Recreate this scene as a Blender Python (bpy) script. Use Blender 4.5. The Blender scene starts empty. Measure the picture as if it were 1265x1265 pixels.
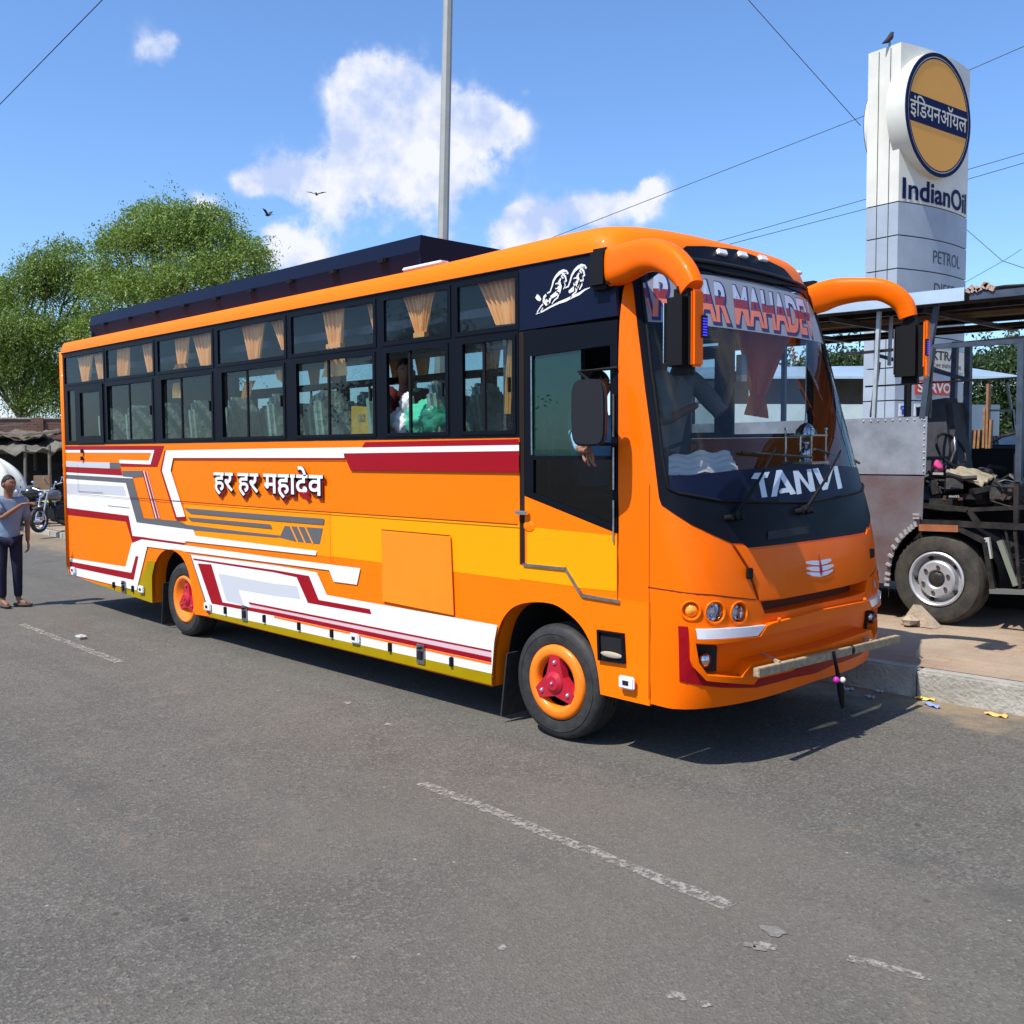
import bpy, bmesh, math, random
from mathutils import Vector, Matrix
R = math.radians
random.seed(7)
SC = bpy.context.scene
# ------------------------------------------------------------------ camera
PXC, FPX = 632.5, 1239.4                      # photo centre and focal length in photo pixels
CAM = Vector((3.20, -5.13, 2.09))
_yaw, _pit, _rol = R(135.76), R(-3.65), R(-0.35)
FW = Vector((math.cos(_pit)*math.cos(_yaw), math.cos(_pit)*math.sin(_yaw), math.sin(_pit)))
_r = Vector((math.sin(_yaw), -math.cos(_yaw), 0)); _u = _r.cross(FW)
RT = math.cos(_rol)*_r + math.sin(_rol)*_u
UP = -math.sin(_rol)*_r + math.cos(_rol)*_u
cd = bpy.data.cameras.new('camera'); cam = bpy.data.objects.new('camera', cd)
SC.collection.objects.link(cam); SC.camera = cam
m3 = Matrix((RT, UP, -FW)).transposed()
cam.matrix_world = Matrix.Translation(CAM) @ m3.to_4x4()
cd.sensor_width = 36; cd.lens = FPX/1265*36; cd.clip_start = .05; cd.clip_end = 3000
# ------------------------------------------------------------------ light
SUNV = Vector((.03, .65, -1.0)).normalized()  # direction the light travels
sl = bpy.data.lights.new('sun', 'SUN'); sun = bpy.data.objects.new('sun', sl)
SC.collection.objects.link(sun); sl.energy = 5.0; sl.angle = R(.53); sl.color = (1, .955, .88)
sun.rotation_euler = (-SUNV).to_track_quat('Z', 'Y').to_euler(); sun.location = (0, -20, 30)
SC.view_settings.view_transform = 'Standard'; SC.view_settings.look = 'None'
SC.view_settings.exposure = .35; SC.view_settings.gamma = 1; SC.view_settings.use_curve_mapping = False
SC.cycles.max_bounces = 10; SC.cycles.transparent_max_bounces = 24; SC.cycles.use_denoising = True
SC.cycles.glossy_bounces = 4; SC.cycles.diffuse_bounces = 3

def rayd(px, py): return FW + (px-PXC)/FPX*RT - (py-PXC)/FPX*UP
def on(px, py, ax, val):                       # the point of the plane axis = val seen at a photo pixel
    d = rayd(px, py); t = (val-CAM[ax])/d[ax]; return CAM + t*d
def far(px, py, dist):                         # point at a given depth
    return CAM + rayd(px, py)*dist
def proj(P):
    d = Vector(P)-CAM; z = d.dot(FW)
    return PXC+FPX*d.dot(RT)/z, PXC-FPX*d.dot(UP)/z
# ------------------------------------------------------------------ world
W = bpy.data.worlds.new('World'); SC.world = W; W.use_nodes = True
nt = W.node_tree; N = nt.nodes; L = nt.links
for n in list(N): N.remove(n)
def nd(t, tree=None, **k):
    n = (tree or nt).nodes.new(t)
    for a, b in k.items(): setattr(n, a, b)
    return n
def mth(op, a, b=None, c=None, clamp=False, tree=None):
    T = tree or nt
    n = T.nodes.new('ShaderNodeMath'); n.operation = op; n.use_clamp = clamp
    for i, v in enumerate((a, b, c)):
        if v is None: continue
        if isinstance(v, (int, float)): n.inputs[i].default_value = v
        else: T.links.new(v, n.inputs[i])
    return n.outputs[0]
sky = nd('ShaderNodeTexSky', sky_type='NISHITA', sun_disc=False)
sky.sun_elevation = math.asin(-SUNV.z); sky.sun_rotation = math.atan2(-SUNV.x, -SUNV.y)
sky.air_density = 1.0; sky.dust_density = .6; sky.ozone_density = 2.0
hsv = nd('ShaderNodeHueSaturation'); hsv.inputs['Saturation'].default_value = 1.0
L.new(sky.outputs[0], hsv.inputs['Color'])
tint = nd('ShaderNodeMix', data_type='RGBA', blend_type='MULTIPLY'); tint.inputs[0].default_value = 1
L.new(hsv.outputs[0], tint.inputs[6]); tint.inputs[7].default_value = (1.04, 1.33, 1.70, 1)
tc = nd('ShaderNodeTexCoord')
GEN = tc.outputs['Generated']
# clouds: soft round puffs at fixed directions, broken up by noise
puffs = [(430,108,26,.95),(455,92,22,.9),(470,115,30,.95),(512,98,22,.85),(520,128,28,.9),(560,146,30,.9),(598,144,20,.9),(590,175,36,.85),(622,160,22,.6),(440,165,28,.75),(480,170,34,.8),(530,178,36,.85),(455,208,30,.85),(500,216,34,.75),(555,212,34,.7),(425,188,20,.5),
         (352,220,24,.95),(318,222,18,.9),(385,224,24,.85),(412,228,26,.8),(300,228,14,.7),(362,305,30,.75),(340,290,24,.5),(250,246,18,.5),(262,262,20,.35),(400,305,24,.4),(640,275,17,.85),(660,268,18,.95),(690,272,22,1),(722,262,20,.9),(750,262,18,.85),(768,250,14,.7),
         (808,232,15,.95),(800,250,16,.6),(620,290,24,.7),(650,292,26,.6),(545,290,20,.3),(790,262,20,.5),(182,64,17,.55),(210,50,10,.6),(196,62,14,.4),(640,155,16,.4),(650,112,6,.3),(470,295,24,.3),
         (25,505,60,.75),(1480,180,70,.8),(1560,240,90,.9),(-360,260,110,.9),(-440,200,80,.8),(330,232,22,.35),(370,212,18,.4),(440,245,34,.4),(520,250,34,.35),(345,320,26,.4)]
nz = nd('ShaderNodeTexNoise'); L.new(GEN, nz.inputs['Vector']); nz.inputs['Scale'].default_value = 21; nz.inputs['Detail'].default_value = 10; nz.inputs['Roughness'].default_value = .6
nzb = nd('ShaderNodeTexNoise'); L.new(GEN, nzb.inputs['Vector']); nzb.inputs['Scale'].default_value = 62; nzb.inputs['Detail'].default_value = 6
def directional(d, rad, amp):
    dn = Vector(d).normalized()
    n = nd('ShaderNodeVectorMath', operation='DISTANCE'); L.new(GEN, n.inputs[0]); n.inputs[1].default_value = dn
    q = mth('DIVIDE', n.outputs['Value'], rad)
    q = mth('MULTIPLY', q, q)
    return mth('MULTIPLY', mth('POWER', 2.718, mth('MULTIPLY', q, -1.0)), amp)
acc = None
PF = [(rayd(x, y), r/FPX*1.12, a) for x, y, r, a in puffs]
rr = random.Random(3)
for k in range(12):                             # the same kind of sky all round
    az = _yaw + R(75) + R(210)*k/11; el = R(8+rr.random()*24)
    for j in range(3):
        a2, e2 = az+R(rr.uniform(-6, 6)), el+R(rr.uniform(-2, 2))
        PF.append(((math.cos(a2)*math.cos(e2), math.sin(a2)*math.cos(e2), math.sin(e2)), rr.uniform(.04, .08), rr.uniform(.6, 1)))
for d, r_, a in PF:
    o = directional(d, r_, a); acc = o if acc is None else mth('ADD', acc, o)
dens = mth('ADD', acc, mth('MULTIPLY', mth('SUBTRACT', nz.outputs[0], .5), 2.9))
dens = mth('ADD', dens, mth('MULTIPLY', mth('SUBTRACT', nzb.outputs[0], .5), .8))
ms = nd('ShaderNodeMapRange', interpolation_type='SMOOTHSTEP'); L.new(dens, ms.inputs[0]); ms.inputs[1].default_value = .16; ms.inputs[2].default_value = 1.05
dens = mth('MULTIPLY', ms.outputs[0], mth('MINIMUM', mth('MULTIPLY', acc, 1.55), .96))
# cloud colour: bright heads, mauve grey undersides (the same noise read a little higher up)
upv = nd('ShaderNodeVectorMath', operation='ADD'); L.new(GEN, upv.inputs[0]); upv.inputs[1].default_value = (-.004, -.012, .026)
nzu = nd('ShaderNodeTexNoise'); L.new(upv.outputs[0], nzu.inputs['Vector']); nzu.inputs['Scale'].default_value = 21; nzu.inputs['Detail'].default_value = 5
lit = mth('ADD', mth('MULTIPLY', mth('SUBTRACT', nz.outputs[0], nzu.outputs[0]), 1.25), .5)
cr = nd('ShaderNodeValToRGB'); L.new(lit, cr.inputs[0])
cr.color_ramp.elements[0].position = .30; cr.color_ramp.elements[0].color = (4.3, 5.2, 7.6, 1)
cr.color_ramp.elements[1].position = .66; cr.color_ramp.elements[1].color = (7.5, 7.6, 8.2, 1)
mx = nd('ShaderNodeMix', data_type='RGBA'); L.new(dens, mx.inputs[0]); L.new(tint.outputs[2], mx.inputs[6]); L.new(cr.outputs[0], mx.inputs[7])
bg = nd('ShaderNodeBackground'); bg.inputs[1].default_value = .10; L.new(mx.outputs[2], bg.inputs[0])
ow = nd('ShaderNodeOutputWorld'); L.new(bg.outputs[0], ow.inputs[0])

# ------------------------------------------------------------------ object helpers
COL = SC.collection; WM = {}
def tag(o, label=None, cat=None, group=None, kind=None):
    if label: o['label'] = label
    if cat: o['category'] = cat
    if group: o['group'] = group
    if kind: o['kind'] = kind
    return o
def thing(name, label, cat, loc=(0, 0, 0), group=None, rz=0):
    o = bpy.data.objects.new(name, None); COL.objects.link(o); o.empty_display_size = .2
    o.location = loc; o.rotation_euler = (0, 0, rz)
    WM[o.name] = Matrix.Translation(loc) @ Matrix.Rotation(rz, 4, 'Z')
    return tag(o, label, cat, group)
def link(me, name, parent=None, local=False):
    o = bpy.data.objects.new(name, me); COL.objects.link(o)
    if parent:
        o.parent = parent
        if not local: o.matrix_parent_inverse = WM.get(parent.name, Matrix()).inverted()
    return o
def copytree(o, loc, rz=None, label=None, parent=None, scale=None):
    c = o.copy(); COL.objects.link(c)
    if parent: c.parent = parent
    else:
        c.location = loc
        if rz is not None: c.rotation_euler = (0, 0, rz)
        if scale: c.scale = (scale,)*3
        if label: c['label'] = label
    for ch in list(o.children): copytree(ch, None, parent=c)
    return c
class MB:
    def __init__(s): s.v = []; s.f = []; s.m = []; s.k = 0
    def add(s, vs, fs):
        b = len(s.v); s.v += [tuple(v) for v in vs]; s.f += [tuple(i+b for i in f) for f in fs]; s.m += [s.k]*len(fs); return s
    def box(s, c, d, M=None, taper=1):
        x, y, z = (d[0]/2, d[1]/2, d[2]/2); vs = []
        for sz in (-1, 1):
            t = taper if sz > 0 else 1
            for sx, sy in ((-1, -1), (1, -1), (1, 1), (-1, 1)):
                p = Vector((sx*x*t, sy*y*t, sz*z))
                if M: p = M @ p
                vs.append(p+Vector(c))
        return s.add(vs, [(3, 2, 1, 0), (4, 5, 6, 7), (0, 1, 5, 4), (1, 2, 6, 5), (2, 3, 7, 6), (3, 0, 4, 7)])
    def bar(s, a, b, w, h=None, up=(0, 0, 1)):
        a, b = Vector(a), Vector(b); h = h or w; d = (b-a); l = d.length; d.normalize()
        up = Vector(up)
        if abs(d.dot(up)) > .98: up = Vector((1, 0, 0))
        x = d.cross(up).normalized(); y = x.cross(d); vs = []
        for p in (a, b):
            for i, j in ((-1, -1), (1, -1), (1, 1), (-1, 1)): vs.append(p+x*i*w/2+y*j*h/2)
        return s.add(vs, [(0, 1, 2, 3), (7, 6, 5, 4), (0, 4, 5, 1), (1, 5, 6, 2), (2, 6, 7, 3), (3, 7, 4, 0)])
    def tube(s, pts, rad, n=8, cap=True, sq=1.0, ref=None, pw=1.0):
        pts = [Vector(p) for p in pts]; k = len(pts)
        rs = rad if isinstance(rad, (list, tuple)) else [rad]*k
        vs = []; px = None
        for i, p in enumerate(pts):
            d = (pts[min(i+1, k-1)]-pts[max(i-1, 0)]).normalized()
            if px is None:
                rf = Vector(ref) if ref else (Vector((0, 0, 1)) if abs(d.z) < .9 else Vector((1, 0, 0)))
                px = d.cross(rf).normalized()
            px = (px-d*px.dot(d)).normalized(); py = d.cross(px)
            r_ = rs[i]; ra, rb = r_ if isinstance(r_, (tuple, list)) else (r_, r_*sq)
            for j in range(n):
                a = 2*math.pi*j/n; ca, sa = math.cos(a), math.sin(a); vs.append(p+px*ra*math.copysign(abs(ca)**pw, ca)+py*rb*math.copysign(abs(sa)**pw, sa))
        fs = [(i*n+j, i*n+(j+1) % n, (i+1)*n+(j+1) % n, (i+1)*n+j) for i in range(k-1) for j in range(n)]
        if cap: fs += [tuple(range(n-1, -1, -1)), tuple(range((k-1)*n, k*n))]
        return s.add(vs, fs)
    def lathe(s, prof, c, axis='Y', n=48, a0=0, a1=2*math.pi):
        full = abs(a1-a0-2*math.pi) < 1e-6; k = len(prof); m = n if full else n+1; vs = []
        for j in range(m):
            a = a0+(a1-a0)*j/n; ca, sa = math.cos(a), math.sin(a)
            for r_, h in prof:
                if axis == 'Y': vs.append((c[0]+r_*ca, c[1]+h, c[2]+r_*sa))
                elif axis == 'X': vs.append((c[0]+h, c[1]+r_*ca, c[2]+r_*sa))
                else: vs.append((c[0]+r_*ca, c[1]+r_*sa, c[2]+h))
        fs = []
        for j in range(n):
            q = (j+1) % m
            for i in range(k-1): fs.append((j*k+i, j*k+i+1, q*k+i+1, q*k+i))
        return s.add(vs, fs)
    def sphere(s, c, r_, n=12, m=8, sc=(1, 1, 1)):
        prof = [(max(1e-4, math.sin(math.pi*i/m)), -math.cos(math.pi*i/m)) for i in range(m+1)]
        b = len(s.v); s.lathe(prof, (0, 0, 0), 'Z', n)
        rr_ = r_
        for i in range(b, len(s.v)):
            v = s.v[i]; s.v[i] = (c[0]+v[0]*rr_*sc[0], c[1]+v[1]*rr_*sc[1], c[2]+v[2]*rr_*sc[2])
        return s
    def prism(s, pts, mp, off, th):            # outline in (u,v), mapped by mp(u,v,off)
        n = len(pts); vs = [mp(u, v, off) for u, v in pts]+[mp(u, v, off-th) for u, v in pts]
        fs = [tuple(range(n)), tuple(range(2*n-1, n-1, -1))]+[(i, n+i, n+(i+1) % n, (i+1) % n) for i in range(n)]
        return s.add(vs, fs)
    def build(s, name, mats, parent=None, smooth=False, local=False, fix=True, bev=0):
        me = bpy.data.meshes.new(name); me.from_pydata(s.v, [], s.f)
        for m in (mats if isinstance(mats, (list, tuple)) else [mats]): me.materials.append(m)
        me.polygons.foreach_set('material_index', s.m)
        if fix:
            bm = bmesh.new(); bm.from_mesh(me); bmesh.ops.recalc_face_normals(bm, faces=bm.faces)
            if bev:
                ed = [e for e in bm.edges if e.is_manifold and e.calc_face_angle(0) > .6]
                bmesh.ops.bevel(bm, geom=ed, offset=bev, segments=2, affect='EDGES', clamp_overlap=True)
            bm.to_mesh(me); bm.free()
        if smooth: me.shade_smooth() if smooth is True else me.shade_auto_smooth(angle=smooth) if hasattr(me, 'shade_auto_smooth') else smooth_by(me, smooth)
        me.update(); return link(me, name, parent, local)
def smooth_by(me, ang):
    me.polygons.foreach_set('use_smooth', [True]*len(me.polygons))
    bm = bmesh.new(); bm.from_mesh(me)
    for e in bm.edges: e.smooth = not (len(e.link_faces) == 2 and e.calc_face_angle(0) > ang)
    bm.to_mesh(me); bm.free()
def patch(name, outline, mp, mat_, parent=None, off=0, th=0, holes=(), du=0, dv=0, smooth=False, local=False):
    """a flat outline (with holes) cut into a grid, mapped onto a surface mp(u,v,off) and given thickness"""
    bm = bmesh.new(); es = []
    for lp in [outline]+list(holes):
        vs = [bm.verts.new((u, v, 0)) for u, v in lp]
        es += [bm.edges.new((vs[i], vs[(i+1) % len(vs)])) for i in range(len(vs))]
    bmesh.ops.triangle_fill(bm, use_beauty=True, use_dissolve=False, edges=es, normal=(0, 0, 1))
    us = [p[0] for p in outline]; vv = [p[1] for p in outline]
    for ax, st, lo, hi in ((0, du, min(us), max(us)), (1, dv, min(vv), max(vv))):
        if not st: continue
        k = math.floor(lo/st)+1
        while k*st < hi:
            co = [0, 0, 0]; co[ax] = k*st; no = [0, 0, 0]; no[ax] = 1
            bmesh.ops.bisect_plane(bm, geom=bm.verts[:]+bm.edges[:]+bm.faces[:], plane_co=co, plane_no=no, dist=1e-5); k += 1
    bmesh.ops.recalc_face_normals(bm, faces=bm.faces)
    uv = [(v.co.x, v.co.y) for v in bm.verts]; bm.verts.index_update()
    fs = [[v.index for v in f.verts] for f in bm.faces]
    be = [(e.verts[0].index, e.verts[1].index) for e in bm.edges if len(e.link_faces) == 1]
    bm.free(); n = len(uv)
    V = [tuple(mp(u, v, off)) for u, v in uv]
    if th:
        V += [tuple(mp(u, v, off-th)) for u, v in uv]
        fs += [[i+n for i in reversed(f)] for f in fs]+[[a, b, b+n, a+n] for a, b in be]
    me = bpy.data.meshes.new(name); me.from_pydata(V, [], fs); me.materials.append(mat_)
    bm = bmesh.new(); bm.from_mesh(me); bmesh.ops.recalc_face_normals(bm, faces=bm.faces)
    if not th and bm.faces:                      # a sheet: face the camera side
        bm.normal_update(); s_ = sum((f.normal.dot(CAM-f.calc_center_median()) > 0) - .5 for f in bm.faces)
        if s_ < 0: bmesh.ops.reverse_faces(bm, faces=bm.faces)
    bm.to_mesh(me); bm.free()
    if smooth: smooth_by(me, .6)
    return link(me, name, parent, local)
def textmesh(body, bold=0.0, shear=0.0, spacing=1.0):
    cu = bpy.data.curves.new('t', 'FONT'); cu.body = body; cu.offset = bold; cu.shear = shear; cu.space_character = spacing; cu.resolution_u = 4
    ob = bpy.data.objects.new('t', cu); COL.objects.link(ob)
    dg = bpy.context.evaluated_depsgraph_get(); dg.update()
    me = bpy.data.meshes.new_from_object(ob.evaluated_get(dg))
    vs = [(v.co.x, v.co.y) for v in me.vertices]; fs = [tuple(p.vertices) for p in me.polygons]
    bpy.data.objects.remove(ob); bpy.data.curves.remove(cu); bpy.data.meshes.remove(me)
    return vs, fs
def text(name, body, box, mp, mat_, parent=None, off=.002, bold=0, shear=0, spacing=1.0, d=(0, 0), clip=None, slant=0):
    """flat lettering fitted to box=(u0,v0,u1,v1) on a mapped surface; ref: fit by the unbolded text's box"""
    vs, fs = textmesh(body, bold, shear, spacing); rv = textmesh(body, 0, shear, spacing)[0] if bold else vs
    x0, x1 = min(v[0] for v in rv), max(v[0] for v in rv); y0, y1 = min(v[1] for v in rv), max(v[1] for v in rv)
    P2 = [(box[0]+(x-x0)/(x1-x0)*(box[2]-box[0])+d[0], box[1]+(y-y0)/(y1-y0)*(box[3]-box[1])+d[1], 0) for x, y in vs]
    if slant: P2 = [(u+slant*(v-box[1]), v, 0) for u, v, _ in P2]
    if clip:
        bm = bmesh.new(); bv = [bm.verts.new(p) for p in P2]; [bm.faces.new([bv[i] for i in f]) for f in fs if len(set(f)) > 2]
        for c, s in ((clip[0], -1), (clip[1], 1)): bmesh.ops.bisect_plane(bm, geom=bm.verts[:]+bm.edges[:]+bm.faces[:], plane_co=(c, 0, 0), plane_no=(s, 0, 0), clear_outer=True)
        bm.verts.index_update(); P2 = [tuple(v.co) for v in bm.verts]; fs = [[v.index for v in f.verts] for f in bm.faces]; bm.free()
    V = [tuple(mp(u, v, off)) for u, v, _ in P2]
    me = bpy.data.meshes.new(name); me.from_pydata(V, [], fs); me.materials.append(mat_)
    return link(me, name, parent)
# ------------------------------------------------------------------ materials
def mat(name, col, rough=.5, metal=0, coat=0, noise=0, nscale=6, bump=0, bscale=60, spec=.3, dirt=None, emit=None, col2=None, detail=5):
    m = bpy.data.materials.new(name); m.use_nodes = True; T = m.node_tree; b = T.nodes['Principled BSDF']
    b.inputs['Base Color'].default_value = (*col, 1); b.inputs['Roughness'].default_value = rough; b.inputs['Metallic'].default_value = metal
    b.inputs['Specular IOR Level'].default_value = spec
    if coat: b.inputs['Coat Weight'].default_value = coat; b.inputs['Coat Roughness'].default_value = .06
    if emit: b.inputs['Emission Color'].default_value = (*emit[:3], 1); b.inputs['Emission Strength'].default_value = emit[3]
    if noise or bump or col2:
        g = T.nodes.new('ShaderNodeTexCoord'); n = T.nodes.new('ShaderNodeTexNoise'); T.links.new(g.outputs['Object'], n.inputs['Vector'])
        n.inputs['Scale'].default_value = nscale; n.inputs['Detail'].default_value = detail; n.inputs['Roughness'].default_value = .6
        c2 = col2 or tuple(max(0, c*(1-noise)) for c in col)
        mr = T.nodes.new('ShaderNodeMapRange'); T.links.new(n.outputs[0], mr.inputs[0]); mr.inputs[1].default_value = .35; mr.inputs[2].default_value = .68
        x = T.nodes.new('ShaderNodeMix'); x.data_type = 'RGBA'; T.links.new(mr.outputs[0], x.inputs[0])
        x.inputs[6].default_value = (*col, 1); x.inputs[7].default_value = (*c2, 1); T.links.new(x.outputs[2], b.inputs['Base Color'])
        if bump:
            n2 = T.nodes.new('ShaderNodeTexNoise'); T.links.new(g.outputs['Object'], n2.inputs['Vector']); n2.inputs['Scale'].default_value = bscale; n2.inputs['Detail'].default_value = 4
            bp = T.nodes.new('ShaderNodeBump'); bp.inputs['Strength'].default_value = bump; bp.inputs['Distance'].default_value = .02
            T.links.new(n2.outputs[0], bp.inputs['Height']); T.links.new(bp.outputs[0], b.inputs['Normal'])
    return m
def glass(name, tint_, refl=1.0, rough=0.0, ior=1.5, haze=0, hazecol=(.5, .55, .6), boost=1.0):
    m = bpy.data.materials.new(name); m.use_nodes = True; T = m.node_tree
    for n in list(T.nodes): T.nodes.remove(n)
    tr = T.nodes.new('ShaderNodeBsdfTransparent'); tr.inputs[0].default_value = (*tint_, 1)
    gl = T.nodes.new('ShaderNodeBsdfGlossy'); gl.inputs['Roughness'].default_value = rough; gl.inputs[0].default_value = (refl, refl, refl, 1)
    base = tr
    if haze:
        df = T.nodes.new('ShaderNodeBsdfDiffuse'); df.inputs[0].default_value = (*hazecol, 1)
        mh = T.nodes.new('ShaderNodeMixShader'); mh.inputs[0].default_value = haze; T.links.new(tr.outputs[0], mh.inputs[1]); T.links.new(df.outputs[0], mh.inputs[2]); base = mh
    fr_ = T.nodes.new('ShaderNodeFresnel'); fr_.inputs[0].default_value = ior
    mu = T.nodes.new('ShaderNodeMath'); mu.operation = 'MULTIPLY'; mu.use_clamp = True; T.links.new(fr_.outputs[0], mu.inputs[0]); mu.inputs[1].default_value = boost
    mx_ = T.nodes.new('ShaderNodeMixShader'); T.links.new(mu.outputs[0], mx_.inputs[0]); T.links.new(base.outputs[0], mx_.inputs[1]); T.links.new(gl.outputs[0], mx_.inputs[2])
    o = T.nodes.new('ShaderNodeOutputMaterial'); T.links.new(mx_.outputs[0], o.inputs[0]); return m
M = dict(
 orange=mat('orange_paint', (.90, .172, .0), .5, spec=.12, coat=.06, bump=.02, bscale=1.6, noise=.05, nscale=1.3),
 orange_front=mat('orange_paint_front_shade', (.92, .140, .0), .38, spec=.10, coat=.10, noise=.05, nscale=2),  # redder copy of the side orange, carrying the shade of the front
 amber=mat('amber_paint', (.92, .315, .0), .5, spec=.12, coat=.05, noise=.03, nscale=1.5),
 amber2=mat('amber_film', (.92, .26, .0), .5, spec=.15),
 hatch=mat('hatch_sky_sheen_orange', (.92, .235, .012), .5, spec=.15, coat=.08, noise=.08, nscale=2),  # orange paled to stand for sky reflected in the bulging hatch
 white=mat('white_paint', (.72, .71, .70), .4, spec=.15),
 maroon=mat('maroon_paint', (.28, .0, .006), .5, coat=.05, spec=.2),
 dgrey=mat('dark_grey_vinyl', (.10, .10, .105), .5, coat=.05), lgrey=mat('light_grey_vinyl', (.50, .51, .54), .4, coat=.2),
 pink=mat('pale_pink_vinyl', (.60, .42, .44), .4), olive=mat('olive_yellow_skirt', (.34, .235, .0), .5, spec=.1, coat=.05, noise=.15, nscale=3),
 seam=mat('panel_seam', (.10, .02, .005), .6), black=mat('black_trim', (.004, .005, .009), .42, spec=.10), navy=mat('navy_black_panel', (.005, .008, .026), .42, spec=.12),
 matte=mat('matte_black', (.008, .008, .009), .6, spec=.15), rubber=mat('rubber', (.02, .02, .021), .62, noise=.3, nscale=14, col2=(.04, .037, .034), bump=.15, bscale=90),
 under=mat('underbody_black', (.01, .01, .01), .9), grey=mat('grey_plastic', (.016, .016, .019), .5, spec=.2),
 steel=mat('bare_steel', (.50, .50, .50), .32, metal=1, noise=.3, nscale=12, bump=.1), chrome=mat('chrome', (.8, .8, .82), .12, metal=1),
 galv=mat('galvanised_sheet', (.55, .57, .60), .38, metal=.85, noise=.35, nscale=5, bump=.12, bscale=14, detail=8),
 red=mat('hub_red_paint', (.42, .012, .03), .35, coat=.2), hub=mat('hub_orange_paint', (.92, .20, .01), .3, coat=.3),
 curtain=mat('peach_satin_curtain', (1.0, .50, .15), .42, noise=.12, nscale=8, spec=.7), curtain2=mat('rust_orange_curtain', (.85, .24, .10), .6, noise=.2, nscale=8),
 wrap=mat('plastic_wrapped_seat', (.24, .33, .28), .2, coat=1, noise=.5, nscale=9, bump=1.0, bscale=15, col2=(.42, .52, .46)), inside=mat('grey_interior_lining', (.09, .10, .115), .8, noise=.2),
 ceil=mat('ceiling_lining', (.22, .24, .27), .7), blue_led=mat('blue_led', (.05, .03, .5), .4, emit=(.05, .03, .8, .35)),
 tglass=glass('tinted_upper_glass', (.90, .92, .92), 1.0, haze=.02, hazecol=(.08, .24, .36), boost=.5), lglass=glass('green_tinted_glass', (.76, .88, .84), 1, haze=.01, boost=.62), dglass=glass('dark_green_glass', (.26, .46, .42), 1, haze=.10, hazecol=(.02, .26, .22), boost=1),  # blue haze in the upper panes colours in reflected sky
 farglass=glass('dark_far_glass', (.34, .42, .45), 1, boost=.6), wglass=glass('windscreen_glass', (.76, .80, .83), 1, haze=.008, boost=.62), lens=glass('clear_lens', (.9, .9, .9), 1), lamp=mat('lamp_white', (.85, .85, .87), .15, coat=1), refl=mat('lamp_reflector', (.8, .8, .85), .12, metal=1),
 amberlens=mat('amber_lens', (.85, .30, .02), .12, coat=1), wood=mat('weathered_wood', (.42, .32, .20), .8, noise=.4, nscale=20, bump=.4, bscale=50), banner=mat('shaded_grey_banner', (.24, .25, .28), .5, coat=.2),  # banner grey is darkened for the shade behind the glass
 nblue=mat('banner_navy', (.02, .03, .12), .5), salmon=mat('banner_salmon', (.75, .22, .15), .5), pale=mat('banner_pale', (.62, .66, .75), .5), wred=mat('dull_red', (.30, .05, .07), .5),
 text_silver=mat('silver_lettering', (.60, .68, .76), .4, noise=.2, nscale=4), seamgap=mat('dark_gap', (.012, .005, .003), .8),
)
def translucent(m, f):
    T = m.node_tree; b = T.nodes['Principled BSDF']; o = T.nodes['Material Output']; t = T.nodes.new('ShaderNodeBsdfTranslucent'); t.inputs[0].default_value = (*b.inputs['Base Color'].default_value[:3], 1)
    x = T.nodes.new('ShaderNodeMixShader'); x.inputs[0].default_value = f; T.links.new(b.outputs[0], x.inputs[1]); T.links.new(t.outputs[0], x.inputs[2]); T.links.new(x.outputs[0], o.inputs[0])
translucent(M['curtain2'], .6); translucent(M['curtain'], .05)
# ================================================================== THE BUS
BW = 2.55; YC = BW/2
def lerp_tab(tab, z):
    if z <= tab[0][0]: return tab[0][1]
    if z >= tab[-1][0]: return tab[-1][1]
    for i in range(len(tab)-1):
        if tab[i][0] <= z <= tab[i+1][0]:
            p0 = tab[max(i-1, 0)]; p1 = tab[i]; p2 = tab[i+1]; p3 = tab[min(i+2, len(tab)-1)]
            h = p2[0]-p1[0]; t = (z-p1[0])/h
            m1 = (p2[1]-p0[1])/(p2[0]-p0[0])*h; m2 = (p3[1]-p1[1])/(p3[0]-p1[0])*h
            return (2*t**3-3*t*t+1)*p1[1]+(t**3-2*t*t+t)*m1+(-2*t**3+3*t*t)*p2[1]+(t**3-t*t)*m2
XT = [(.38, -.36), (.5, -.33), (.75, -.30), (1.0, -.28), (1.25, -.30), (1.5, -.345), (1.8, -.43), (2.2, -.545), (2.6, -.67), (3.0, -.80), (3.4, -.945), (3.5, -.985)]
X0 = lambda z: lerp_tab(XT, z)
FD, FP = .42, 3.0
FT = [(0, 0, 0)]                                # arc length, s, drop
for i in range(1, 401):
    th = math.pi/2*i/400; s_ = math.sin(th)**(2/FP); dr = FD*(1-math.cos(th)**(2/FP)); a0, s0, d0 = FT[-1]
    FT.append((a0+math.hypot((s_-s0)*YC, dr-d0), s_, dr))
UM = FT[-1][0]
def plan(a):
    if a >= UM: return 1.0, FD+(a-UM)
    lo, hi = 0, 400
    while hi-lo > 1:
        m = (lo+hi)//2
        if FT[m][0] <= a: lo = m
        else: hi = m
    A, B = FT[lo], FT[hi]; t = (a-A[0])/(B[0]-A[0]); return A[1]+(B[1]-A[1])*t, A[2]+(B[2]-A[2])*t
def F0(u, z):
    s, d = plan(abs(u)); return Vector((X0(z)-d, YC+math.copysign(s, u)*YC, z))
def F(u, z, off=0):
    p = F0(u, z)
    if off:
        e = .01; n = (F0(u+e, z)-F0(u-e, z)).cross(F0(u, z+e)-F0(u, z-e)).normalized()
        p = p+n*off
    return p
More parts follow.
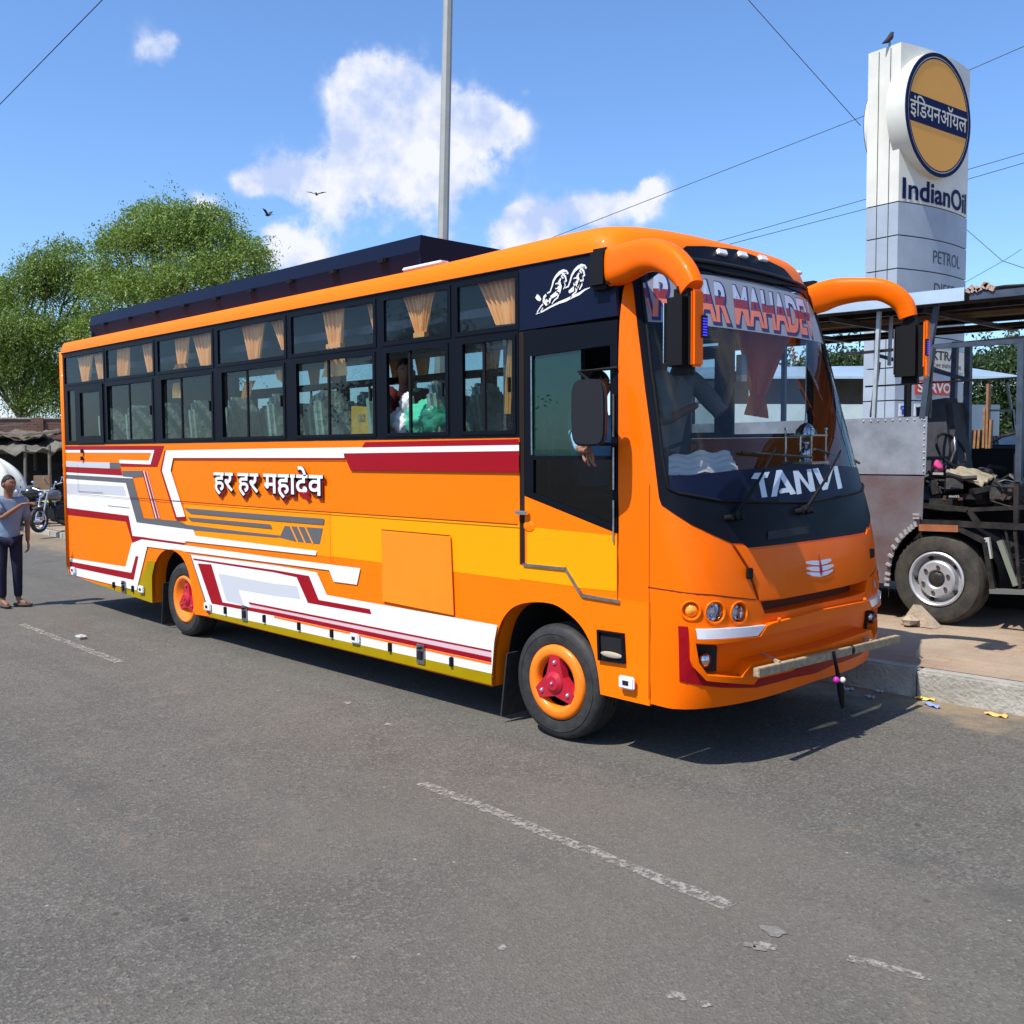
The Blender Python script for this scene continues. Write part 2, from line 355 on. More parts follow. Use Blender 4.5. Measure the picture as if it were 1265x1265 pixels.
def fr(px, py):                                  # photo pixel -> (u,z) on the front surface
    best = None
    for i in range(-20, 15):
        for j in range(16):
            u, z = i*.1, .35+j*.2; q = proj(F0(u, z)); e = (q[0]-px)**2+(q[1]-py)**2
            if best is None or e < best[0]: best = (e, u, z)
    _, u, z = best
    for _ in range(12):
        q = proj(F0(u, z)); h = 1e-4
        a = proj(F0(u+h, z)); b = proj(F0(u, z+h))
        a11, a21 = (a[0]-q[0])/h, (a[1]-q[1])/h; a12, a22 = (b[0]-q[0])/h, (b[1]-q[1])/h
        D = a11*a22-a12*a21
        if abs(D) < 50: break
        ex, ey = px-q[0], py-q[1]; du = (ex*a22-ey*a12)/D; dz = (a11*ey-a21*ex)/D
        k = min(1, .15/max(abs(du), abs(dz), 1e-9)); u += du*k; z += dz*k
    return (u, z)
def FR(*pts): return [fr(*p) for p in pts]
def u_at_x(x, z):                                # near-side u (negative) where the surface has this x
    d = X0(z)-x
    if d >= FD: return -(UM+d-FD)
    lo, hi = 0, UM
    for _ in range(40):
        m = (lo+hi)/2
        if plan(m)[1] < d: lo = m
        else: hi = m
    return -lo
def dens(pts, st=.08, close=True):               # add points along long edges
    o = []; n = len(pts)
    for i in range(n if close else n-1):
        a, b = pts[i], pts[(i+1) % n]; k = max(1, int(math.hypot(b[0]-a[0], b[1]-a[1])/st))
        o += [(a[0]+(b[0]-a[0])*j/k, a[1]+(b[1]-a[1])*j/k) for j in range(k)]
    if not close: o.append(pts[-1])
    return o
def sd(px, py, y=0.0):
    p = on(px, py, 1, y); return (p.x, p.z)
SIDE = lambda x, z, off=0: Vector((x, -off, z))
FSIDE = lambda x, z, off=0: Vector((x, BW+off, z))
# zoom frames used when tracing the livery: (origin, scale)
zA = lambda X, Y: (60+X/4.217, 560+Y/4.217)
zB = lambda X, Y: (60+X/4.217, 380+Y/4.217)
zC = lambda X, Y: (340+X/3.953, 600+Y/3.953)
zD = lambda X, Y: (580+X/4.217, 640+Y/4.217)
zE = lambda X, Y: (340+X/3.953, 280+Y/3.953)
zG = lambda X, Y: (640+X/8.433, 530+Y/8.433)
zH = lambda X, Y: (640+X/8.433, 380+Y/8.433)
zK = lambda X, Y: (830+X/6.327, 680+Y/6.327)     # front lamps
zL = lambda X, Y: (960+X/6.325, 700+Y/6.325)
def S(z, *pts): return [sd(*z(*p)) for p in pts]

bus = thing('coach_bus', 'long bright orange coach with white maroon and grey stripes parked along the road', 'bus', (-5.6, YC, 0))
BOT = .30; SILL = 2.165; UTOP = 3.375
XR = -10.68; XS = -.79; XDF = -1.06; 
# ---- near side lower panel with wheel arches and door cut-out
arch_f = S(zD, (120, 878), (128, 700), (150, 585), (183, 510), (240, 458), (330, 438), (440, 450), (530, 510), (592, 580), (640, 680), (668, 800), (682, 918))
arch_r = S(zA, (545, 780), (543, 640), (560, 560), (595, 512), (640, 500), (692, 530), (727, 590), (748, 680), (768, 838))
def rounded(P, k=4):
    o = []
    for i in range(len(P)-1):
        p0, p1, p2, p3 = P[max(i-1, 0)], P[i], P[i+1], P[min(i+2, len(P)-1)]
        for j in range(k):
            t = j/k; o.append(tuple(.5*(2*p1[c]+(p2[c]-p0[c])*t+(2*p0[c]-5*p1[c]+4*p2[c]-p3[c])*t*t+(3*p1[c]-p0[c]-3*p2[c]+p3[c])*t**3) for c in (0, 1)))
    return o+[P[-1]]
arch_f, arch_r = rounded(arch_f), rounded(arch_r)
drb = S(zD, (283, 243), (505, 266), (590, 405), (786, 437))
rear_low = S(zA, (110, 612), (118, 632), (230, 672))
XB1_ = sd(641, 450)[0]
low = [(XR, SILL), (XR, .62)]+rear_low+arch_r+arch_f+S(zD, (935, 978))
low[-1] = (XS-.004, low[-1][1])
low += [(XS-.004, 1.085), (XDF, 1.085), (XDF, drb[3][1]), drb[2], drb[1], (drb[0][0], drb[0][1]), (XB1_, drb[0][1]), (XB1_, SILL)]
patch('side_panel', low, SIDE, M['orange'], bus, 0, .03)
# arch linings (orange return flange) and dark wheel wells
for nm, ar, c in (('wheel_arch', arch_f, M['orange']), ('wheel_arch', arch_r, M['orange'])):
    b = MB(); n = len(ar)
    vs = [(x, .004, z) for x, z in ar]+[(x, .16, z) for x, z in ar]
    b.add(vs, [(i, i+1, n+i+1, n+i) for i in range(n-1)]); o = b.build(nm, c, bus, smooth=True)
    b = MB(); vs = [(x, .16, z) for x, z in ar]+[(x, .75, z) for x, z in ar]
    b.add(vs, [(i, i+1, n+i+1, n+i) for i in range(n-1)]+[tuple(range(n, 2*n))]); b.build('wheel_well', M['under'], bus)
# flare strip along the rear arch
patch('arch_flare', S(zA, (640, 498), (700, 505), (742, 530), (790, 680), (842, 848), (768, 838)) + [p for p in arch_r[::-1] if p[0] > sd(*zA(642, 600))[0]][1:], SIDE, M['orange'], bus, .016, .014)
# livery: flat colour films laid over one another, each its own thickness step
fl = [0]
def film(mt, pts, step=None):
    fl[0] += 1
    return patch('livery_stripe', pts, SIDE, M[mt], bus, .0012+.00035*fl[0] if step is None else step)
amb_top = S(zA, (705, 262))+S(zC, (0, 111), (1193, 191))
film('amber', amb_top+S(zC, (1193, 462), (600, 385), (0, 312))+S(zA, (770, 430), (755, 400), (700, 372), (722, 345)))
film('amber', S(zD, (258, 246), (501, 269), (562, 358), (258, 316)))
film('amber2', S(zA, (705, 264))+S(zC, (0, 113), (268, 130), (274, 348), (0, 312))+S(zA, (770, 430), (755, 400), (700, 372), (722, 345)))
film('maroon', S(zB, (75, 722), (603, 720), (567, 830), (378, 828), (372, 812), (532, 817), (552, 742), (75, 742)))
film('white', S(zB, (75, 742), (552, 742), (532, 817), (372, 811), (368, 793), (522, 797), (538, 757), (75, 755)))
film('lgrey', S(zB, (75, 797), (155, 803), (320, 807), (320, 838), (75, 828)))
film('dgrey', S(zB, (320, 807), (370, 808), (378, 840), (320, 838)))
film('maroon', S(zB, (77, 830), (378, 842), (385, 876), (77, 857)))
film('white', S(zB, (77, 857), (385, 876), (440, 880), (440, 890), (77, 869)))
film('dgrey', S(zB, (385, 850), (490, 850), (498, 880), (440, 885), (388, 880)))
film('dgrey', S(zA, (78, 110), (440, 131), (497, 337), (680, 352), (722, 372), (1000, 406), (1210, 428), (1232, 378))+S(zC, (120, 200), (235, 208), (218, 285), (100, 272), (0, 247))+S(zA, (1200, 440), (760, 401), (462, 362), (405, 155), (78, 131)))
for a, b_ in ((72, 112), (107, 147), (143, 183)):
    film('amber2', S(zC, (a, 196), (a+7, 196), (b_+7, 284), (b_, 284)))
film('white', S(zA, (78, 131), (405, 155), (462, 360), (757, 399), (770, 432), (705, 470), (495, 436), (440, 430), (420, 325), (93, 283)))
film('lgrey', S(zA, (80, 155), (395, 172), (408, 222), (85, 203)))
film('dgrey', S(zA, (312, 271), (425, 283), (425, 287), (312, 275)))
film('maroon', S(zA, (92, 283), (420, 325), (440, 430), (495, 437), (710, 466), (712, 475), (492, 448), (488, 472), (440, 466), (405, 352), (93, 317)))
for k, (dx, mt) in enumerate(((0, 'maroon'), (7, 'white'), (15, 'maroon'), (23, 'pink'))):
    film(mt, S(zA, (490+dx, 93), (494+dx, 93), (560+dx, 338), (555+dx, 338)))
film('dgrey', S(zA, (710, 285))+S(zC, (0, 144), (243, 161), (240, 190), (0, 171))+S(zA, (742, 313)))
film('dgrey', S(zA, (727, 332), (1160, 370), (1168, 392), (745, 351)))
film('white', S(zA, (760, 428))+S(zC, (0, 293), (208, 318), (203, 340), (0, 318))+S(zA, (705, 456), (712, 440)))
film('white', S(zA, (490, 448))+S(zC, (0, 350), (420, 403), (403, 483), (290, 468), (268, 412), (0, 377))+S(zA, (518, 486), (462, 714), (118, 630), (114, 545), (405, 590), (437, 468)))
film('maroon', S(zA, (115, 563), (435, 622), (458, 535), (473, 537), (448, 660), (115, 590)))
film('olive', S(zA, (519, 560), (560, 560), (543, 640), (545, 779), (232, 674), (462, 716)))
film('dgrey', S(zA, (738, 527), (746, 527), (832, 790), (824, 790)))
film('white', S(zA, (746, 527))+S(zC, (0, 388), (208, 422), (258, 533), (1090, 680), (1075, 760), (1063, 917))+S(zA, (848, 828), (830, 785)))
film('maroon', S(zA, (758, 546))+S(zC, (0, 411), (170, 440), (218, 557), (468, 602), (476, 628), (165, 572), (110, 447), (0, 423))+S(zA, (761, 556)))
film('lgrey', S(zA, (890, 625))+S(zC, (0, 478), (112, 490), (130, 553), (0, 537))+S(zA, (995, 710), (1022, 790), (932, 768)))
film('maroon', S(zA, (783, 573), (853, 578), (912, 775))+S(zC, (0, 615), (1062, 838), (1062, 862), (0, 634))+S(zA, (855, 782)))
film('maroon', S(zA, (1048, 774))+S(zC, (0, 592), (1062, 803), (1062, 812), (0, 602))+S(zA, (1052, 785)))
film('pink', S(zA, (1053, 786))+S(zC, (0, 603), (1062, 813), (1062, 837), (0, 614))+S(zA, (1060, 803)))
film('orange', S(zC, (0, 635), (1062, 863), (1062, 874), (0, 644)))
film('olive', S(zA, (850, 829))+S(zC, (0, 683), (1063, 918), (1063, 972), (0, 716))+S(zA, (842, 849)))
film('white', S(zB, (618, 744))+S(zE, (0, 1083), (1197, 1066), (1197, 1095), (340, 1107), (345, 1129), (0, 1129))+S(zB, (655, 783), (642, 848), (718, 1088), (672, 1091), (592, 848)))
film('maroon', S(zB, (611, 744), (618, 744), (597, 848), (675, 1092), (724, 1092), (722, 1103), (668, 1103), (588, 848)))
film('maroon', S(zB, (657, 783))+S(zE, (0, 1130), (347, 1130), (348, 1136), (0, 1136))+S(zB, (655, 788)))
film('maroon', S(zE, (445, 1052), (1197, 1037), (1197, 1065), (430, 1078)))
film('maroon', S(zE, (341, 1108), (1197, 1096), (1197, 1200), (375, 1190)))
fl[0] += 2
def seamline(pts, w=.006, nm='panel_seam'):
    for a, b_ in zip(pts, pts[1:]):
        dx, dz = b_[0]-a[0], b_[1]-a[1]; l = math.hypot(dx, dz); nx, nz_ = -dz/l*w/2, dx/l*w/2
        patch(nm, [(a[0]+nx, a[1]+nz_), (b_[0]+nx, b_[1]+nz_), (b_[0]-nx, b_[1]-nz_), (a[0]-nx, a[1]-nz_)], SIDE, M['seam'], bus, .018)
seamline(S(zA, (430, 230), (700, 250))+S(zC, (0, 111), (1193, 190)), .009)
seamline(S(zC, (277, 128), (279, 378)), .004); seamline(S(zC, (527, 215), (862, 244)), .009)
seamline(S(zA, (93, 60), (108, 610)), .008)
seamline(S(zA, (90, 205), (435, 235)), .004); seamline(S(zA, (156, 60), (162, 198), (290, 205)), .006)
patch('fuel_hatch', S(zC, (527, 223), (864, 250), (880, 632), (532, 562)), SIDE, M['hatch'], bus, .019, .006)
# lettering on the side
hx0, hx1 = sd(267, 597)[0], sd(401, 597)[0]; hz0, hz1 = sd(330, 612)[1], sd(330, 579)[1]
SLT = lambda x, z, off=0: SIDE(x, z-.0*(x-hx0), off)
bx = (hx0, hz0-.01, hx1, hz1+.025)
TXT = 'हर हर महादेव'
text('side_lettering', TXT, bx, SLT, M['maroon'], bus, .0215, bold=.05, d=(.022, -.026))
text('side_lettering', TXT, bx, SLT, M['black'], bus, .0225, bold=.055, d=(.008, -.010))
text('side_lettering', TXT, bx, SLT, M['white'], bus, .024, bold=.018)
# skirt hardware
for z_, pts in ((zC, [(125, 685), (285, 720), (570, 787), (870, 858)]), (zA, [(348, 685), (447, 705), (930, 817), (1133, 860)])):
    for p in pts:
        x, z = sd(*z_(*p)); b = MB(); b.box((x, -.02, z), (.035, .03, .075)); b.build('skirt_catch', M['matte'], bus, bev=.004)
for z_, p in ((zC, (720, 820)), (zA, (400, 697)), (zA, (1030, 832))):
    x, z = sd(*z_(*p)); b = MB(); b.box((x, -.022, z), (.105, .012, .16)); l_ = b.build('skirt_latch', M['steel'], bus, bev=.004)
    b = MB(); b.box((x, -.034, z-.01), (.055, .014, .07)).box((x, -.04, z+.05), (.03, .02, .02)); b.build('handle', M['grey'], l_, bev=.003)
for z_, p in ((zC, (402, 742)), (zA, (495, 707)), (zA, (842, 797)), (zD, (835, 853)), (zA, (140, 607))):
    x, z = sd(*z_(*p)); b = MB(); b.box((x, -.03, z), (.13, .03, .085)); l_ = b.build('side_marker_lamp', M['lamp'], bus, bev=.01)
    b = MB(); b.box((x, -.046, z), (.05, .006, .03)); b.build('bulb', M['grey'], l_)
b = MB()
for p in ((182, 748), (182, 785)):
    x, z = sd(*zB(*p)); b.box((x, -.022, z), (.06, .02, .05))
b.build('tail_hinge', M['black'], bus, bev=.004)
# tool box opening by the front wheel
bxo = S(zD, (672, 580), (810, 600), (818, 758), (678, 738)); bxi = S(zD, (684, 592), (798, 608), (804, 745), (690, 728))
fo = patch('step_box', bxo, SIDE, M['black'], bus, .022, .02, holes=[bxi])
b = MB(); b.prism(bxi, lambda u, v, o: SIDE(u, v, o), .004, .003); b.build('back_plate', M['under'], fo)
x, z = sd(*zD(745, 712)); b = MB(); b.sphere((x, -.012, z), .1, 10, 6, (1, .08, .22)); b.build('sand', mat('sand', (.4, .33, .24), .9), fo, smooth=True)

# ---- window belt
wrows = dict(T=sd(600, 346)[1], UB=sd(600, 409.5)[1], LT=sd(600, 420)[1], LB=sd(600, 534.5)[1])
zt, zub, zlt, zlb = wrows['T'], wrows['UB'], wrows['LT'], wrows['LB']
ucols = [(79.5, 128.8), (131.5, 190.3), (195, 263.5), (269.4, 353.6), (360.3, 464.2), (474.5, 556), (565, 640)]
lcols = [(84, 94), (132.5, 189), (200, 262.7), (274.6, 351.7), (366.6, 463), (478, 553), (571.5, 635.8)]
ux = [(sd(a, 450)[0], sd(b_, 450)[0]) for a, b_ in ucols]; lx = [(sd(a, 490)[0], sd(b_, 490)[0]) for a, b_ in lcols]
XB1 = sd(641, 450)[0]                              # belt ends at the door
rect = lambda x0, x1, z0, z1: [(x0, z0), (x1, z0), (x1, z1), (x0, z1)]
edw = (sd(98, 490)[0], sd(127, 490)[0])
def belt(mp, par):
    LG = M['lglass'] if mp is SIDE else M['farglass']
    holes = [rect(a, b_, zub, zt) for a, b_ in ux]+[rect(a, b_, zlb, zlt) for a, b_ in lx]+[rect(edw[0], edw[1], zlb+.0, zlt-.01)]
    patch('window_belt', rect(XR, XB1-.002, SILL+.003, UTOP), mp, M['black'], par, .004, .035, holes=holes)
    for i, (a, b_) in enumerate(ux):
        fr_ = patch('upper_window', rect(a-.02, b_+.02, zub-.015, zt+.012), mp, M['black'], par, .011, .006, holes=[rect(a+.018, b_-.018, zub+.018, zt-.018)])
        patch('pane', rect(a, b_, zub, zt), mp, M['tglass'] if mp is SIDE else M['farglass'], fr_, -.004)
    for i, (a, b_) in enumerate(lx):
        fr_ = patch('sliding_window', rect(a-.02, b_+.02, zlb-.015, zlt+.012), mp, M['black'], par, .012, .006, holes=[rect(a+.014, b_-.014, zlb+.014, zlt-.014)])
        if i == 0:
            patch('pane', rect(a, b_, zlb, zlt), mp, LG, fr_, -.006); continue
        sp = {2: .40, 3: .42, 4: .43, 5: .39, 6: .42, 1: .5}[i]; m_ = a+(b_-a)*sp
        if i != 5: patch('pane', rect(a, m_+.02, zlb, zlt), mp, LG, fr_, -.022)
        patch('pane', rect(m_-.02, b_, zlb, zlt), mp, LG, fr_, -.008)
        b = MB()
        for zz in (0,):
            c = mp(m_, (zlb+zlt)/2, -.010); b.box(c, (.026, .02, zlt-zlb-.01))
        b.build('mullion', M['matte'], fr_)
        b = MB(); c = mp(b_-.05, zlb+(zlt-zlb)*.5, .006); b.box(c, (.022, .022, .11)); b.build('catch', M['matte'], fr_, bev=.004)
    d = patch('emergency_window', rect(edw[0]-.09, edw[1]+.03, zlb-.02, zlt+.03), mp, M['black'], par, .02, .016, holes=[rect(edw[0]+.06, edw[1]-.06, zlb+.07, zlt-.06)])
    patch('pane', rect(edw[0], edw[1], zlb+.03, zlt-.02), mp, LG, d, -.002)
belt(SIDE, bus); belt(FSIDE, bus)
# black quarter panel above the driver's door, with the horses
qp = [sd(641.5, 329.5), sd(700, 317.5), sd(757, 309), sd(757, 316), sd(763.5, 392), sd(753, 391), sd(641.5, 408)]
qz = [(XB1+.003, UTOP), (-1.13, UTOP), (-1.07, 3.10), (XDF, 2.93), (-1.12, 2.93), (XB1+.003, 2.93)]
patch('quarter_panel', [(XB1+.003, UTOP), (-1.14, UTOP), (-1.09, 3.20), (XDF, 2.95), (XB1+.003, 2.93)], SIDE, M['navy'], bus, .006, .035)
zJ = lambda X, Y: (660+X/12.65, 310+Y/12.65)
def stroke(pts, w, nm='horse_emblem', mt='white', z_=zJ, off=.0095, mp=SIDE):
    P = [sd(*z_(*p)) if z_ else p for p in pts]; n = len(P); Lf, Rt = [], []
    for i, p in enumerate(P):
        a, c = P[max(i-1, 0)], P[min(i+1, n-1)]; dx, dz = c[0]-a[0], c[1]-a[1]; l = math.hypot(dx, dz) or 1
        ww = (w[i] if isinstance(w, (list, tuple)) else w)/2
        Lf.append((p[0]-dz/l*ww, p[1]+dx/l*ww)); Rt.append((p[0]+dz/l*ww, p[1]-dx/l*ww))
    return Lf+Rt[::-1]
eb = MB()
def est(pts, w):
    o = stroke(pts, w); n = len(o)//2; eb.k = 0
    eb.add([SIDE(x, z, .0095) for x, z in o], [(i, i+1, 2*n-2-i, 2*n-1-i) for i in range(n-1)])
u_ = .0078/2                                       # metres per traced unit is about .0005
for sh in ((0, 0), (285, -85)):
    q = lambda *p: [(x+sh[0], y+sh[1]) for x, y in p]
    est(q((545, 360), (515, 325), (465, 318), (410, 345), (355, 400), (315, 470), (290, 560), (262, 640), (215, 665)), [.012, .02, .026, .024, .02, .016, .012, .012, .008])
    est(q((520, 340), (470, 350), (440, 400), (470, 430)), .012); est(q((470, 370), (500, 400), (515, 470), (480, 490)), .014)
    est(q((345, 520), (380, 505), (400, 540), (375, 590), (345, 590)), .009)
    est(q((430, 430), (405, 480), (420, 560), (400, 640), (330, 690), (270, 730)), [.012, .02, .03, .034, .03, .02])
    est(q((360, 640), (400, 660), (380, 730), (330, 770), (290, 830)), [.012, .014, .012, .010, .006])
    est(q((480, 480), (500, 540), (470, 600)), .008)
est([(45, 705), (80, 740), (115, 770)], [.03, .036, .02]); est([(200, 690), (170, 720), (160, 790), (200, 840), (250, 800), (265, 740)], .02)
est([(190, 770), (225, 800), (235, 830)], .02); est([(150, 830), (110, 880), (60, 960), (100, 975), (150, 890)], [.012, .01, .01, .008, .008])
est([(690, 560), (720, 470), (770, 460), (755, 540), (720, 605)], [.014, .018, .016, .012, .01]); est([(640, 500), (650, 560), (640, 625)], [.02, .016, .01])
est([(40, 990), (130, 955), (260, 880), (400, 810), (500, 775), (600, 725), (720, 670), (800, 610), (885, 575)], [.004, .010, .012, .016, .020, .018, .018, .012, .004])
eb.build('horse_emblem', M['white'], bus, fix=False)
# ---- driver's door
dx0, dx1 = sd(652, 560)[0], sd(762.5, 500)[0]
DP = lambda X: X
dsill = [sd(648.3, 612), sd(763, 658.5)]
hole1 = [sd(658, 563), sd(755, 563), sd(754, 426), sd(658, 440)]
hole2 = [sd(659, 568), sd(757, 568), sd(757, 648), sd(659, 609)]
out = [(XB1+.055, dsill[0][1]), (XDF-.006, dsill[1][1]), (XDF-.006, 2.925), (XB1+.055, 2.925)]
door = patch('door', out, SIDE, M['black'], bus, .002, .04, holes=[hole1, hole2])
patch('pane', [sd(657, 563), sd(717, 563), sd(716, 430), sd(657, 438)], SIDE, M['dglass'], door, -.012)
patch('pane', [sd(659, 568), sd(757, 568), sd(757, 648), sd(659, 609)], SIDE, glass('smoked_glass', (.12, .14, .13), 1), door, -.012)
dlow = [(XB1+.055, dsill[0][1]-.006), (XDF-.006, dsill[1][1]-.006), (XDF-.006, drb[3][1]+.012), (drb[2][0]+.005, drb[2][1]+.014), (drb[1][0]+.01, drb[1][1]+.014), (XB1+.055, drb[0][1]+.014)]
patch('door_panel', dlow, SIDE, M['orange'], door, .003, .035)
patch('livery_stripe', [sd(*zD(302, 45)), sd(*zD(769, 92)), (XDF-.008, sd(*zD(783, 383))[1]), sd(*zD(566, 362)), sd(*zD(507, 256)), sd(*zD(302, 241))], SIDE, M['amber'], door, .005)
patch('door_gasket', [(XB1+.001, drb[0][1]), (XB1+.05, drb[0][1]), (XB1+.05, 2.925), (XB1+.001, 2.925)], SIDE, M['seamgap'], bus, .0005, .035)
for a, b_ in ((drb[0], drb[1]), (drb[1], drb[2]), (drb[2], drb[3])):
    t = MB(); t.bar((a[0], -.006, a[1]+.002), (b_[0], -.006, b_[1]+.002), .016, .02); t.build('door_trim', M['steel'], bus)
x, z = sd(*zG(70, 868)); t = MB(); t.box((x, -.03, z), (.12, .04, .03)); t.build('door_handle', M['chrome'], door, bev=.008)
t = MB(); t.sphere((x+.05, -.004, z-.10), .06, 14, 8, (1, .12, .7)); t.build('handle_cup', M['orange'], door, smooth=True)
for zz in (2.30, 1.95, 1.6):
    t = MB(); t.tube([(XDF-.03, -.012, zz-.14), (XDF-.03, -.012, zz+.14)], .008, 6); t.build('hinge', M['steel'], door)
# grab rail posts in door window, small mirror
t = MB(); t.bar((sd(657, 500)[0], .0, sd(657, 440)[1]), (sd(657, 500)[0], .0, sd(657, 562)[1]), .012, .012); t.build('window_channel', M['steel'], door)
mc = on(728, 510, 1, -.28)
t = MB(); wv = .125; pts = []
for i in range(20):
    a = 2*math.pi*i/20; ca, sa = math.cos(a), math.sin(a); pts.append((math.copysign(abs(ca)**.45, ca)*.118, math.copysign(abs(sa)**.45, sa)*.215))
rotm = Matrix.Rotation(R(22), 3, 'Z')
mmap = lambda u, v, o: Vector(mc)+rotm @ Vector((u, -o, v))
t.prism(pts, mmap, .03, .06); sm = t.build('side_mirror', M['grey'], bus, bev=.014)
t = MB(); t.prism([(a*.88, c*.9) for a, c in pts], mmap, -.029, .004); t.build('mirror_glass', M['chrome'], sm)
t = MB(); t.tube([mc+Vector((.02, .05, .17)), (-1.3, -.12, mc.z+.28), (XDF, -.01, mc.z+.30)], .012, 8); t.tube([mc+Vector((.02, .05, -.17)), (-1.25, -.12, mc.z-.2), (XDF, -.01, mc.z-.2)], .012, 8); t.build('bracket', M['matte'], sm)
# ---- front of the bus
XT += [(3.56, -1.03), (3.62, -1.11), (3.68, -1.26), (3.72, -1.50), (3.75, -1.95), (3.77, -2.6)]
HW = [(3.30, YC), (3.42, YC-.004), (3.50, YC-.03), (3.56, YC-.085), (3.62, YC-.19), (3.68, YC-.36), (3.72, YC-.56), (3.75, YC-.85), (3.77, .1)]
def F0(u, z):
    s, d = plan(abs(u)); h = lerp_tab(HW, z) if z > 3.3 else YC
    return Vector((X0(z)-d, YC+math.copysign(s, u)*h, z))
def sym(near): return near+[(-u, z) for u, z in near[::-1] if abs(u) > 1e-6]
OF = M['orange_front']
def zof(px, py): return fr(px, py)[1]
zBot = zof(980, 850.7)
bot_near = [(0, zof(1005, 842))]+FR((980, 850.7), (940, 863), (909, 869.7), (877, 874.4), (830, 875.5))+[(u_at_x(XS, .42), zof(803, 869))]
BLK = FR((923.7, 676.8), (918, 671.8), (903.8, 671), (880, 660.5), (854, 648.3), (835, 636), (817.3, 623.4), (814.5, 615), (807.8, 561), (797.5, 485), (787, 400), (782, 352))
capR = FR((1014, 357))
capn = FR((824, 330), (842.6, 308), (847, 304.5), (870, 304.5))
cap = [(-capR[0][0], capR[0][1])]+capn
# outer fascia: bottom edge, side edges, then the black screen surround
side_up = [(u_at_x(XS, z), z) for z in (.6, .8, 1.0)]+[(u_at_x(XS, 1.085), 1.085), (u_at_x(XDF, 1.085), 1.085)]+[(u_at_x(XDF, z), z) for z in (1.4, 1.8, 2.2, 2.6, 2.925, 3.1, 3.25, 3.385)]
zc_blk = zof(1000, 668)
mouth_n = [(0, zof(1003, 799.5))]+FR((960, 809), (939, 813.6), (924.8, 817.5), (916, 828.6), (912.2, 834.9), (871.9, 832.5), (862, 817), (858.6, 793), (880, 794), (909, 790.6), (943.8, 782.7), (980, 774.8))+[(0, zof(1005, 769.5))]
slot_n = [(0, zof(1010, 746))]+FR((965, 756), (944.6, 758.2), (939.4, 743), (965, 740))+[(0, zof(1008, 732))]
def circ(px, py, r_, sq=1.0, n=20):
    u, z = fr(px, py); return [(u+math.cos(2*math.pi*i/n)*r_, z+math.sin(2*math.pi*i/n)*r_*sq) for i in range(n)]
lamps = [(853.7, 754.5, .056), (883.5, 756.5, .066), (913, 757, .066)]
holes = [sym(mouth_n), sym(slot_n)]
for x_, y_, r_ in lamps:
    c = circ(x_, y_, r_); holes += [c, [(-u, z) for u, z in c]]
top_edge = BLK[-1]
fas = bot_near+side_up+[(top_edge[0]-.02, 3.385), (top_edge[0], top_edge[1])]+BLK[::-1][1:]+[(0, zc_blk)]
fas_full = fas+[(-u, z) for u, z in fas[::-1][1:-1]]
patch('front_fascia', fas_full, F, OF, bus, 0, .02, holes=holes, du=.06, dv=.12, smooth=True)
def recess(name, outl, depth, back, wall, par=bus, mp=F, dd=.08):
    o = dens(outl, dd); b = MB(); n = len(o)
    b.add([mp(u, z, 0) for u, z in o]+[mp(u, z, -depth) for u, z in o], [(i, (i+1) % n, n+(i+1) % n, n+i) for i in range(n)])
    w = b.build(name, wall, par, smooth=.5)
    patch('back_plate', outl, mp, back, w, -depth, 0, du=.1, dv=.1, smooth=True); return w
recess('bumper_recess', sym(mouth_n), .07, OF, OF)
recess('grille_slot', sym(slot_n), .12, M['seam'], OF)
# bumper frame, raised around the recess
ring_n = [(0, mouth_n[0][1]-.045)]+FR((965, 820), (944, 826), (932, 836), (926.4, 843.6), (870.3, 839), (855.5, 822), (852.5, 806), (850.8, 774.5), (858.5, 776), (860, 789.5), (909, 786.5), (934, 785), (942.5, 772), (950, 768.5), (975, 762))+[(0, zof(1004, 754))]
patch('bumper_frame', sym(ring_n), F, OF, bus, .035, .04, holes=[sym(mouth_n)], du=.06, dv=.05, smooth=True)
patch('bumper_inlay', sym([(0, ring_n[0][1]-.004)]+FR((980, 829), (931, 840), (926.4, 844.5), (869.5, 839.5), (854.8, 822.5), (851, 812), (850, 774), (838, 773.3), (839.5, 841.2), (890, 849), (932.7, 849.1), (980, 836.5))+[(0, zof(1008, 831))])[::-1], F, M['maroon'], bus, .006, .004, du=.08, dv=.08)
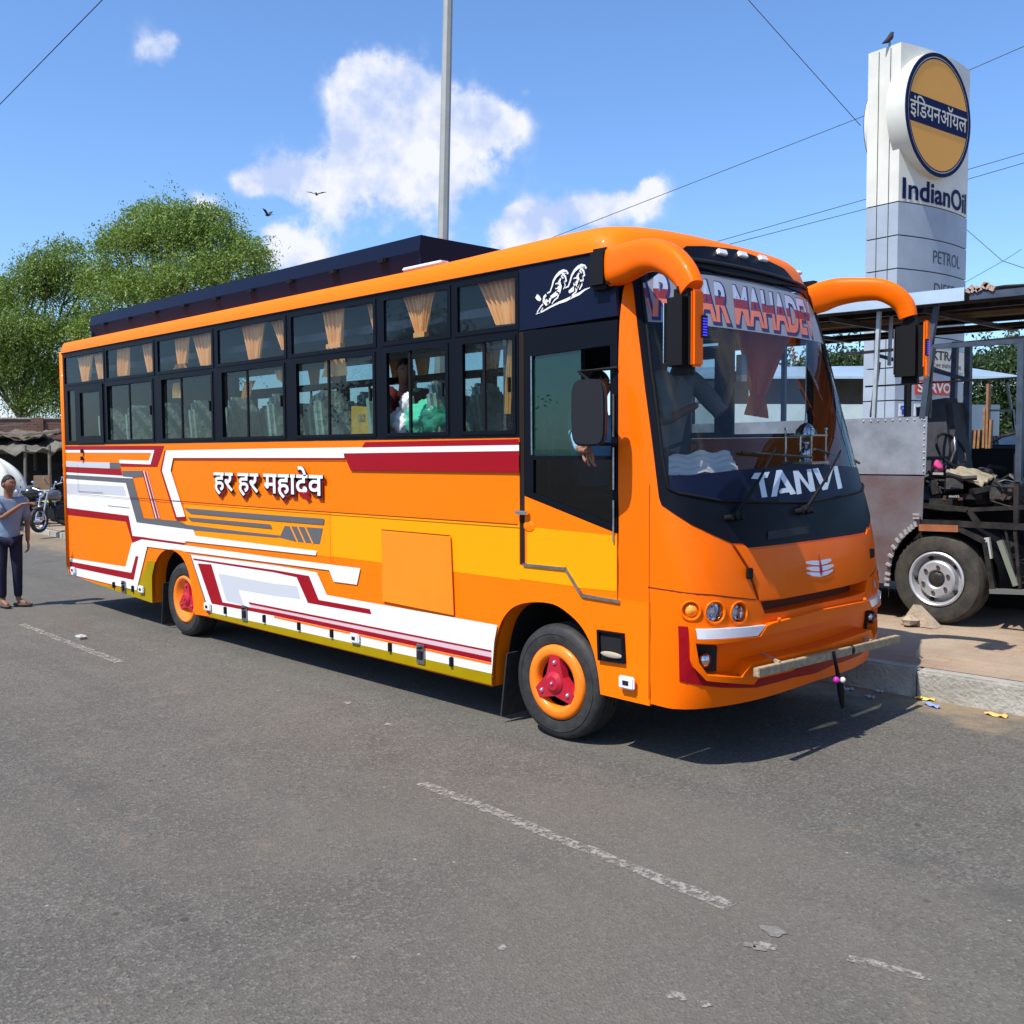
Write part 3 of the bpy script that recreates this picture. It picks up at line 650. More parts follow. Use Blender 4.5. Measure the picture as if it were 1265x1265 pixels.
# strip lamps, round lamps, fog lamps on both sides
strip = FR((858.5, 776.5), (900, 775), (942, 771.5), (932, 784), (909, 786), (859.5, 788.5))
for sg in (1, -1):
    m_ = lambda L_: [(u*sg, z) for u, z in L_]
    s_ = patch('strip_lamp', m_(strip), F, M['lamp'], bus, .030, .03, du=.06, dv=.05, smooth=True)
    b = MB()
    for i, (x_, y_, r_) in enumerate(lamps):
        u, z = fr(x_, y_); u *= sg; o = F(u, z); nn = (F(u, z, .1)-o).normalized(); ax = nn.cross(Vector((0, 0, 1))).normalized(); ay = nn.cross(ax)
        if ay.z < 0: ay = -ay
        def disc(prof, name, m__, par):
            b = MB(); n = 24; vs = [o+ax*math.cos(2*math.pi*j/n)*a+ay*math.sin(2*math.pi*j/n)*a+nn*h for a, h in prof for j in range(n)]
            b.add(vs, [(k*n+j, k*n+(j+1) % n, (k+1)*n+(j+1) % n, (k+1)*n+j) for k in range(len(prof)-1) for j in range(n)]); return b.build(name, m__, par, smooth=True)
        h_ = disc([(r_+.012, .0), (r_+.009, .006), (r_+.002, .008), (r_-.004, .002), (r_-.012, -.035), (r_-.022, -.04)], 'headlamp_bezel' if i else 'indicator_bezel', OF, bus)
        k = r_-.010
        if i == 0: disc([(k, -.03), (k*.9, -.015), (k*.6, .0), (k*.05, .006)], 'amber_lens', M['amberlens'], h_)
        else:
            disc([(k, -.02), (k*.8, -.035), (k*.45, -.07), (.012, -.085), (.001, -.085)], 'reflector', M['refl'], h_)
            disc([(.022, -.06), (.02, -.045), (.001, -.04)], 'bulb', M['lamp'], h_)
            disc([(k, -.014), (k*.85, .0), (k*.5, .010), (.001, .013)], 'lens', M['lens'], h_)
    fg = FR((862, 800), (891, 800.5), (890, 832), (873, 831), (863, 817))
    fgb = patch('fog_lamp', m_(fg), F, M['grey'], bus, -.045, .02, du=.1)
    u, z = fr(872.5, 817); o = F(u*sg, z, -.03); nn = (F(u*sg, z, .1)-F(u*sg, z)).normalized()
    b = MB(); b.sphere(o, .048, 16, 10, (.7, 1, 1)); b.build('reflector', M['refl'], fgb, smooth=True)
    b = MB(); b.sphere(o+nn*.01, .052, 16, 10, (.7, 1, 1)); b.build('lens', M['lens'], fgb, smooth=True)
    # hood clip and screw cap
    u, z = fr(923.5, 708.5); o = F(u*sg, z, .018); b = MB(); b.box(o, (.03, .05, .07)); b.build('bonnet_clip', M['matte'], bus, bev=.006)
    u, z = fr(956.4, 763.8); b = MB(); b.sphere(F(u*sg, z, .04), .014, 8, 6); b.build('bolt', M['orange_front'], bus, smooth=True)
    # seam from side to bonnet
    L1 = m_(dens(FR((800.5, 725.4), (830, 729.8), (880, 735), (934, 741)), .05, False))
    b = MB(); n = len(L1); b.add([F(u, z+.004, .0015) for u, z in L1]+[F(u, z-.004, .0015) for u, z in L1], [(i, i+1, n+i+1, n+i) for i in range(n-1)]); b.build('panel_seam', M['seam'], bus, fix=False)
    L1 = m_([(u_at_x(-.80, z), z) for z in [.45+.07*k for k in range(21)]])
    b = MB(); n = len(L1); b.add([F(u-.0022, z, .0015) for u, z in L1]+[F(u+.0022, z, .0015) for u, z in L1], [(i, i+1, n+i+1, n+i) for i in range(n-1)]); b.build('panel_seam', M['seam'], bus, fix=False)
hood = [(0, zof(1008, 731))]+FR((965, 738.8), (937.5, 741), (924, 702), (906, 674), (918.5, 674.3), (924.5, 679.5))+[(0, zc_blk-.012)]
patch('bonnet', sym(hood), F, OF, bus, .014, .012, du=.06, dv=.08, smooth=True)
hl = dens(FR((936.5, 741.5), (923, 702), (904.5, 673)), .05, False)
for sg in (1, -1):
    b = MB(); n = len(hl); b.add([F(u*sg-.006, z, .0025) for u, z in hl]+[F(u*sg+.004, z, .0025) for u, z in hl], [(i, i+1, n+i+1, n+i) for i in range(n-1)]); b.build('panel_seam', M['seam'], bus, fix=False)
# forehead mark on the bonnet
def fstroke(pts, w, mt, off=.018, z_=lambda X, Y: (980+X/8.433, 580+Y/8.433)):
    P = [fr(*z_(*p)) for p in pts]; n = len(P); b = MB(); Lf, Rt = [], []
    for i, p in enumerate(P):
        a, c = P[max(i-1, 0)], P[min(i+1, n-1)]; dx, dz = c[0]-a[0], c[1]-a[1]; l = math.hypot(dx, dz); ww = (w[i] if isinstance(w, list) else w)/2
        Lf.append(F(p[0]-dz/l*ww, p[1]+dx/l*ww, off)); Rt.append(F(p[0]+dz/l*ww, p[1]-dx/l*ww, off))
    b.add(Lf+Rt, [(i, i+1, n+i+1, n+i) for i in range(n-1)]); return b.build('forehead_mark', M[mt], bus, fix=False)
fstroke([(105, 970), (180, 972), (250, 975), (320, 958), (370, 942)], [.012, .030, .032, .032, .016], 'pale')
fstroke([(108, 1030), (180, 1035), (260, 1038), (330, 1020), (395, 998)], [.012, .030, .032, .032, .016], 'pale')
fstroke([(115, 1078), (180, 1092), (260, 1097), (330, 1078), (388, 1050)], [.012, .026, .028, .026, .012], 'pale')
fstroke([(243, 885), (250, 950), (258, 1010), (264, 1060), (262, 1108)], [.006, .018, .034, .038, .010], 'red', .020)
# ---- windscreen surround, glass, lettering
g_near = [(0, zof(985, 622))]+FR((955.5, 620.7), (891, 619.5), (838, 609.5), (825.5, 603), (818, 561), (803, 444), (792, 352))
zgt = zof(934, 345.5); ur, zr = fr(994.8, 357)
g_near[-1] = (g_near[-1][0], g_near[-1][1])
g_near += [(-ur-.02, max(zr, g_near[-1][1]+.02)), (-.35, zgt-.004), (0, zgt)]
blk_outer = [(0, zc_blk)]+BLK+[(BLK[-1][0]-.01, capR[0][1]-.02)]+cap+[(0, zof(906, 308))]
patch('windscreen_surround', sym(blk_outer), F, M['black'], bus, .006, .02, holes=[sym(g_near)], du=.06, dv=.12, smooth=True)
ws = patch('windscreen', sym(g_near), F, M['wglass'], bus, .0, 0, du=.05, dv=.08, smooth=True)
gas = dens(sym(g_near), .06); b = MB(); b.tube([F(u, z, .008) for u, z in gas+gas[:1]], .011, 6, cap=False); b.build('gasket', M['matte'], ws, smooth=True)
# upper black panel ledge
zl_ = zof(905, 330); b = MB(); pts = [F(u, zl_-.03*abs(u)**2, .012) for u in [i*.06 for i in range(-17, 18)]]; b.tube(pts, .016, 6); b.build('header_ledge', M['grey'], bus, smooth=True)
band = [(0, g_near[0][1]+.006)]+[(u, z+.006) for u, z in g_near[1:4]]+[(g_near[4][0]+.004, g_near[4][1])]+FR((823.3, 591.5), (865, 585.5), (908.7, 581), (960, 575.5))+[(0, zof(990, 573))]
patch('sun_strip', sym(band)[::-1], F, M['navy'], ws, .003, 0, du=.05, dv=.08, smooth=True)
zM = lambda X, Y: (780+X/3.419, 280+Y/3.419)
for pts in ([(503, 1065), (518, 1041), (548, 1040), (534, 1067)], [(553, 1039), (582, 1036), (572, 1061), (557, 1063), (572, 1142), (549, 1145), (534, 1068)],
            [(588, 1142), (610, 1030), (632, 1027), (694, 1128), (670, 1133), (628, 1062), (612, 1139)], [(622, 1118), (630, 1107), (652, 1104), (664, 1122), (625, 1128)],
            [(680, 1032), (702, 1030), (748, 1092), (738, 1026), (757, 1024), (775, 1117), (754, 1121), (708, 1062), (717, 1128), (697, 1132)],
            [(762, 1023), (786, 1020), (812, 1078), (826, 1082), (838, 1014), (852, 1014), (826, 1110), (806, 1114)], [(850, 1013), (868, 1011), (889, 1105), (870, 1109)]):
    patch('screen_lettering', FR(*[zM(*p) for p in pts]), F, M['text_silver'], ws, .0045, 0, du=.05, smooth=True)
# name banner along the top of the screen
zb0 = zof(900, 406); zb1 = zgt-.03
ban = [(0, zb0)]+[(u, zb0) for u in (-.3, -.6, -.9)]+[(fr(797, 399.6)[0]+.01, zb0)]+[(fr(794, 356)[0]+.02, zb1-.03), (-.9, zb1-.03), (-.35, zb1-.003), (0, zb1)]
patch('banner', sym(ban), F, M['banner'], ws, .0025, 0, du=.06, dv=.1, smooth=True)
ua, ub = fr(903, 378)[0], fr(989, 388)[0]
def twotone():
    m = mat('banner_two_tone', (.6, .6, .7), .5, coat=.2); T = m.node_tree; g = T.nodes.new('ShaderNodeTexCoord'); s_ = T.nodes.new('ShaderNodeSeparateXYZ'); T.links.new(g.outputs['Object'], s_.inputs[0])
    r_ = T.nodes.new('ShaderNodeValToRGB'); r_.color_ramp.interpolation = 'CONSTANT'; mr = T.nodes.new('ShaderNodeMapRange'); T.links.new(s_.outputs[2], mr.inputs[0]); mr.inputs[1].default_value = zb0; mr.inputs[2].default_value = zb1
    e = r_.color_ramp.elements; e[0].position = 0; e[0].color = (.62, .17, .10, 1); e[1].position = .42; e[1].color = (.22, .025, .04, 1)
    n = e.new(.60); n.color = (.40, .45, .58, 1)  # pale tone dimmed for the same shade behind the glass
    T.links.new(mr.outputs[0], r_.inputs[0]); T.links.new(r_.outputs[0], T.nodes['Principled BSDF'].inputs['Base Color']); return m
tt = twotone(); WORD = 'HAR HAR MAHADEV'
rv, _ = textmesh('MAHADE'); rw, _ = textmesh(WORD); wt = lambda v: max(p[0] for p in v)-min(p[0] for p in v)
sc_ = (ub-ua)/wt(rv); ux1 = ua+wt(textmesh('MAHADEV')[0])*sc_; ux0 = ux1-wt(rw)*sc_
hgt = zb1-zb0; tb = (ux0, zb0+.12*hgt, ux1, zb0+.84*hgt); ugl = fr(796, 380)[0]+.03
def Fb(u, z, off): return F(u, z, off) if abs(u) < 1.44 else F(math.copysign(1.44, u), z, off)
text('banner_lettering', WORD, tb, Fb, M['nblue'], ws, .004, bold=.07, slant=.34, d=(.012, -.008), spacing=1.0, clip=(ugl, -ugl))
text('banner_lettering', WORD, tb, Fb, tt, ws, .0052, bold=.03, slant=.34, clip=(ugl, -ugl))
# small roof lamps in the black header, faint grey rectangle under the screen
for px_, py_ in ((890, 313.6), (915.6, 316.6), (940.8, 321.4)):
    u, z = fr(px_, py_); b = MB(); p4 = [(u-.055, z-.016), (u+.055, z-.016), (u+.05, z+.022), (u-.05, z+.022)]
    b.prism(p4, F, .03, .03); b.build('marker_lamp', M['lamp'], bus, bev=.006)
for sg in (1,):
    u, z = fr(1000.5, 336.5); b = MB(); b.sphere(F(u*sg, z, .004), .04, 12, 8, (1, 1.3, .5)); b.build('marker_lamp', M['lamp'], bus, smooth=True)
tb = fr(880, 300); te = fr(922, 304)
patch('grey_rect', FR((947, 657), (997, 650), (997, 659), (947, 667)), F, M['grey'], bus, .012, .004)
# wipers
for piv, a1, b0, b1 in (((904, 639), (951, 557), (913, 560), (1000, 566)), ((990.5, 631), (1031, 559), (1003, 556), (1068, 573))):
    f_ = lambda p, o: F(*fr(*p), o)
    b = MB(); b.tube([f_(piv, .03), f_(((piv[0]+a1[0])/2, (piv[1]+a1[1])/2), .06), f_(a1, .05)], [.013, .010, .007], 8); wp = b.build('wiper', M['matte'], bus, smooth=True)
    b = MB(); b.tube([f_((b0[0]+(b1[0]-b0[0])*t, b0[1]+(b1[1]-b0[1])*t), .022) for t in (0, .25, .5, .75, 1)], .010, 6); b.build('blade', M['rubber'], wp)
    b = MB()
    for dx, r_ in ((-7, .022), (0, .03), (6, .02)):
        p = f_((piv[0]+dx, piv[1]+abs(dx)*.3), .02); b.tube([p-Vector((.02, 0, 0)), p+Vector((.035, 0, .01))], r_, 10)
    b.build('wiper_spindle', M['matte'], wp, bev=.003)
# ---- roof shell
zs = [3.385, 3.42, 3.46, 3.50, 3.53, 3.56, 3.59, 3.62, 3.65, 3.68, 3.70, 3.72, 3.735, 3.75, 3.76]
vs = []; cnt = 0
for z in zs:
    row = []; xr = XR-.03+(0 if z < 3.5 else .06*(z-3.5)/.25)
    def addp(u):
        row.append(F0(u, z))
    sides = [i/24 for i in range(24)]
    xs_side = X0(z)-FD
    for t in sides: row.append(Vector((xr+(xs_side-xr)*t, YC-lerp_tab(HW, z), z)))
    for i in range(61): row.append(F0(-UM+2*UM*i/60, z))
    for t in sides: row.append(Vector((xs_side+(xr-xs_side)*(t+1/24), YC+lerp_tab(HW, z), z)))
    vs += row; cnt = len(row)
def rz_(v):                                      # behind the front dome the roof is nearly flat
    k = max(0, min(1, (v.x+3.6)/2.0)); k = .28+.72*k*k*(3-2*k); z_ = v.z if v.z < 3.56 else 3.56+(v.z-3.56)*.66
    return Vector((v.x, v.y, z_ if z_ < 3.53 else 3.53+(z_-3.53)*k))
vs = [rz_(v) for v in vs]
b = MB(); fs = []
for k in range(len(zs)-1):
    for i in range(cnt): fs.append((k*cnt+i, k*cnt+(i+1) % cnt, (k+1)*cnt+(i+1) % cnt, (k+1)*cnt+i))
fs.append(tuple(range((len(zs)-1)*cnt, len(zs)*cnt)))
b.add(vs, fs); b.build('roof', M['orange'], bus, smooth=.5)
b = MB(); b.tube([SIDE(XR+.02, UTOP+.008, .012), SIDE(-1.15, UTOP+.008, .012)], .007, 6); b.build('rain_gutter', M['matte'], bus)
# ---- rear, far side, floor, ceiling
b = MB(); b.box((XR-.02, YC, (BOT+.1+3.4)/2), (.06, BW-.01, 3.4-BOT-.1)); b.build('rear_panel', M['orange'], bus, bev=.02); b = MB(); b.box((XR+.06, YC, 2.4), (.03, BW-.1, 1.9)); b.build('rear_lining', M['inside'], bus)
b = MB(); b.tube([(XR-.005, .015, .52), (XR-.01, .015, 2.2), (XR-.01, .015, 3.4)], .045, 10); b.tube([(XR-.005, BW-.015, .52), (XR-.01, BW-.015, 3.4)], .045, 10); b.build('corner_post', M['orange'], bus, smooth=True)
patch('far_side_panel', [(XR, BOT+.1), (XS, BOT+.12), (XS, 1.085), (XDF, 1.085), (XDF, SILL), (XR, SILL)], FSIDE, M['orange'], bus, 0, .03)
patch('far_quarter_panel', [(XB1+.003, SILL+.003), (XDF, SILL+.003), (XDF, UTOP), (XB1+.003, UTOP)], FSIDE, M['black'], bus, 0, .03, holes=[rect(XB1+.15, XDF-.06, 2.2, 2.95)])
b = MB(); b.box(((XR-2.2)/2, YC, 1.42), (abs(XR+2.2), BW-.1, .06)); b.box((-1.75, YC, 1.15), (.95, BW-.1, .05)); b.box((-2.22, YC, 1.28), (.05, BW-.1, .3)); b.box((-.90, YC, 1.0), (.74, BW-.42, .05)); b.box((-.90, YC, .62), (.6, BW-.5, .05)); b.build('floor', M['inside'], bus)
b = MB(); b.box(((XR-1.5)/2, YC, 3.42), (abs(XR+1.5), BW-.12, .03)); b.build('ceiling', M['ceil'], bus)
b = MB(); b.box((-5.7, YC, .75), (9.6, .9, .36)); b.box((-4.55, .95, .66), (4.0, 1.2, .5)); b.box((-9.3, YC, .75), (2.4, 1.9, .4))
for x in (-1.66, -7.42): b.tube([(x, .25, .415), (x, BW-.25, .415)], .09, 10)
b.build('chassis_dark_fill', M['under'], bus)  # axles and plain dark boxes, added to block light under the body
for yy in (.50, BW-.50):
    b = MB(); b.box(((XR-2.3)/2, yy, 3.16), (abs(XR+2.4), .40, .07)); b.build('luggage_shelf', M['ceil'], bus)
b = MB(); b.tube([(-6.6, .26, zub+.05), (-2.1, .26, zub+.05)], .014, 6); b.build('led_strip', M['blue_led'], bus)
# engine cover, dash
dz = 1.92
b = MB(); dsh = [F(u, dz, -.06) for u in [-1.5+.1*i for i in range(31)]]; n = len(dsh)
b.add(dsh+[Vector((-1.12, p.y, dz-.02)) for p in dsh]+[Vector((-1.12, p.y, 1.2)) for p in dsh], [(i, i+1, n+i+1, n+i) for i in range(n-1)]+[(n+i, n+i+1, 2*n+i+1, 2*n+i) for i in range(n-1)])
b.build('dashboard', mat('dashboard', (.05, .05, .055), .6), bus)
b = MB(); c_ = Vector((-1.02, .52, 2.02)); ring = [c_+Matrix.Rotation(R(-30), 3, 'Y') @ Vector((.21*math.cos(a), .21*math.sin(a), 0)) for a in [2*math.pi*i/24 for i in range(25)]]
b.tube(ring, .014, 6, cap=False); b.tube([c_+Vector((.0, -.2, 0)), c_+Vector((0, .2, 0))], .014, 6); b.tube([c_, c_+Vector((.2, 0, -.3))], .03, 8); b.build('steering_wheel', M['matte'], bus, smooth=True)
# ---- seats
def seat(x, y0, w=.95, z0=1.45, m_='wrap'):
    b = MB(); tl = Matrix.Rotation(R(-12), 3, 'Y'); c = (x-.18, y0+w/2, z0+.78)
    for k in range(2):
        yy = y0+w*(.25+.5*k); b.box((x-.20, yy, z0+.74), (.13, w*.46, .78), tl, .86); b.box((x-.285, yy, z0+1.12), (.11, w*.34, .16), tl, .9)
    b.box((x+.08, y0+w/2, z0+.40), (.48, w*.97, .14)); o = b.build('seat', M[m_], bus, bev=.035)
    b = MB()
    for yy in (y0+.1, y0+w-.1): b.bar((x+.05, yy, z0), (x+.05, yy, z0+.35), .04)
    b.build('seat_frame', M['matte'], o); return o
for i in range(9):
    x = -2.95-.84*i; seat(x, .12); seat(x, BW-.12-.95)
seat(-1.72, .22, .62, 1.15, 'inside')
b = MB(); b.box((-2.24, .60, 2.1), (.03, 1.0, 1.6)); b.box((-2.24, BW-.62, 1.9), (.03, 1.0, 1.0)); b.build('partition', M['inside'], bus)
b = MB(); b.box((-1.72, .95, 3.02), (.9, .05, .62)); b.build('cab_sky_blocker', M['matte'], bus)  # dark board added to cover bright sky showing through the far cab window
# ---- curtains
def curtain(tl, tr, br, bl, y=.085, waist=None, pl=7, m_='curtain', sag=True, mp=None):
    """a gathered sheet between photo points: top left, top right, bottom right, bottom left"""
    P = [on(*p, 1, y) for p in (tl, tr, br, bl)]; nu, nv = pl*6, 14; b = MB(); vs = []
    for j in range(nv+1):
        t = j/nv; te_ = t**.75
        for i in range(nu+1):
            s = i/nu; a = P[0].lerp(P[1], s); c = P[3].lerp(P[2], s); p = Vector((a.x+(c.x-a.x)*te_, y, a.z+(c.z-a.z)*t))
            am = .022*(1-.55*t); p.y = y+am*math.sin(s*pl*2*math.pi+.8*math.sin(t*3+s*5))+.010*math.sin(s*pl*5+2)
            vs.append(p)
    b.add(vs, [(j*(nu+1)+i, j*(nu+1)+i+1, (j+1)*(nu+1)+i+1, (j+1)*(nu+1)+i) for j in range(nv) for i in range(nu)])
    o = b.build('curtain', M[m_], bus, smooth=True)
    if waist:
        b = MB(); q = P[3].lerp(P[2], .5); w_ = (P[2]-P[3]).length/2+.01
        b.box((q.x, y, q.z), (w_*2, .05, .04)); b.build('tieback', M[m_], o)
    return o
c4 = lambda z, pts: curtain(*[z(*p) for p in pts[:4]], **(pts[4] if len(pts) > 4 else {}))
c4(zE, [(955, 240), (1187, 215), (1187, 470), (1075, 482), dict(pl=8)]); c4(zE, [(1150, 555), (1170, 553), (1150, 915), (1118, 915), dict(pl=3)])
c4(zE, [(608, 322), (792, 305), (735, 525), (690, 533), dict(waist=1, pl=9)]); c4(zE, [(225, 402), (345, 385), (325, 575), (262, 590), dict(waist=1, pl=6)])
c4(zE, [(262, 590), (325, 578), (350, 725), (222, 738), dict(pl=4)]); c4(zE, [(448, 375), (494, 365), (494, 505), (480, 507), dict(pl=3)])
c4(zB, [(1003, 95), (1140, 65), (1105, 262), (1043, 272), dict(pl=7)]); c4(zB, [(1155, 75), (1238, 45), (1238, 218), (1218, 222), dict(pl=5)])
c4(zB, [(1035, 385), (1075, 380), (1045, 470), (1003, 475), dict(pl=4)]); c4(zB, [(1180, 330), (1230, 325), (1230, 400), (1190, 370), dict(pl=3)])
c4(zB, [(658, 165), (740, 150), (718, 290), (672, 295), dict(pl=5)]); c4(zB, [(672, 295), (718, 290), (720, 312), (645, 320), dict(pl=3)]); c4(zB, [(748, 148), (862, 125), (850, 300), (792, 302), dict(pl=7)])
c4(zB, [(655, 395), (690, 390), (690, 470), (640, 472), dict(pl=3)]); c4(zB, [(362, 220), (428, 205), (415, 352), (358, 358), dict(pl=5)]); c4(zB, [(487, 195), (548, 182), (545, 330), (515, 338), dict(pl=4)])
c4(zB, [(153, 265), (238, 245), (215, 382), (176, 388), dict(pl=6)]); c4(zB, [(240, 250), (288, 240), (285, 370), (260, 372), dict(pl=4)])
# curtain beyond the windscreen, on the far side of the cab
P4 = [(903, 404), (985, 412), (946, 490), (926, 488)]; P5 = [(925, 488), (946, 490), (949, 517), (918, 512)]
curtain(*P4, y=BW-.30, pl=8, m_='curtain2'); curtain(*P5, y=BW-.30, pl=4, m_='curtain2')
for xx in (-3.4, -5.1, -6.8, -8.6):
    for dx in (0, .5):
        curtain(*[proj(p) for p in ((xx+dx, BW-.1, zt), (xx+dx+.4, BW-.1, zt), (xx+dx+.3, BW-.1, zub), (xx+dx+.12, BW-.1, zub))], y=BW-.1, pl=5)
# ---- mirrors on curved arms, both sides
mg = mat('mirror_blue_led', (.01, .01, .3), .4, emit=(.05, .04, 1, 1.2))
for sg in (0, 1):
    Y = (lambda p: Vector(p)) if not sg else (lambda p: Vector((p[0], BW-p[1], p[2])))
    if not sg: cl = [on(754, 331, 1, .03), on(775, 324, 1, -.02), on(796, 316, 1, -.06), on(815, 316, 1, -.10), on(832, 324, 1, -.14), on(846, 339, 1, -.17), on(855, 357, 1, -.19)]
    else: cl = [(lambda q: Vector((q.x, BW-q.y, q.z)))(on(x, y, 1, BW+o)) for x, y, o in ((996, 374, -.16), (1015, 367, -.05), (1034, 361, .03), (1060, 358, .08), (1086, 358, .12), (1104, 365, .15), (1117, 377, .18), (1122, 392, .19))]
    rad = ([(.13, .140)] if sg else [])+[(.12, .150), (.115, .138), (.105, .118), (.098, .106), (.095, .102), (.088, .094), (.078, .084)]
    rad = [(a*.72, c*.90) if not sg else (a*.66, c*.82) for a, c in rad]
    pts = []; rads = []
    for i in range(len(cl)-1):                   # smooth the centre line
        for k in range(4):
            t = k/4; p0 = cl[max(i-1, 0)]; p1 = cl[i]; p2 = cl[i+1]; p3 = cl[min(i+2, len(cl)-1)]
            pts.append(.5*((2*p1)+(p2-p0)*t+(2*p0-5*p1+4*p2-p3)*t*t+(3*p1-p0-3*p2+p3)*t**3))
            rads.append(tuple(rad[i][j]+(rad[i+1][j]-rad[i][j])*t for j in (0, 1)))
    pts.append(cl[-1]); rads.append(rad[-1])
    b = MB(); b.tube([Y(p) for p in pts], rads, 28, ref=(0, 0, 1), pw=.72); arm = b.build('mirror_arm', OF, bus, smooth=.9)
    b = MB(); o = on(744, 333, 1, -.02) if not sg else cl[1]+Vector((-.10, .02, 0)); b.box(Y(o), (.17, .12, .27)); b.build('arm_bracket', M['matte'], arm, bev=.03)
    hc = Y(on(844, 410, 1, -.20)) if not sg else on(1125, 434, 1, BW+.20); b = MB(); dr_ = -1 if not sg else 1
    M_ = Matrix.Rotation(R(6*dr_), 3, 'Z'); b.box(hc, (.235, .16, .51), M_, .95); hd = b.build('mirror_head', M['matte'], bus, smooth=.5, bev=.055)
    b = MB(); b.box(hc+M_ @ Vector((.118, .012*dr_, .01)), (.03, .10, .45), M_); fc = b.build('front_cover', OF, hd, bev=.014)
    b = MB(); b.box(hc+M_ @ Vector((.135, .03*dr_*-1, .02)), (.012, .05, .13), M_); b.build('led_panel', M['matte'], fc)
    b = MB()
    for k in range(7): b.box(hc+M_ @ Vector((.143, .03*dr_*-1, -.03+k*.016)), (.004, .034, .007), M_)
    b.build('leds', mg, fc)
    b = MB(); b.box(hc+M_ @ Vector((-.117, 0, 0)), (.006, .09, .36), M_); b.build('mirror_glass', M['chrome'], hd)
    b = MB(); b.tube([hc+Vector((-.02, 0, .24)), hc+Vector((.0, 0, .30))], .03, 10); b.build('stem', M['matte'], hd)
# ---- roof carrier
ry = .30; xf_ = on(520, 290, 1, ry).x; xb_ = on(112, 392, 1, ry).x; zt_ = on(520, 290, 1, ry).z
b = MB(); prof = [(ry+.04, 3.56), (ry-.02, zt_-.13), (ry, zt_), (ry+.06, zt_), (ry+.06, 3.56)]; n = len(prof)
b.add([(xb_, y, z) for y, z in prof]+[(xf_, y, z) for y, z in prof], [(i, (i+1) % n, n+(i+1) % n, n+i) for i in range(n)]+[tuple(range(n)), tuple(range(2*n-1, n-1, -1))])
car = b.build('roof_carrier', M['navy'], bus)
b = MB(); b.add([(x, BW-y, z) for x, y, z in b.v] or [(xb_, BW-y, z) for y, z in prof]+[(xf_, BW-y, z) for y, z in prof], [(i, (i+1) % n, n+(i+1) % n, n+i) for i in range(n)]); b.build('side_board', M['navy'], car)
for x_ in (xf_-.02, xb_+.02): b = MB(); b.box((x_, YC, (3.58+zt_)/2), (.03, BW-2*ry, zt_-3.58)); b.build('end_board', M['navy'], car)
b = MB()
for i in range(9):
    x = xb_+.5+(xf_-xb_-1)*i/8; b.box((x, ry-.03, zt_-.15), (.12, .02, .025)); b.box((x+.03, ry-.04, zt_-.15), (.02, .02, .035))
b.build('hooks', M['matte'], car)
p = on(516, 325, 1, .16); b = MB(); b.box((p.x+.1, .16, 3.572), (.5, .10, .03)); b.build('carrier_foot', M['white'], car, bev=.01)
# ---- wheels
def bus_wheel(x, y, front, out=-1):
    o = MB(); Rr = .415; prof = [(.262, .03), (.278, -.006), (.33, -.018), (.385, -.010), (.405, .012), (.415, .04), (.415, .06), (.405, .062), (.405, .07), (.415, .072), (.415, .10), (.405, .102), (.405, .11), (.415, .112), (.415, .15), (.405, .152), (.405, .16), (.415, .162), (.415, .19), (.40, .225), (.33, .235), (.25, .22)]
    w = MB(); w.lathe([(r_, (h)*-out) for r_, h in prof], (x, y, Rr), 'Y', 64); wh = w.build('wheel', M['rubber'], bus, smooth=.7)
    w = MB(); w.lathe([(r_, h*-out) for r_, h in ((.345, -.0185), (.35, -.021), (.355, -.0185))], (x, y, Rr), 'Y', 64); w.build('sidewall_ring', M['rubber'], wh, smooth=True)
    if front: hp = [(.272, .03), (.270, -.010), (.252, -.024), (.215, -.030), (.190, -.022), (.178, .0), (.172, .03)]
    else: hp = [(.272, .02), (.262, -.008), (.240, -.012), (.215, .01), (.175, .05), (.13, .085), (.12, .09)]
    w = MB(); w.lathe([(r_, h*-out) for r_, h in hp], (x, y, Rr), 'Y', 48); w.build('rim', M['hub'], wh, smooth=True)
    w = MB(); w.lathe([(.26, .12*-out), (.17, .11*-out), (.10, .08*-out), (.08, .08*-out), (.001, .08*-out)], (x, y, Rr), 'Y', 32); w.build('brake_drum', M['grey'], wh, smooth=.7)
    w = MB(); dy = .0 if front else .05
    for k in range(3):
        a = R(90+120*k); ca, sa = math.cos(a), math.sin(a); T_ = lambda r_, t, h: (x+r_*ca-t*sa, y+(h+dy)*-out, Rr+r_*sa+t*ca)
        vs = [T_(.0, -.095, -.03), T_(.198, -.040, -.026), T_(.198, .040, -.026), T_(.0, .095, -.03), T_(.0, -.10, .03), T_(.20, -.050, .03), T_(.20, .050, .03), T_(.0, .10, .03)]
        w.add(vs, [(0, 1, 2, 3), (7, 6, 5, 4), (0, 4, 5, 1), (1, 5, 6, 2), (2, 6, 7, 3), (3, 7, 4, 0)])
    w.lathe([(.085, .02*-out+dy*-out), (.08, (-.035+dy)*-out), (.05, (-.055+dy)*-out), (.001, (-.057+dy)*-out)], (x, y, Rr), 'Y', 24)
    w.build('hub_star' if front else 'hub', M['red'], wh, smooth=.5)
    w = MB()
    for k in range(3):
        a = R(90+120*k); w.sphere((x+.145*math.cos(a), y+(dy-.027)*-out, Rr+.145*math.sin(a)), .018, 8, 6)
    w.sphere((x, y+(dy-.058)*-out, Rr), .013, 8, 6); w.build('wheel_nuts', M['chrome'] if front else M['red'], wh, smooth=True)
for xw, fr_ in ((-1.662, True), (-7.40, False)):
    bus_wheel(xw, .045, fr_, -1); bus_wheel(xw, BW-.045, fr_, 1)
for x in (-2.22, -7.98):
    b = MB(); b.box((x, .22, .30), (.012, .34, .5), Matrix.Rotation(R(8), 3, 'Y')); b.build('mud_flap', M['rubber'], bus)
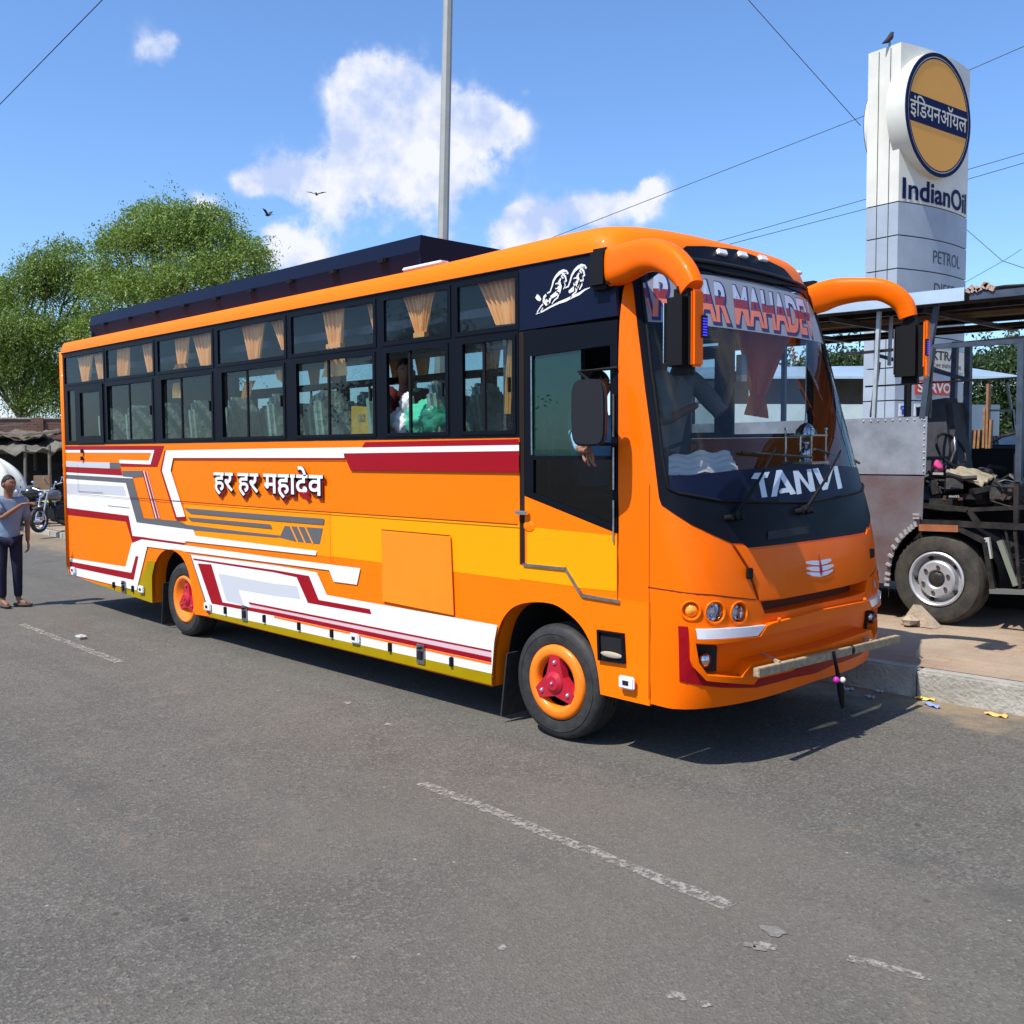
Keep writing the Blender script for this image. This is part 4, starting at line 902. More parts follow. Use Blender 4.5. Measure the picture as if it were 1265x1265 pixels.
# ---- things on the bus that are not the bus
pa, pb = on(934, 831, 0, -.235), on(1109, 789, 0, -.235)
t = thing('wooden_plank', 'long weathered wooden plank lashed across the front bumper of the orange coach', 'plank', ((pa+pb)/2))
b = MB(); b.bar(pa, pb, .045, .058); b.build('board', M['wood'], t, bev=.004)
b = MB()
for f in (.14, .78):
    q = pa.lerp(pb, f); b.bar(q+Vector((0, 0, .03)), q+Vector((-.14, .02, .06)), .02, .02)
b.build('bracket', M['wood'], t)
b = MB(); q = pa.lerp(pb, .62)
for dy in (-.012, .0, .012): b.tube([q+Vector((.026*math.cos(a), dy, .034*math.sin(a))) for a in [i*math.pi/4 for i in range(9)]], .006, 6)
b.build('lashing', M['matte'], t)
t = thing('hanging_tassel', 'black thread tassel with pink and white beads dangling under the plank', 'tassel', (-.2, q.y, .3))
c = on(1036, 838, 0, -.20); b = MB(); pts = [on(x, y, 0, -.20) for x, y in ((1030, 805), (1033, 822), (1036, 838), (1038, 855), (1040, 875))]
b.tube(pts, [.010, .013, .017, .019, .006], 7); b.tube([p+Vector((0, .02, .005)) for p in pts[2:]], [.012, .02, .006], 6); b.build('threads', M['matte'], t, smooth=True)
b = MB(); b.sphere(on(1033, 840, 0, -.17), .024); b.build('bead', mat('magenta_bead', (.45, .02, .30), .5), t, smooth=True)
b = MB(); b.sphere(on(1041, 840, 0, -.17), .021); b.build('bead', mat('white_bead', (.7, .68, .6), .5), t, smooth=True)
t = thing('silver_shrine', 'small silver canopied idol stand on the dashboard behind the windscreen', 'ornament', (-.72, 1.5, dz))
o = on(995, 573, 0, -.80); o.z = max(o.z, 1.93); b = MB(); b.box(o+Vector((0, 0, .01)), (.26, .26, .02))
for sx in (-1, 1):
    for sy in (-1, 1): b.tube([o+Vector((sx*.11, sy*.11, 0)), o+Vector((sx*.11, sy*.11, .26))], .008, 6); b.sphere(o+Vector((sx*.11, sy*.11, .27)), .014, 6, 5)
b.build('stand', M['chrome'], t)
b = MB(); b.box(o+Vector((0, 0, .22)), (.24, .24, .012)); b.lathe([(.085, .22), (.08, .26), (.05, .30), (.012, .32), (.008, .38), (.001, .40)], o, 'Z', 16); b.build('dome', M['chrome'], t, smooth=.6)
b = MB(); b.sphere(o+Vector((0, 0, .07)), .05, 10, 8, (1, 1, 1.3)); b.sphere(o+Vector((0, 0, .16)), .03); b.build('idol', M['chrome'], t, smooth=True)
t = thing('dashboard_cloth', 'cream cloth folded on the dashboard at the driver side of the windscreen', 'cloth', (-.9, .4, dz))
P = [on(826, 591, 1, .28), on(912, 580, 1, .95), on(900, 557, 1, 1.05), on(826, 562, 1, .38)]
b = MB(); nn_ = 14; vs = []
for j in range(nn_+1):
    for i in range(nn_+1):
        p = P[0].lerp(P[1], i/nn_).lerp(P[3].lerp(P[2], i/nn_), j/nn_); p.z += .012*math.sin(i*1.1)+.010*math.sin(j*1.7+i*.4); vs.append(p)
b.add(vs, [(j*15+i, j*15+i+1, (j+1)*15+i+1, (j+1)*15+i) for j in range(nn_) for i in range(nn_)]); b.build('sheet', mat('cream_cloth', (.9, .84, .74), .8), t, smooth=True)
# ================================================================== GROUND
import numpy as np
def asphalt():
    m = bpy.data.materials.new('asphalt'); m.use_nodes = True; T = m.node_tree; b = T.nodes['Principled BSDF']; b.inputs['Roughness'].default_value = .88; b.inputs['Specular IOR Level'].default_value = .3
    g = T.nodes.new('ShaderNodeTexCoord').outputs['Object']
    def nz_(sc, det=4, ro=.6, loc=0):
        n = T.nodes.new('ShaderNodeTexNoise'); T.links.new(g, n.inputs['Vector']); n.inputs['Scale'].default_value = sc; n.inputs['Detail'].default_value = det; n.inputs['Roughness'].default_value = ro; return n.outputs[0]
    def mrn(v, a, b_, c=0., d=1.):
        n = T.nodes.new('ShaderNodeMapRange'); T.links.new(v, n.inputs[0])
        for i, x in enumerate((a, b_, c, d)): n.inputs[i+1].default_value = x
        return n.outputs[0]
    def mixc(f, c1, c2, bt='MIX'):
        n = T.nodes.new('ShaderNodeMix'); n.data_type = 'RGBA'; n.blend_type = bt
        if isinstance(f, float): n.inputs[0].default_value = f
        else: T.links.new(f, n.inputs[0])
        for i, c in ((6, c1), (7, c2)):
            if isinstance(c, tuple): n.inputs[i].default_value = (*c, 1)
            else: T.links.new(c, n.inputs[i])
        return n.outputs[2]
    c = mixc(mrn(nz_(.55, 6, .65), .36, .66), (.076, .069, .058), (.108, .098, .081))
    c = mixc(mrn(nz_(3.1, 7, .7), .50, .70), c, (.118, .110, .092))
    mp_ = T.nodes.new('ShaderNodeMapping'); T.links.new(g, mp_.inputs[0]); mp_.inputs['Scale'].default_value = (.12, 1.6, 1)
    ns = T.nodes.new('ShaderNodeTexNoise'); T.links.new(mp_.outputs[0], ns.inputs['Vector']); ns.inputs['Scale'].default_value = 1.3; ns.inputs['Detail'].default_value = 5
    c = mixc(mrn(ns.outputs[0], .50, .68, 0, .55), c, (.052, .051, .047))
    vo = T.nodes.new('ShaderNodeTexVoronoi'); T.links.new(g, vo.inputs['Vector']); vo.inputs['Scale'].default_value = 75
    vb = T.nodes.new('ShaderNodeRGBToBW'); T.links.new(vo.outputs['Color'], vb.inputs[0])
    c = mixc(mrn(vb.outputs[0], .60, .88, 0, .68), c, (.19, .18, .155))
    c = mixc(mrn(vb.outputs[0], .30, .08, 0, .8), c, (.030, .030, .030))
    c = mixc(mrn(nz_(260, 3, .8), .42, .62, 0, .5), c, (.14, .132, .115))
    c = mixc(mrn(nz_(38, 5, .75), .60, .74, 0, .8), c, (.040, .040, .039))
    # sparse pale chips and dark spots
    for sc_, th_, cc_ in ((5.5, .035, (.36, .34, .30)), (3.3, .05, (.045, .042, .038))):
        v2 = T.nodes.new('ShaderNodeTexVoronoi'); T.links.new(g, v2.inputs['Vector']); v2.inputs['Scale'].default_value = sc_; v2.inputs['Randomness'].default_value = 1
        b2 = T.nodes.new('ShaderNodeRGBToBW'); T.links.new(v2.outputs['Color'], b2.inputs[0]); mm = T.nodes.new('ShaderNodeMath'); mm.operation = 'MULTIPLY'
        T.links.new(mrn(v2.outputs['Distance'], th_, th_*1.6, 1, 0), mm.inputs[0]); T.links.new(mrn(b2.outputs[0], .52, .62, 0, .8), mm.inputs[1]); c = mixc(mm.outputs[0], c, cc_)
    # oil stains, tan dust swept against the kerb
    c = mixc(mrn(nz_(.9, 3, .5), .66, .74, 0, .5), c, (.055, .054, .052))
    sp = T.nodes.new('ShaderNodeSeparateXYZ'); T.links.new(g, sp.inputs[0])
    dn = T.nodes.new('ShaderNodeMath'); dn.operation = 'ADD'; T.links.new(mrn(sp.outputs[1], 1.9, 3.1), dn.inputs[0]); T.links.new(mrn(nz_(2.3, 6, .7), .35, .7, -.55, .35), dn.inputs[1])
    dn.use_clamp = True; c = mixc(mrn(dn.outputs[0], .15, .75, 0, .9), c, (.25, .185, .115))
    c = mixc(mrn(nz_(.23, 4, .6), .48, .62, 0, .5), c, (.125, .112, .090))
    T.links.new(c, b.inputs['Base Color'])
    bp = T.nodes.new('ShaderNodeBump'); bp.inputs['Strength'].default_value = .55; bp.inputs['Distance'].default_value = .008
    ad = T.nodes.new('ShaderNodeMath'); T.links.new(vo.outputs['Distance'], ad.inputs[0]); T.links.new(nz_(120, 3), ad.inputs[1]); T.links.new(ad.outputs[0], bp.inputs['Height']); T.links.new(bp.outputs[0], b.inputs['Normal'])
    return m
def kerb_y(x):
    return lerp_tab([(-90, 7.0), (-25, 4.03), (-10, 3.36), (-.4, 3.0), (.5, 3.02), (7, 3.16), (30, 3.6)], x)
def sheet(name, pts, z, m_, kind='structure'):
    b = MB(); b.add([(x, y, z) for x, y in pts], [tuple(range(len(pts)))]); return tag(b.build(name, m_), kind=kind)
xs = [-400, -90, -60, -40, -30, -25, -20, -15, -10, -5, -2, -.4, .5, 3, 7, 15, 30, 300]
sheet('ground', [(-900, -900), (900, -900), (900, 900), (-900, 900)], -.03, mat('dry_ground', (.26, .20, .14), .95, noise=.3, nscale=.2))
b = MB(); ky = [(x, kerb_y(max(min(x, 30), -90))+.05) for x in xs]
b.add([(x, -250, 0) for x, y in ky]+[(x, y, 0) for x, y in ky], [(i, i+1, len(ky)+i+1, len(ky)+i) for i in range(len(ky)-1)]); tag(b.build('road', asphalt()), kind='structure')
pave = mat('sandy_pavement', (.28, .22, .16), .95, noise=.3, nscale=1.4, bump=.6, bscale=30, col2=(.37, .295, .215), detail=9)
KH = lambda x: .24 if x > -6 else max(.13, .24-.11*(-6-x)/15)
b = MB(); b.add([(x, y+.10, KH(x)-.006) for x, y in ky]+[(x, 7.5+abs(x)*.02, KH(x)) for x, y in ky]+[(x, 300, KH(x)+.1) for x, y in ky], [(i, i+1, len(ky)+i+1, len(ky)+i) for i in range(2*len(ky)-1) if (i+1) % len(ky)])
T_ = pave.node_tree; pb_ = T_.nodes['Principled BSDF']; prev = pb_.inputs['Base Color'].links[0].from_socket; g_ = T_.nodes.new('ShaderNodeTexCoord').outputs['Object']
br = T_.nodes.new('ShaderNodeTexBrick'); T_.links.new(g_, br.inputs['Vector']); br.inputs['Scale'].default_value = 1; br.inputs['Brick Width'].default_value = .30; br.inputs['Row Height'].default_value = .15; br.inputs['Mortar Size'].default_value = .012; br.inputs['Mortar Smooth'].default_value = .6
br.inputs['Color1'].default_value = (.94, .80, .76, 1); br.inputs['Color2'].default_value = (1, .93, .86, 1); br.inputs['Mortar'].default_value = (.78, .72, .64, 1)
mm = T_.nodes.new('ShaderNodeMix'); mm.data_type = 'RGBA'; mm.blend_type = 'MULTIPLY'; nn_ = T_.nodes.new('ShaderNodeTexNoise'); T_.links.new(g_, nn_.inputs['Vector']); nn_.inputs['Scale'].default_value = 1.1; nn_.inputs['Detail'].default_value = 6
mr_ = T_.nodes.new('ShaderNodeMapRange'); T_.links.new(nn_.outputs[0], mr_.inputs[0]); mr_.inputs[1].default_value = .36; mr_.inputs[2].default_value = .56
T_.links.new(mr_.outputs[0], mm.inputs[0]); T_.links.new(prev, mm.inputs[6]); T_.links.new(br.outputs[0], mm.inputs[7]); T_.links.new(mm.outputs[2], pb_.inputs['Base Color'])
tag(b.build('pavement', pave), kind='structure')
kerb = thing('kerb', None, None, (0, 3, 0)); kerb['kind'] = 'structure'
kmat = mat('weathered_kerb_concrete', (.27, .255, .215), .9, noise=.35, nscale=4, bump=.8, bscale=30, col2=(.40, .38, .33), detail=9)
x = 7.0; k = 0; kmesh = {}
while x > -38:
    ln = .92; y = kerb_y(x-ln/2); hgt = round(KH(x)/.02)*.02; key = hgt
    if key not in kmesh:
        b = MB(); b.box((0, 0, hgt/2-.02), (ln-.012, .15, hgt+.04)); o = b.build('kerb_stone', kmat, kerb, local=True, bev=.018); kmesh[key] = o.data
    else: o = link(kmesh[key], 'kerb_stone', kerb, True)
    dy = kerb_y(x)-kerb_y(x-ln); o.location = (x-ln/2, y+.075-3, random.uniform(-.006, .006)); o.rotation_euler = (0, 0, math.atan2(dy, ln)+random.uniform(-.012, .012)); x -= ln
# worn road paint
def worn():
    m = bpy.data.materials.new('worn_road_paint'); m.use_nodes = True; T = m.node_tree; b = T.nodes['Principled BSDF']; b.inputs['Base Color'].default_value = (.30, .28, .245, 1); b.inputs['Roughness'].default_value = .85
    g = T.nodes.new('ShaderNodeTexCoord').outputs['Object']; n = T.nodes.new('ShaderNodeTexNoise'); T.links.new(g, n.inputs['Vector']); n.inputs['Scale'].default_value = 22; n.inputs['Detail'].default_value = 8; n.inputs['Roughness'].default_value = .75
    r_ = T.nodes.new('ShaderNodeMapRange'); T.links.new(n.outputs[0], r_.inputs[0]); r_.inputs[1].default_value = .44; r_.inputs[2].default_value = .57; r_.inputs[4].default_value = .85
    T.links.new(r_.outputs[0], b.inputs['Alpha']); return m
wm = worn()
def gp(px, py): p = on(px, py, 2, .004); return (p.x, p.y)
def strip_mark(a, c, w):
    (ax_, ay_), (cx_, cy_) = gp(*a), gp(*c); dx, dy = cx_-ax_, cy_-ay_; l = math.hypot(dx, dy); nx, ny = -dy/l*w/2, dx/l*w/2; n = max(8, int(l/.12)); up_, dn_ = [], []
    for i in range(n+1):
        t = i/n; j = random.uniform(-.012, .012)
        up_.append((ax_+dx*t+nx+j, ay_+dy*t+ny+random.uniform(-.01, .012))); dn_.append((ax_+dx*t-nx+j, ay_+dy*t-ny+random.uniform(-.012, .01)))
    b = MB(); b.add([(x, y, .004) for x, y in up_+dn_], [(i, i+1, n+2+i, n+1+i) for i in range(n)]); return tag(b.build('road_marking', wm), kind='structure')
strip_mark((520, 966), (905, 1121), .085); strip_mark((26, 771), (148, 818), .09); strip_mark((1050, 1183), (1150, 1208), .05); strip_mark((930, 1165), (960, 1172), .05)
def blotch(px, py, r_, m_=None, nm='road_marking', sx=1.4):
    c = gp(px, py); b = MB(); n = 14; ph = random.random()*6
    b.add([(c[0]+r_*sx*math.cos(a)*(1+.3*math.sin(3*a+ph)+.15*math.sin(7*a)), c[1]+r_*math.sin(a)*(1+.25*math.cos(4*a+ph)), .0045) for a in [2*math.pi*i/n for i in range(n)]], [tuple(range(n))])
    return tag(b.build(nm, m_ or wm), kind='structure')
blotch(956, 1150, .042, mat('road_paint_patch', (.20, .19, .165), .9, noise=.4, nscale=40)); blotch(925, 1167, .02, bpy.data.materials['road_paint_patch']); blotch(937, 1171, .022, bpy.data.materials['road_paint_patch'])
for p in ((437, 1182, .012), (1010, 1195, .012), (835, 1230, .03), (480, 895, .03), (430, 868, .03), (620, 1170, .02), (870, 1240, .02)): blotch(*p)
# ---- litter and stones
def scrap(label, px, py, w, l, rot, m_, cat='litter', z=.012, name='litter', group=None, plane=.012):
    c = on(px, py, 2, plane); b = MB(); n = 5; vs = []
    for j in range(n+1):
        for i in range(n+1):
            x, y = (i/n-.5)*l, (j/n-.5)*w; a = R(rot); vs.append((c.x+x*math.cos(a)-y*math.sin(a), c.y+x*math.sin(a)+y*math.cos(a), c.z+.010*math.sin(i*1.9+j*1.3)+.004*random.random()))
    b.add(vs, [(j*6+i, j*6+i+1, (j+1)*6+i+1, (j+1)*6+i) for j in range(n) for i in range(n)]); o = b.build(name, m_); sol = o.modifiers.new('s', 'SOLIDIFY'); sol.thickness = .003
    return tag(o, label, cat, group)
scrap('crumpled yellow wrapper lying at the kerb near the coach front', 1143, 863, .06, .15, 10, mat('yellow_wrapper', (.75, .55, .10), .5))
scrap('light blue wrapper lying just below the yellow one at the kerb', 1151, 871, .05, .17, -30, mat('blue_wrapper', (.22, .32, .68), .4))
scrap('orange wrapper lying by the kerb at the right edge', 1231, 883, .06, .16, -5, mat('orange_wrapper', (.80, .40, .12), .5))
scrap('pale grey scrap of paper in the shade below the tassel', 1047, 851, .05, .10, 20, mat('grey_paper', (.40, .42, .46), .8))
scrap('small white paper scrap in the shade nearest the kerb', 1086, 854, .03, .07, 0, mat('white_paper', (.5, .5, .52), .8))
scrap('flat white scrap in the shade between the other two scraps', 1075, 861, .03, .08, -10, bpy.data.materials['white_paper'])
def stone(label, c, s, seed, m_, name='stone', cat='stone'):
    r_ = random.Random(seed); b = MB(); b.sphere((0, 0, 0), 1, 10, 7); V = []
    for v in b.v:
        v = Vector(v); n_ = 1+.18*math.sin(v.x*4+seed)+.14*math.cos(v.y*5+seed*2)+.1*math.sin(v.z*6); V.append(Vector((v.x*s[0]*n_, v.y*s[1]*n_, v.z*s[2]*n_))+Vector(c))
    b.v = V; return tag(b.build(name, m_, smooth=.5), label, cat)
smt = mat('tan_stone', (.42, .33, .24), .9, noise=.3, nscale=15, bump=.5)
c = on(1136, 757, 1, 5.0); c.z = .30; b = MB()
b.add([c+Vector(v) for v in ((-.20, -.05, -.07), (.20, -.09, -.07), (.2, .12, -.07), (-.18, .12, -.07), (-.06, -.02, .17), (-.02, .09, .15))], [(0, 1, 4), (1, 2, 5, 4), (2, 3, 5), (3, 0, 4, 5), (3, 2, 1, 0)])
tag(b.build('wheel_chock', smt, bev=.015), 'pointed stone wedged against the front of the skeleton bus tyre', 'stone')
stone('small broken brick lump below the stone wedged at the tyre', on(1124, 769, 2, .28)+Vector((0, 0, .02)), (.10, .07, .05), 2, smt)
stone('small pale stone lying on the road left of the coach', on(100, 787, 2, .02), (.07, .05, .035), 5, mat('pale_stone', (.42, .40, .36), .9, noise=.4, nscale=20))
# ================================================================== POLE, WIRES, BIRDS
pm = mat('lamp_post_steel', (.33, .34, .32), .6, metal=.1, noise=.15, nscale=2)
a_, c_ = far(547.5, 288, 23), far(553.5, 0, 23); dd = (c_-a_).normalized(); base = a_-dd*(a_.z/dd.z); topp = a_+dd*((15-a_.z)/dd.z)
t = thing('lamp_post', 'tall grey tapered steel lamp post rising behind the coach roof', 'lamp post', base)
b = MB(); b.tube([base, base.lerp(topp, .5), topp], [.15, .125, .10], 8); b.build('pole', pm, t)
b = MB(); b.box(base+Vector((0, 0, .03)), (.5, .5, .06)); b.tube([topp, topp+Vector((.5, -.5, .25)), topp+Vector((1.3, -1.2, .35))], [.06, .05, .04], 8); b.build('bracket', pm, t)
b = MB(); b.box(topp+Vector((1.5, -1.4, .36)), (.5, .3, .12)); b.build('lamp_head', M['grey'], t, bev=.03)
wm_ = mat('cable_black', (.05, .055, .07), .7)
def wire(label, pts, r_=.014, sag=0):
    P = []
    for (x0, y0, d0), (x1, y1, d1) in zip(pts, pts[1:]):
        A, B = far(x0, y0, d0), far(x1, y1, d1)
        for i in range(13):
            t = i/12; p = A.lerp(B, t); p.z -= sag*4*t*(1-t); P.append(p)
    b = MB(); b.tube(P, r_*.72, 5); return tag(b.build('overhead_wire', wm_), label, 'wire', 'overhead wires across the sky')
wire('black wire crossing the top left corner of the sky', [(-60, 190, 22), (180, -55, 18)], .013)
wire('wire running down from the top edge to the fuel station sign', [(880, -50, 24), (1063, 155, 27)], .014)
wire('wire rising from the coach roof to behind the round logo', [(640, 310, 30), (1063, 145, 26.5), (1300, 42, 24)], .014)
wire('upper of the two close wires passing behind the sign tower', [(880, 300, 27), (1070, 246, 26), (1400, 150, 24)], .013)
wire('lower of the two close wires passing behind the sign tower', [(900, 302, 27), (1070, 258, 26), (1400, 162, 24)], .013)
wire('wire curving down from the sign tower towards the right edge', [(1190, 280, 26), (1238, 322, 25), (1300, 343, 24)], .013)
wire('thin wire rising right from the sign tower above the frame roof', [(1190, 350, 27), (1240, 322, 26), (1262, 308, 26)], .010)
bmt = mat('bird_feathers', (.03, .03, .035), .8)
def bird(label, px, py, d, sp, rot, flap):
    o = far(px, py, d); t = thing('bird', label, 'bird', o, rz=rot); b = MB()
    b.tube([(-.13, 0, 0), (-.06, 0, 0), (.03, 0, .005), (.09, 0, .02), (.13, 0, .02)], [.006, .03, .04, .022, .006], 8); b.add([(-.12, -.01, 0), (-.12, .01, 0), (-.22, .04, 0), (-.22, -.04, 0)], [(0, 1, 2, 3)]); b.build('body', bmt, t, smooth=True, local=True)
    for s in (-1, 1):
        b = MB(); pts = [(.04, .02*s, .01), (.06, .16*s, .01+.16*flap), (.0, sp*s, .01+sp*flap*.7), (-.06, .17*s, .01+.15*flap), (-.07, .03*s, .0)]
        b.add(pts+[(x, y, z-.008) for x, y, z in pts], [(0, 1, 2, 3, 4), (9, 8, 7, 6, 5)]+[(i, (i+1) % 5, 5+(i+1) % 5, 5+i) for i in range(5)]); b.build('wing', bmt, t, local=True)
bird('dark bird gliding in front of the big cloud', 391, 240, 30, .30, R(140), .3); bird('smaller dark bird flying just above the tree', 331, 266, 34, .28, R(200), .9)
# ================================================================== FUEL STATION SIGN
C0 = far(1107, 400, 20); C0.z = 0; hd_ = R(83); DR = Vector((math.cos(hd_), math.sin(hd_), 0)); DL = Vector((-math.sin(hd_), math.cos(hd_), 0)); NF = Vector((math.sin(hd_), -math.cos(hd_), 0))
def solve_w(D, tx):
    lo, hi = 0, 6
    for _ in range(50):
        m_ = (lo+hi)/2; x = proj(C0+D*m_+Vector((0, 0, 8)))[0]
        if (x < tx) == (tx > 1107): lo = m_
        else: hi = m_
    return lo
WF, WL = solve_w(DR, 1196), solve_w(DL, 1071)
def zpx(py, px=1107): return (lambda q: q)(C0.z+(on_line(px, py)))
def on_line(px, py):                              # height at which the corner edge is seen at py
    lo, hi = 0, 20
    for _ in range(50):
        m_ = (lo+hi)/2
        if proj(C0+Vector((0, 0, m_)))[1] > py: lo = m_
        else: hi = m_
    return lo
ZT, ZW = on_line(0, 52), on_line(0, 248.6)
def TF(s, z, off=0): return C0+DR*s+NF*(off+.16*(1-(2*s/WF-1)**2))+Vector((0, 0, z))
totem = thing('fuel_station_sign', 'tall white and grey fuel station sign tower with round orange logo', 'sign tower', C0)
tw = mat('sign_white_panel', (.66, .65, .58), .45, noise=.14, nscale=1.5); tgm = mat('sign_grey_panel', (.33, .385, .45), .45, noise=.14, nscale=2); tdk = mat('sign_gap', (.05, .055, .06), .7)
ps = on_line(0, 248.6)-on_line(0, 290)
lv = [ZW-ps*i for i in range(0, 14) if ZW-ps*i > 0.3]
def shaft(z0, z1, m_, nm):
    b = MB(); n = 14; fr_pts = [(C0+DR*(WF*i/n)+NF*(.16*(1-(2*i/n-1)**2))) for i in range(n+1)]; bk = [p+DL*WL-NF*0-(NF*(.32*(1-(2*i/n-1)**2))) for i, p in enumerate(fr_pts)]
    ring = fr_pts+bk[::-1]; ring = [Vector((p.x, p.y, 0)) for p in ring]; k = len(ring)
    b.add([p+Vector((0, 0, z0)) for p in ring]+[p+Vector((0, 0, z1)) for p in ring], [(i, (i+1) % k, k+(i+1) % k, k+i) for i in range(k)]+[tuple(range(k)), tuple(range(2*k-1, k-1, -1))])
    return b.build(nm, m_, totem, smooth=.35)
shaft(0, .3, tdk, 'plinth'); shaft(ZW+.012, ZT, tw, 'head_panel')
core = MB(); core.box((C0+DR*WF/2+DL*WL/2)+Vector((0, 0, ZT/2)), (WF*.9, WL*.9, ZT-.2), Matrix.Rotation(hd_, 3, 'Z')); core.build('core', tdk, totem)
for i in range(len(lv)-1): shaft(lv[i+1]+.012, lv[i]-.012, tgm, 'panel')
for s in (.30, .66):
    b = MB(); p = C0+DL*WL*s-DR*.004; b.bar(p+Vector((0, 0, .4)), p+Vector((0, 0, ZT-.05)), .012, .012); b.build('panel_joint', tdk, totem)
# round logo on both faces
lc = far(1163, 143.4, 20); s0 = (lc-C0).dot(DR)
best = min(range(200), key=lambda i: abs(proj(TF(WF*i/199, 8, .14))[0]-1160.5)); s0 = WF*best/199; zl0 = on_line(0, 0)
zl0 = min([z/100 for z in range(500, 1100)], key=lambda z: abs(proj(TF(s0, z, .14))[1]-142.5)); LR = 1.21
def disc3(c, n_, r0, r1, h0, h1, m_, nm, par, seg=56):
    ax = n_.cross(Vector((0, 0, 1))).normalized(); b = MB(); pr = [(r0, h0), (r0, h1), (r1, h1), (r1, h0)] if r1 else [(r0, h0), (r0, h1), (.001, h1)]
    vs = [c+ax*math.cos(2*math.pi*j/seg)*a+Vector((0, 0, 1))*math.sin(2*math.pi*j/seg)*a+n_*h for a, h in pr for j in range(seg)]
    b.add(vs, [(k*seg+j, k*seg+(j+1) % seg, (k+1)*seg+(j+1) % seg, (k+1)*seg+j) for k in range(len(pr)-1) for j in range(seg)]); return b.build(nm, m_, par, smooth=.5)
lo_c = TF(s0, zl0, 0)-NF*.29; onb = mat('logo_orange', (.80, .38, .07), .6); nvb = mat('logo_navy', (.004, .010, .065), .6, spec=.1); cre = mat('logo_cream', (.66, .63, .52), .5)
for n_, c in ((NF, lo_c), (-NF, lo_c+DL*(WL-.30)+DR*.50)):
    dr_ = disc3(c, n_, LR, 0, .0, .40, tw, 'logo_drum', totem)
    disc3(c, n_, LR-.01, LR-.085, .40, .42, nvb, 'ring', dr_); disc3(c, n_, LR-.085, LR-.105, .40, .414, cre, 'ring', dr_); disc3(c, n_, LR-.105, LR-.13, .40, .418, nvb, 'ring', dr_); disc3(c, n_, LR-.13, 0, .40, .412, onb, 'disc', dr_)
    sg = 1 if n_ is NF else -1
    mpL = (lambda c, n_, sg: lambda u, v, o: c+DR*u*sg+Vector((0, 0, v))+n_*(.412+o))(c, n_, sg)
    hb = .27; xe = lambda v: math.sqrt((LR-.14)**2-v*v); bd = [(-xe(v), v) for v in (-hb, -.1, .1, hb)]+[(xe(v), v) for v in (hb, .1, -.1, -hb)]
    patch('band', bd, mpL, nvb, dr_, .006, .006)
    if sg == 1: text('logo_lettering', 'इंिडयनऑयल', (-LR+.16, -.20, LR-.17, .24), mpL, cre, dr_, .010, bold=.008)
text('sign_lettering', 'IndianOil', (.10, ZW+.07, WF-.14, ZW+.07+.40), lambda u, v, o: TF(u, v, o), nvb, totem, .012, bold=.02)
gtx = mat('sign_grey_lettering', (.03, .045, .07), .5); zc1 = (lv[1]+lv[2])/2; zc2 = (lv[2]+lv[3])/2
text('sign_lettering', 'PETROL', (WF*.40, zc1-.14, WF*.84, zc1+.12), TF, gtx, totem, .006); text('sign_lettering', 'DIESEL', (WF*.42, zc2-.14, WF*.80, zc2+.12), TF, gtx, totem, .006)
def s_at(px, z): return WF*min(range(200), key=lambda i: abs(proj(TF(WF*i/199, z, .02))[0]-px))/199
def z_at(s, py): return min([z/100 for z in range(60, 900)], key=lambda z: abs(proj(TF(s, z, .02))[1]-py))
def tquad(x0, y0, x1, y1): z = z_at(WF*.5, (y0+y1)/2); s0_, s1_ = s_at(x0, z), s_at(x1, z); sm_ = (s0_+s1_)/2; return s0_, z_at(sm_, y1), s1_, z_at(sm_, y0)
q = tquad(1112, 432, 1192, 458); patch('cream_panel', rect(q[0], q[2], q[1], q[3]), TF, cre, totem, .012, .01, du=.3)
q2 = tquad(1120, 432, 1176, 445); text('sign_lettering', 'XTRA.', (q[0]+.9, q[1]+.22, q[2]-.55, q[3]-.03), TF, mat('black_lettering', (.02, .02, .02), .5), totem, .018, bold=.02); text('sign_lettering', 'FROM INDIAN OIL', (q[0]+.8, q[1]+.06, q[2]-.2, q[1]+.14), TF, gtx, totem, .018)
q = tquad(1131, 470, 1176, 488); svr = mat('servo_red', (.55, .06, .03), .5); patch('red_panel', rect(*(q[0], q[2], q[1], q[3])), TF, svr, totem, .012, .01, du=.3); text('sign_lettering', 'SERVO', (q[0]+.08, q[1]+.05, q[2]-.08, q[3]-.05), TF, mat('servo_white', (.75, .72, .7), .5), totem, .018, bold=.03)
bl = mat('icon_blue', (.01, .06, .45), .5); gr = mat('icon_green', (.01, .28, .16), .5); wh_ = mat('icon_white', (.7, .72, .74), .5)
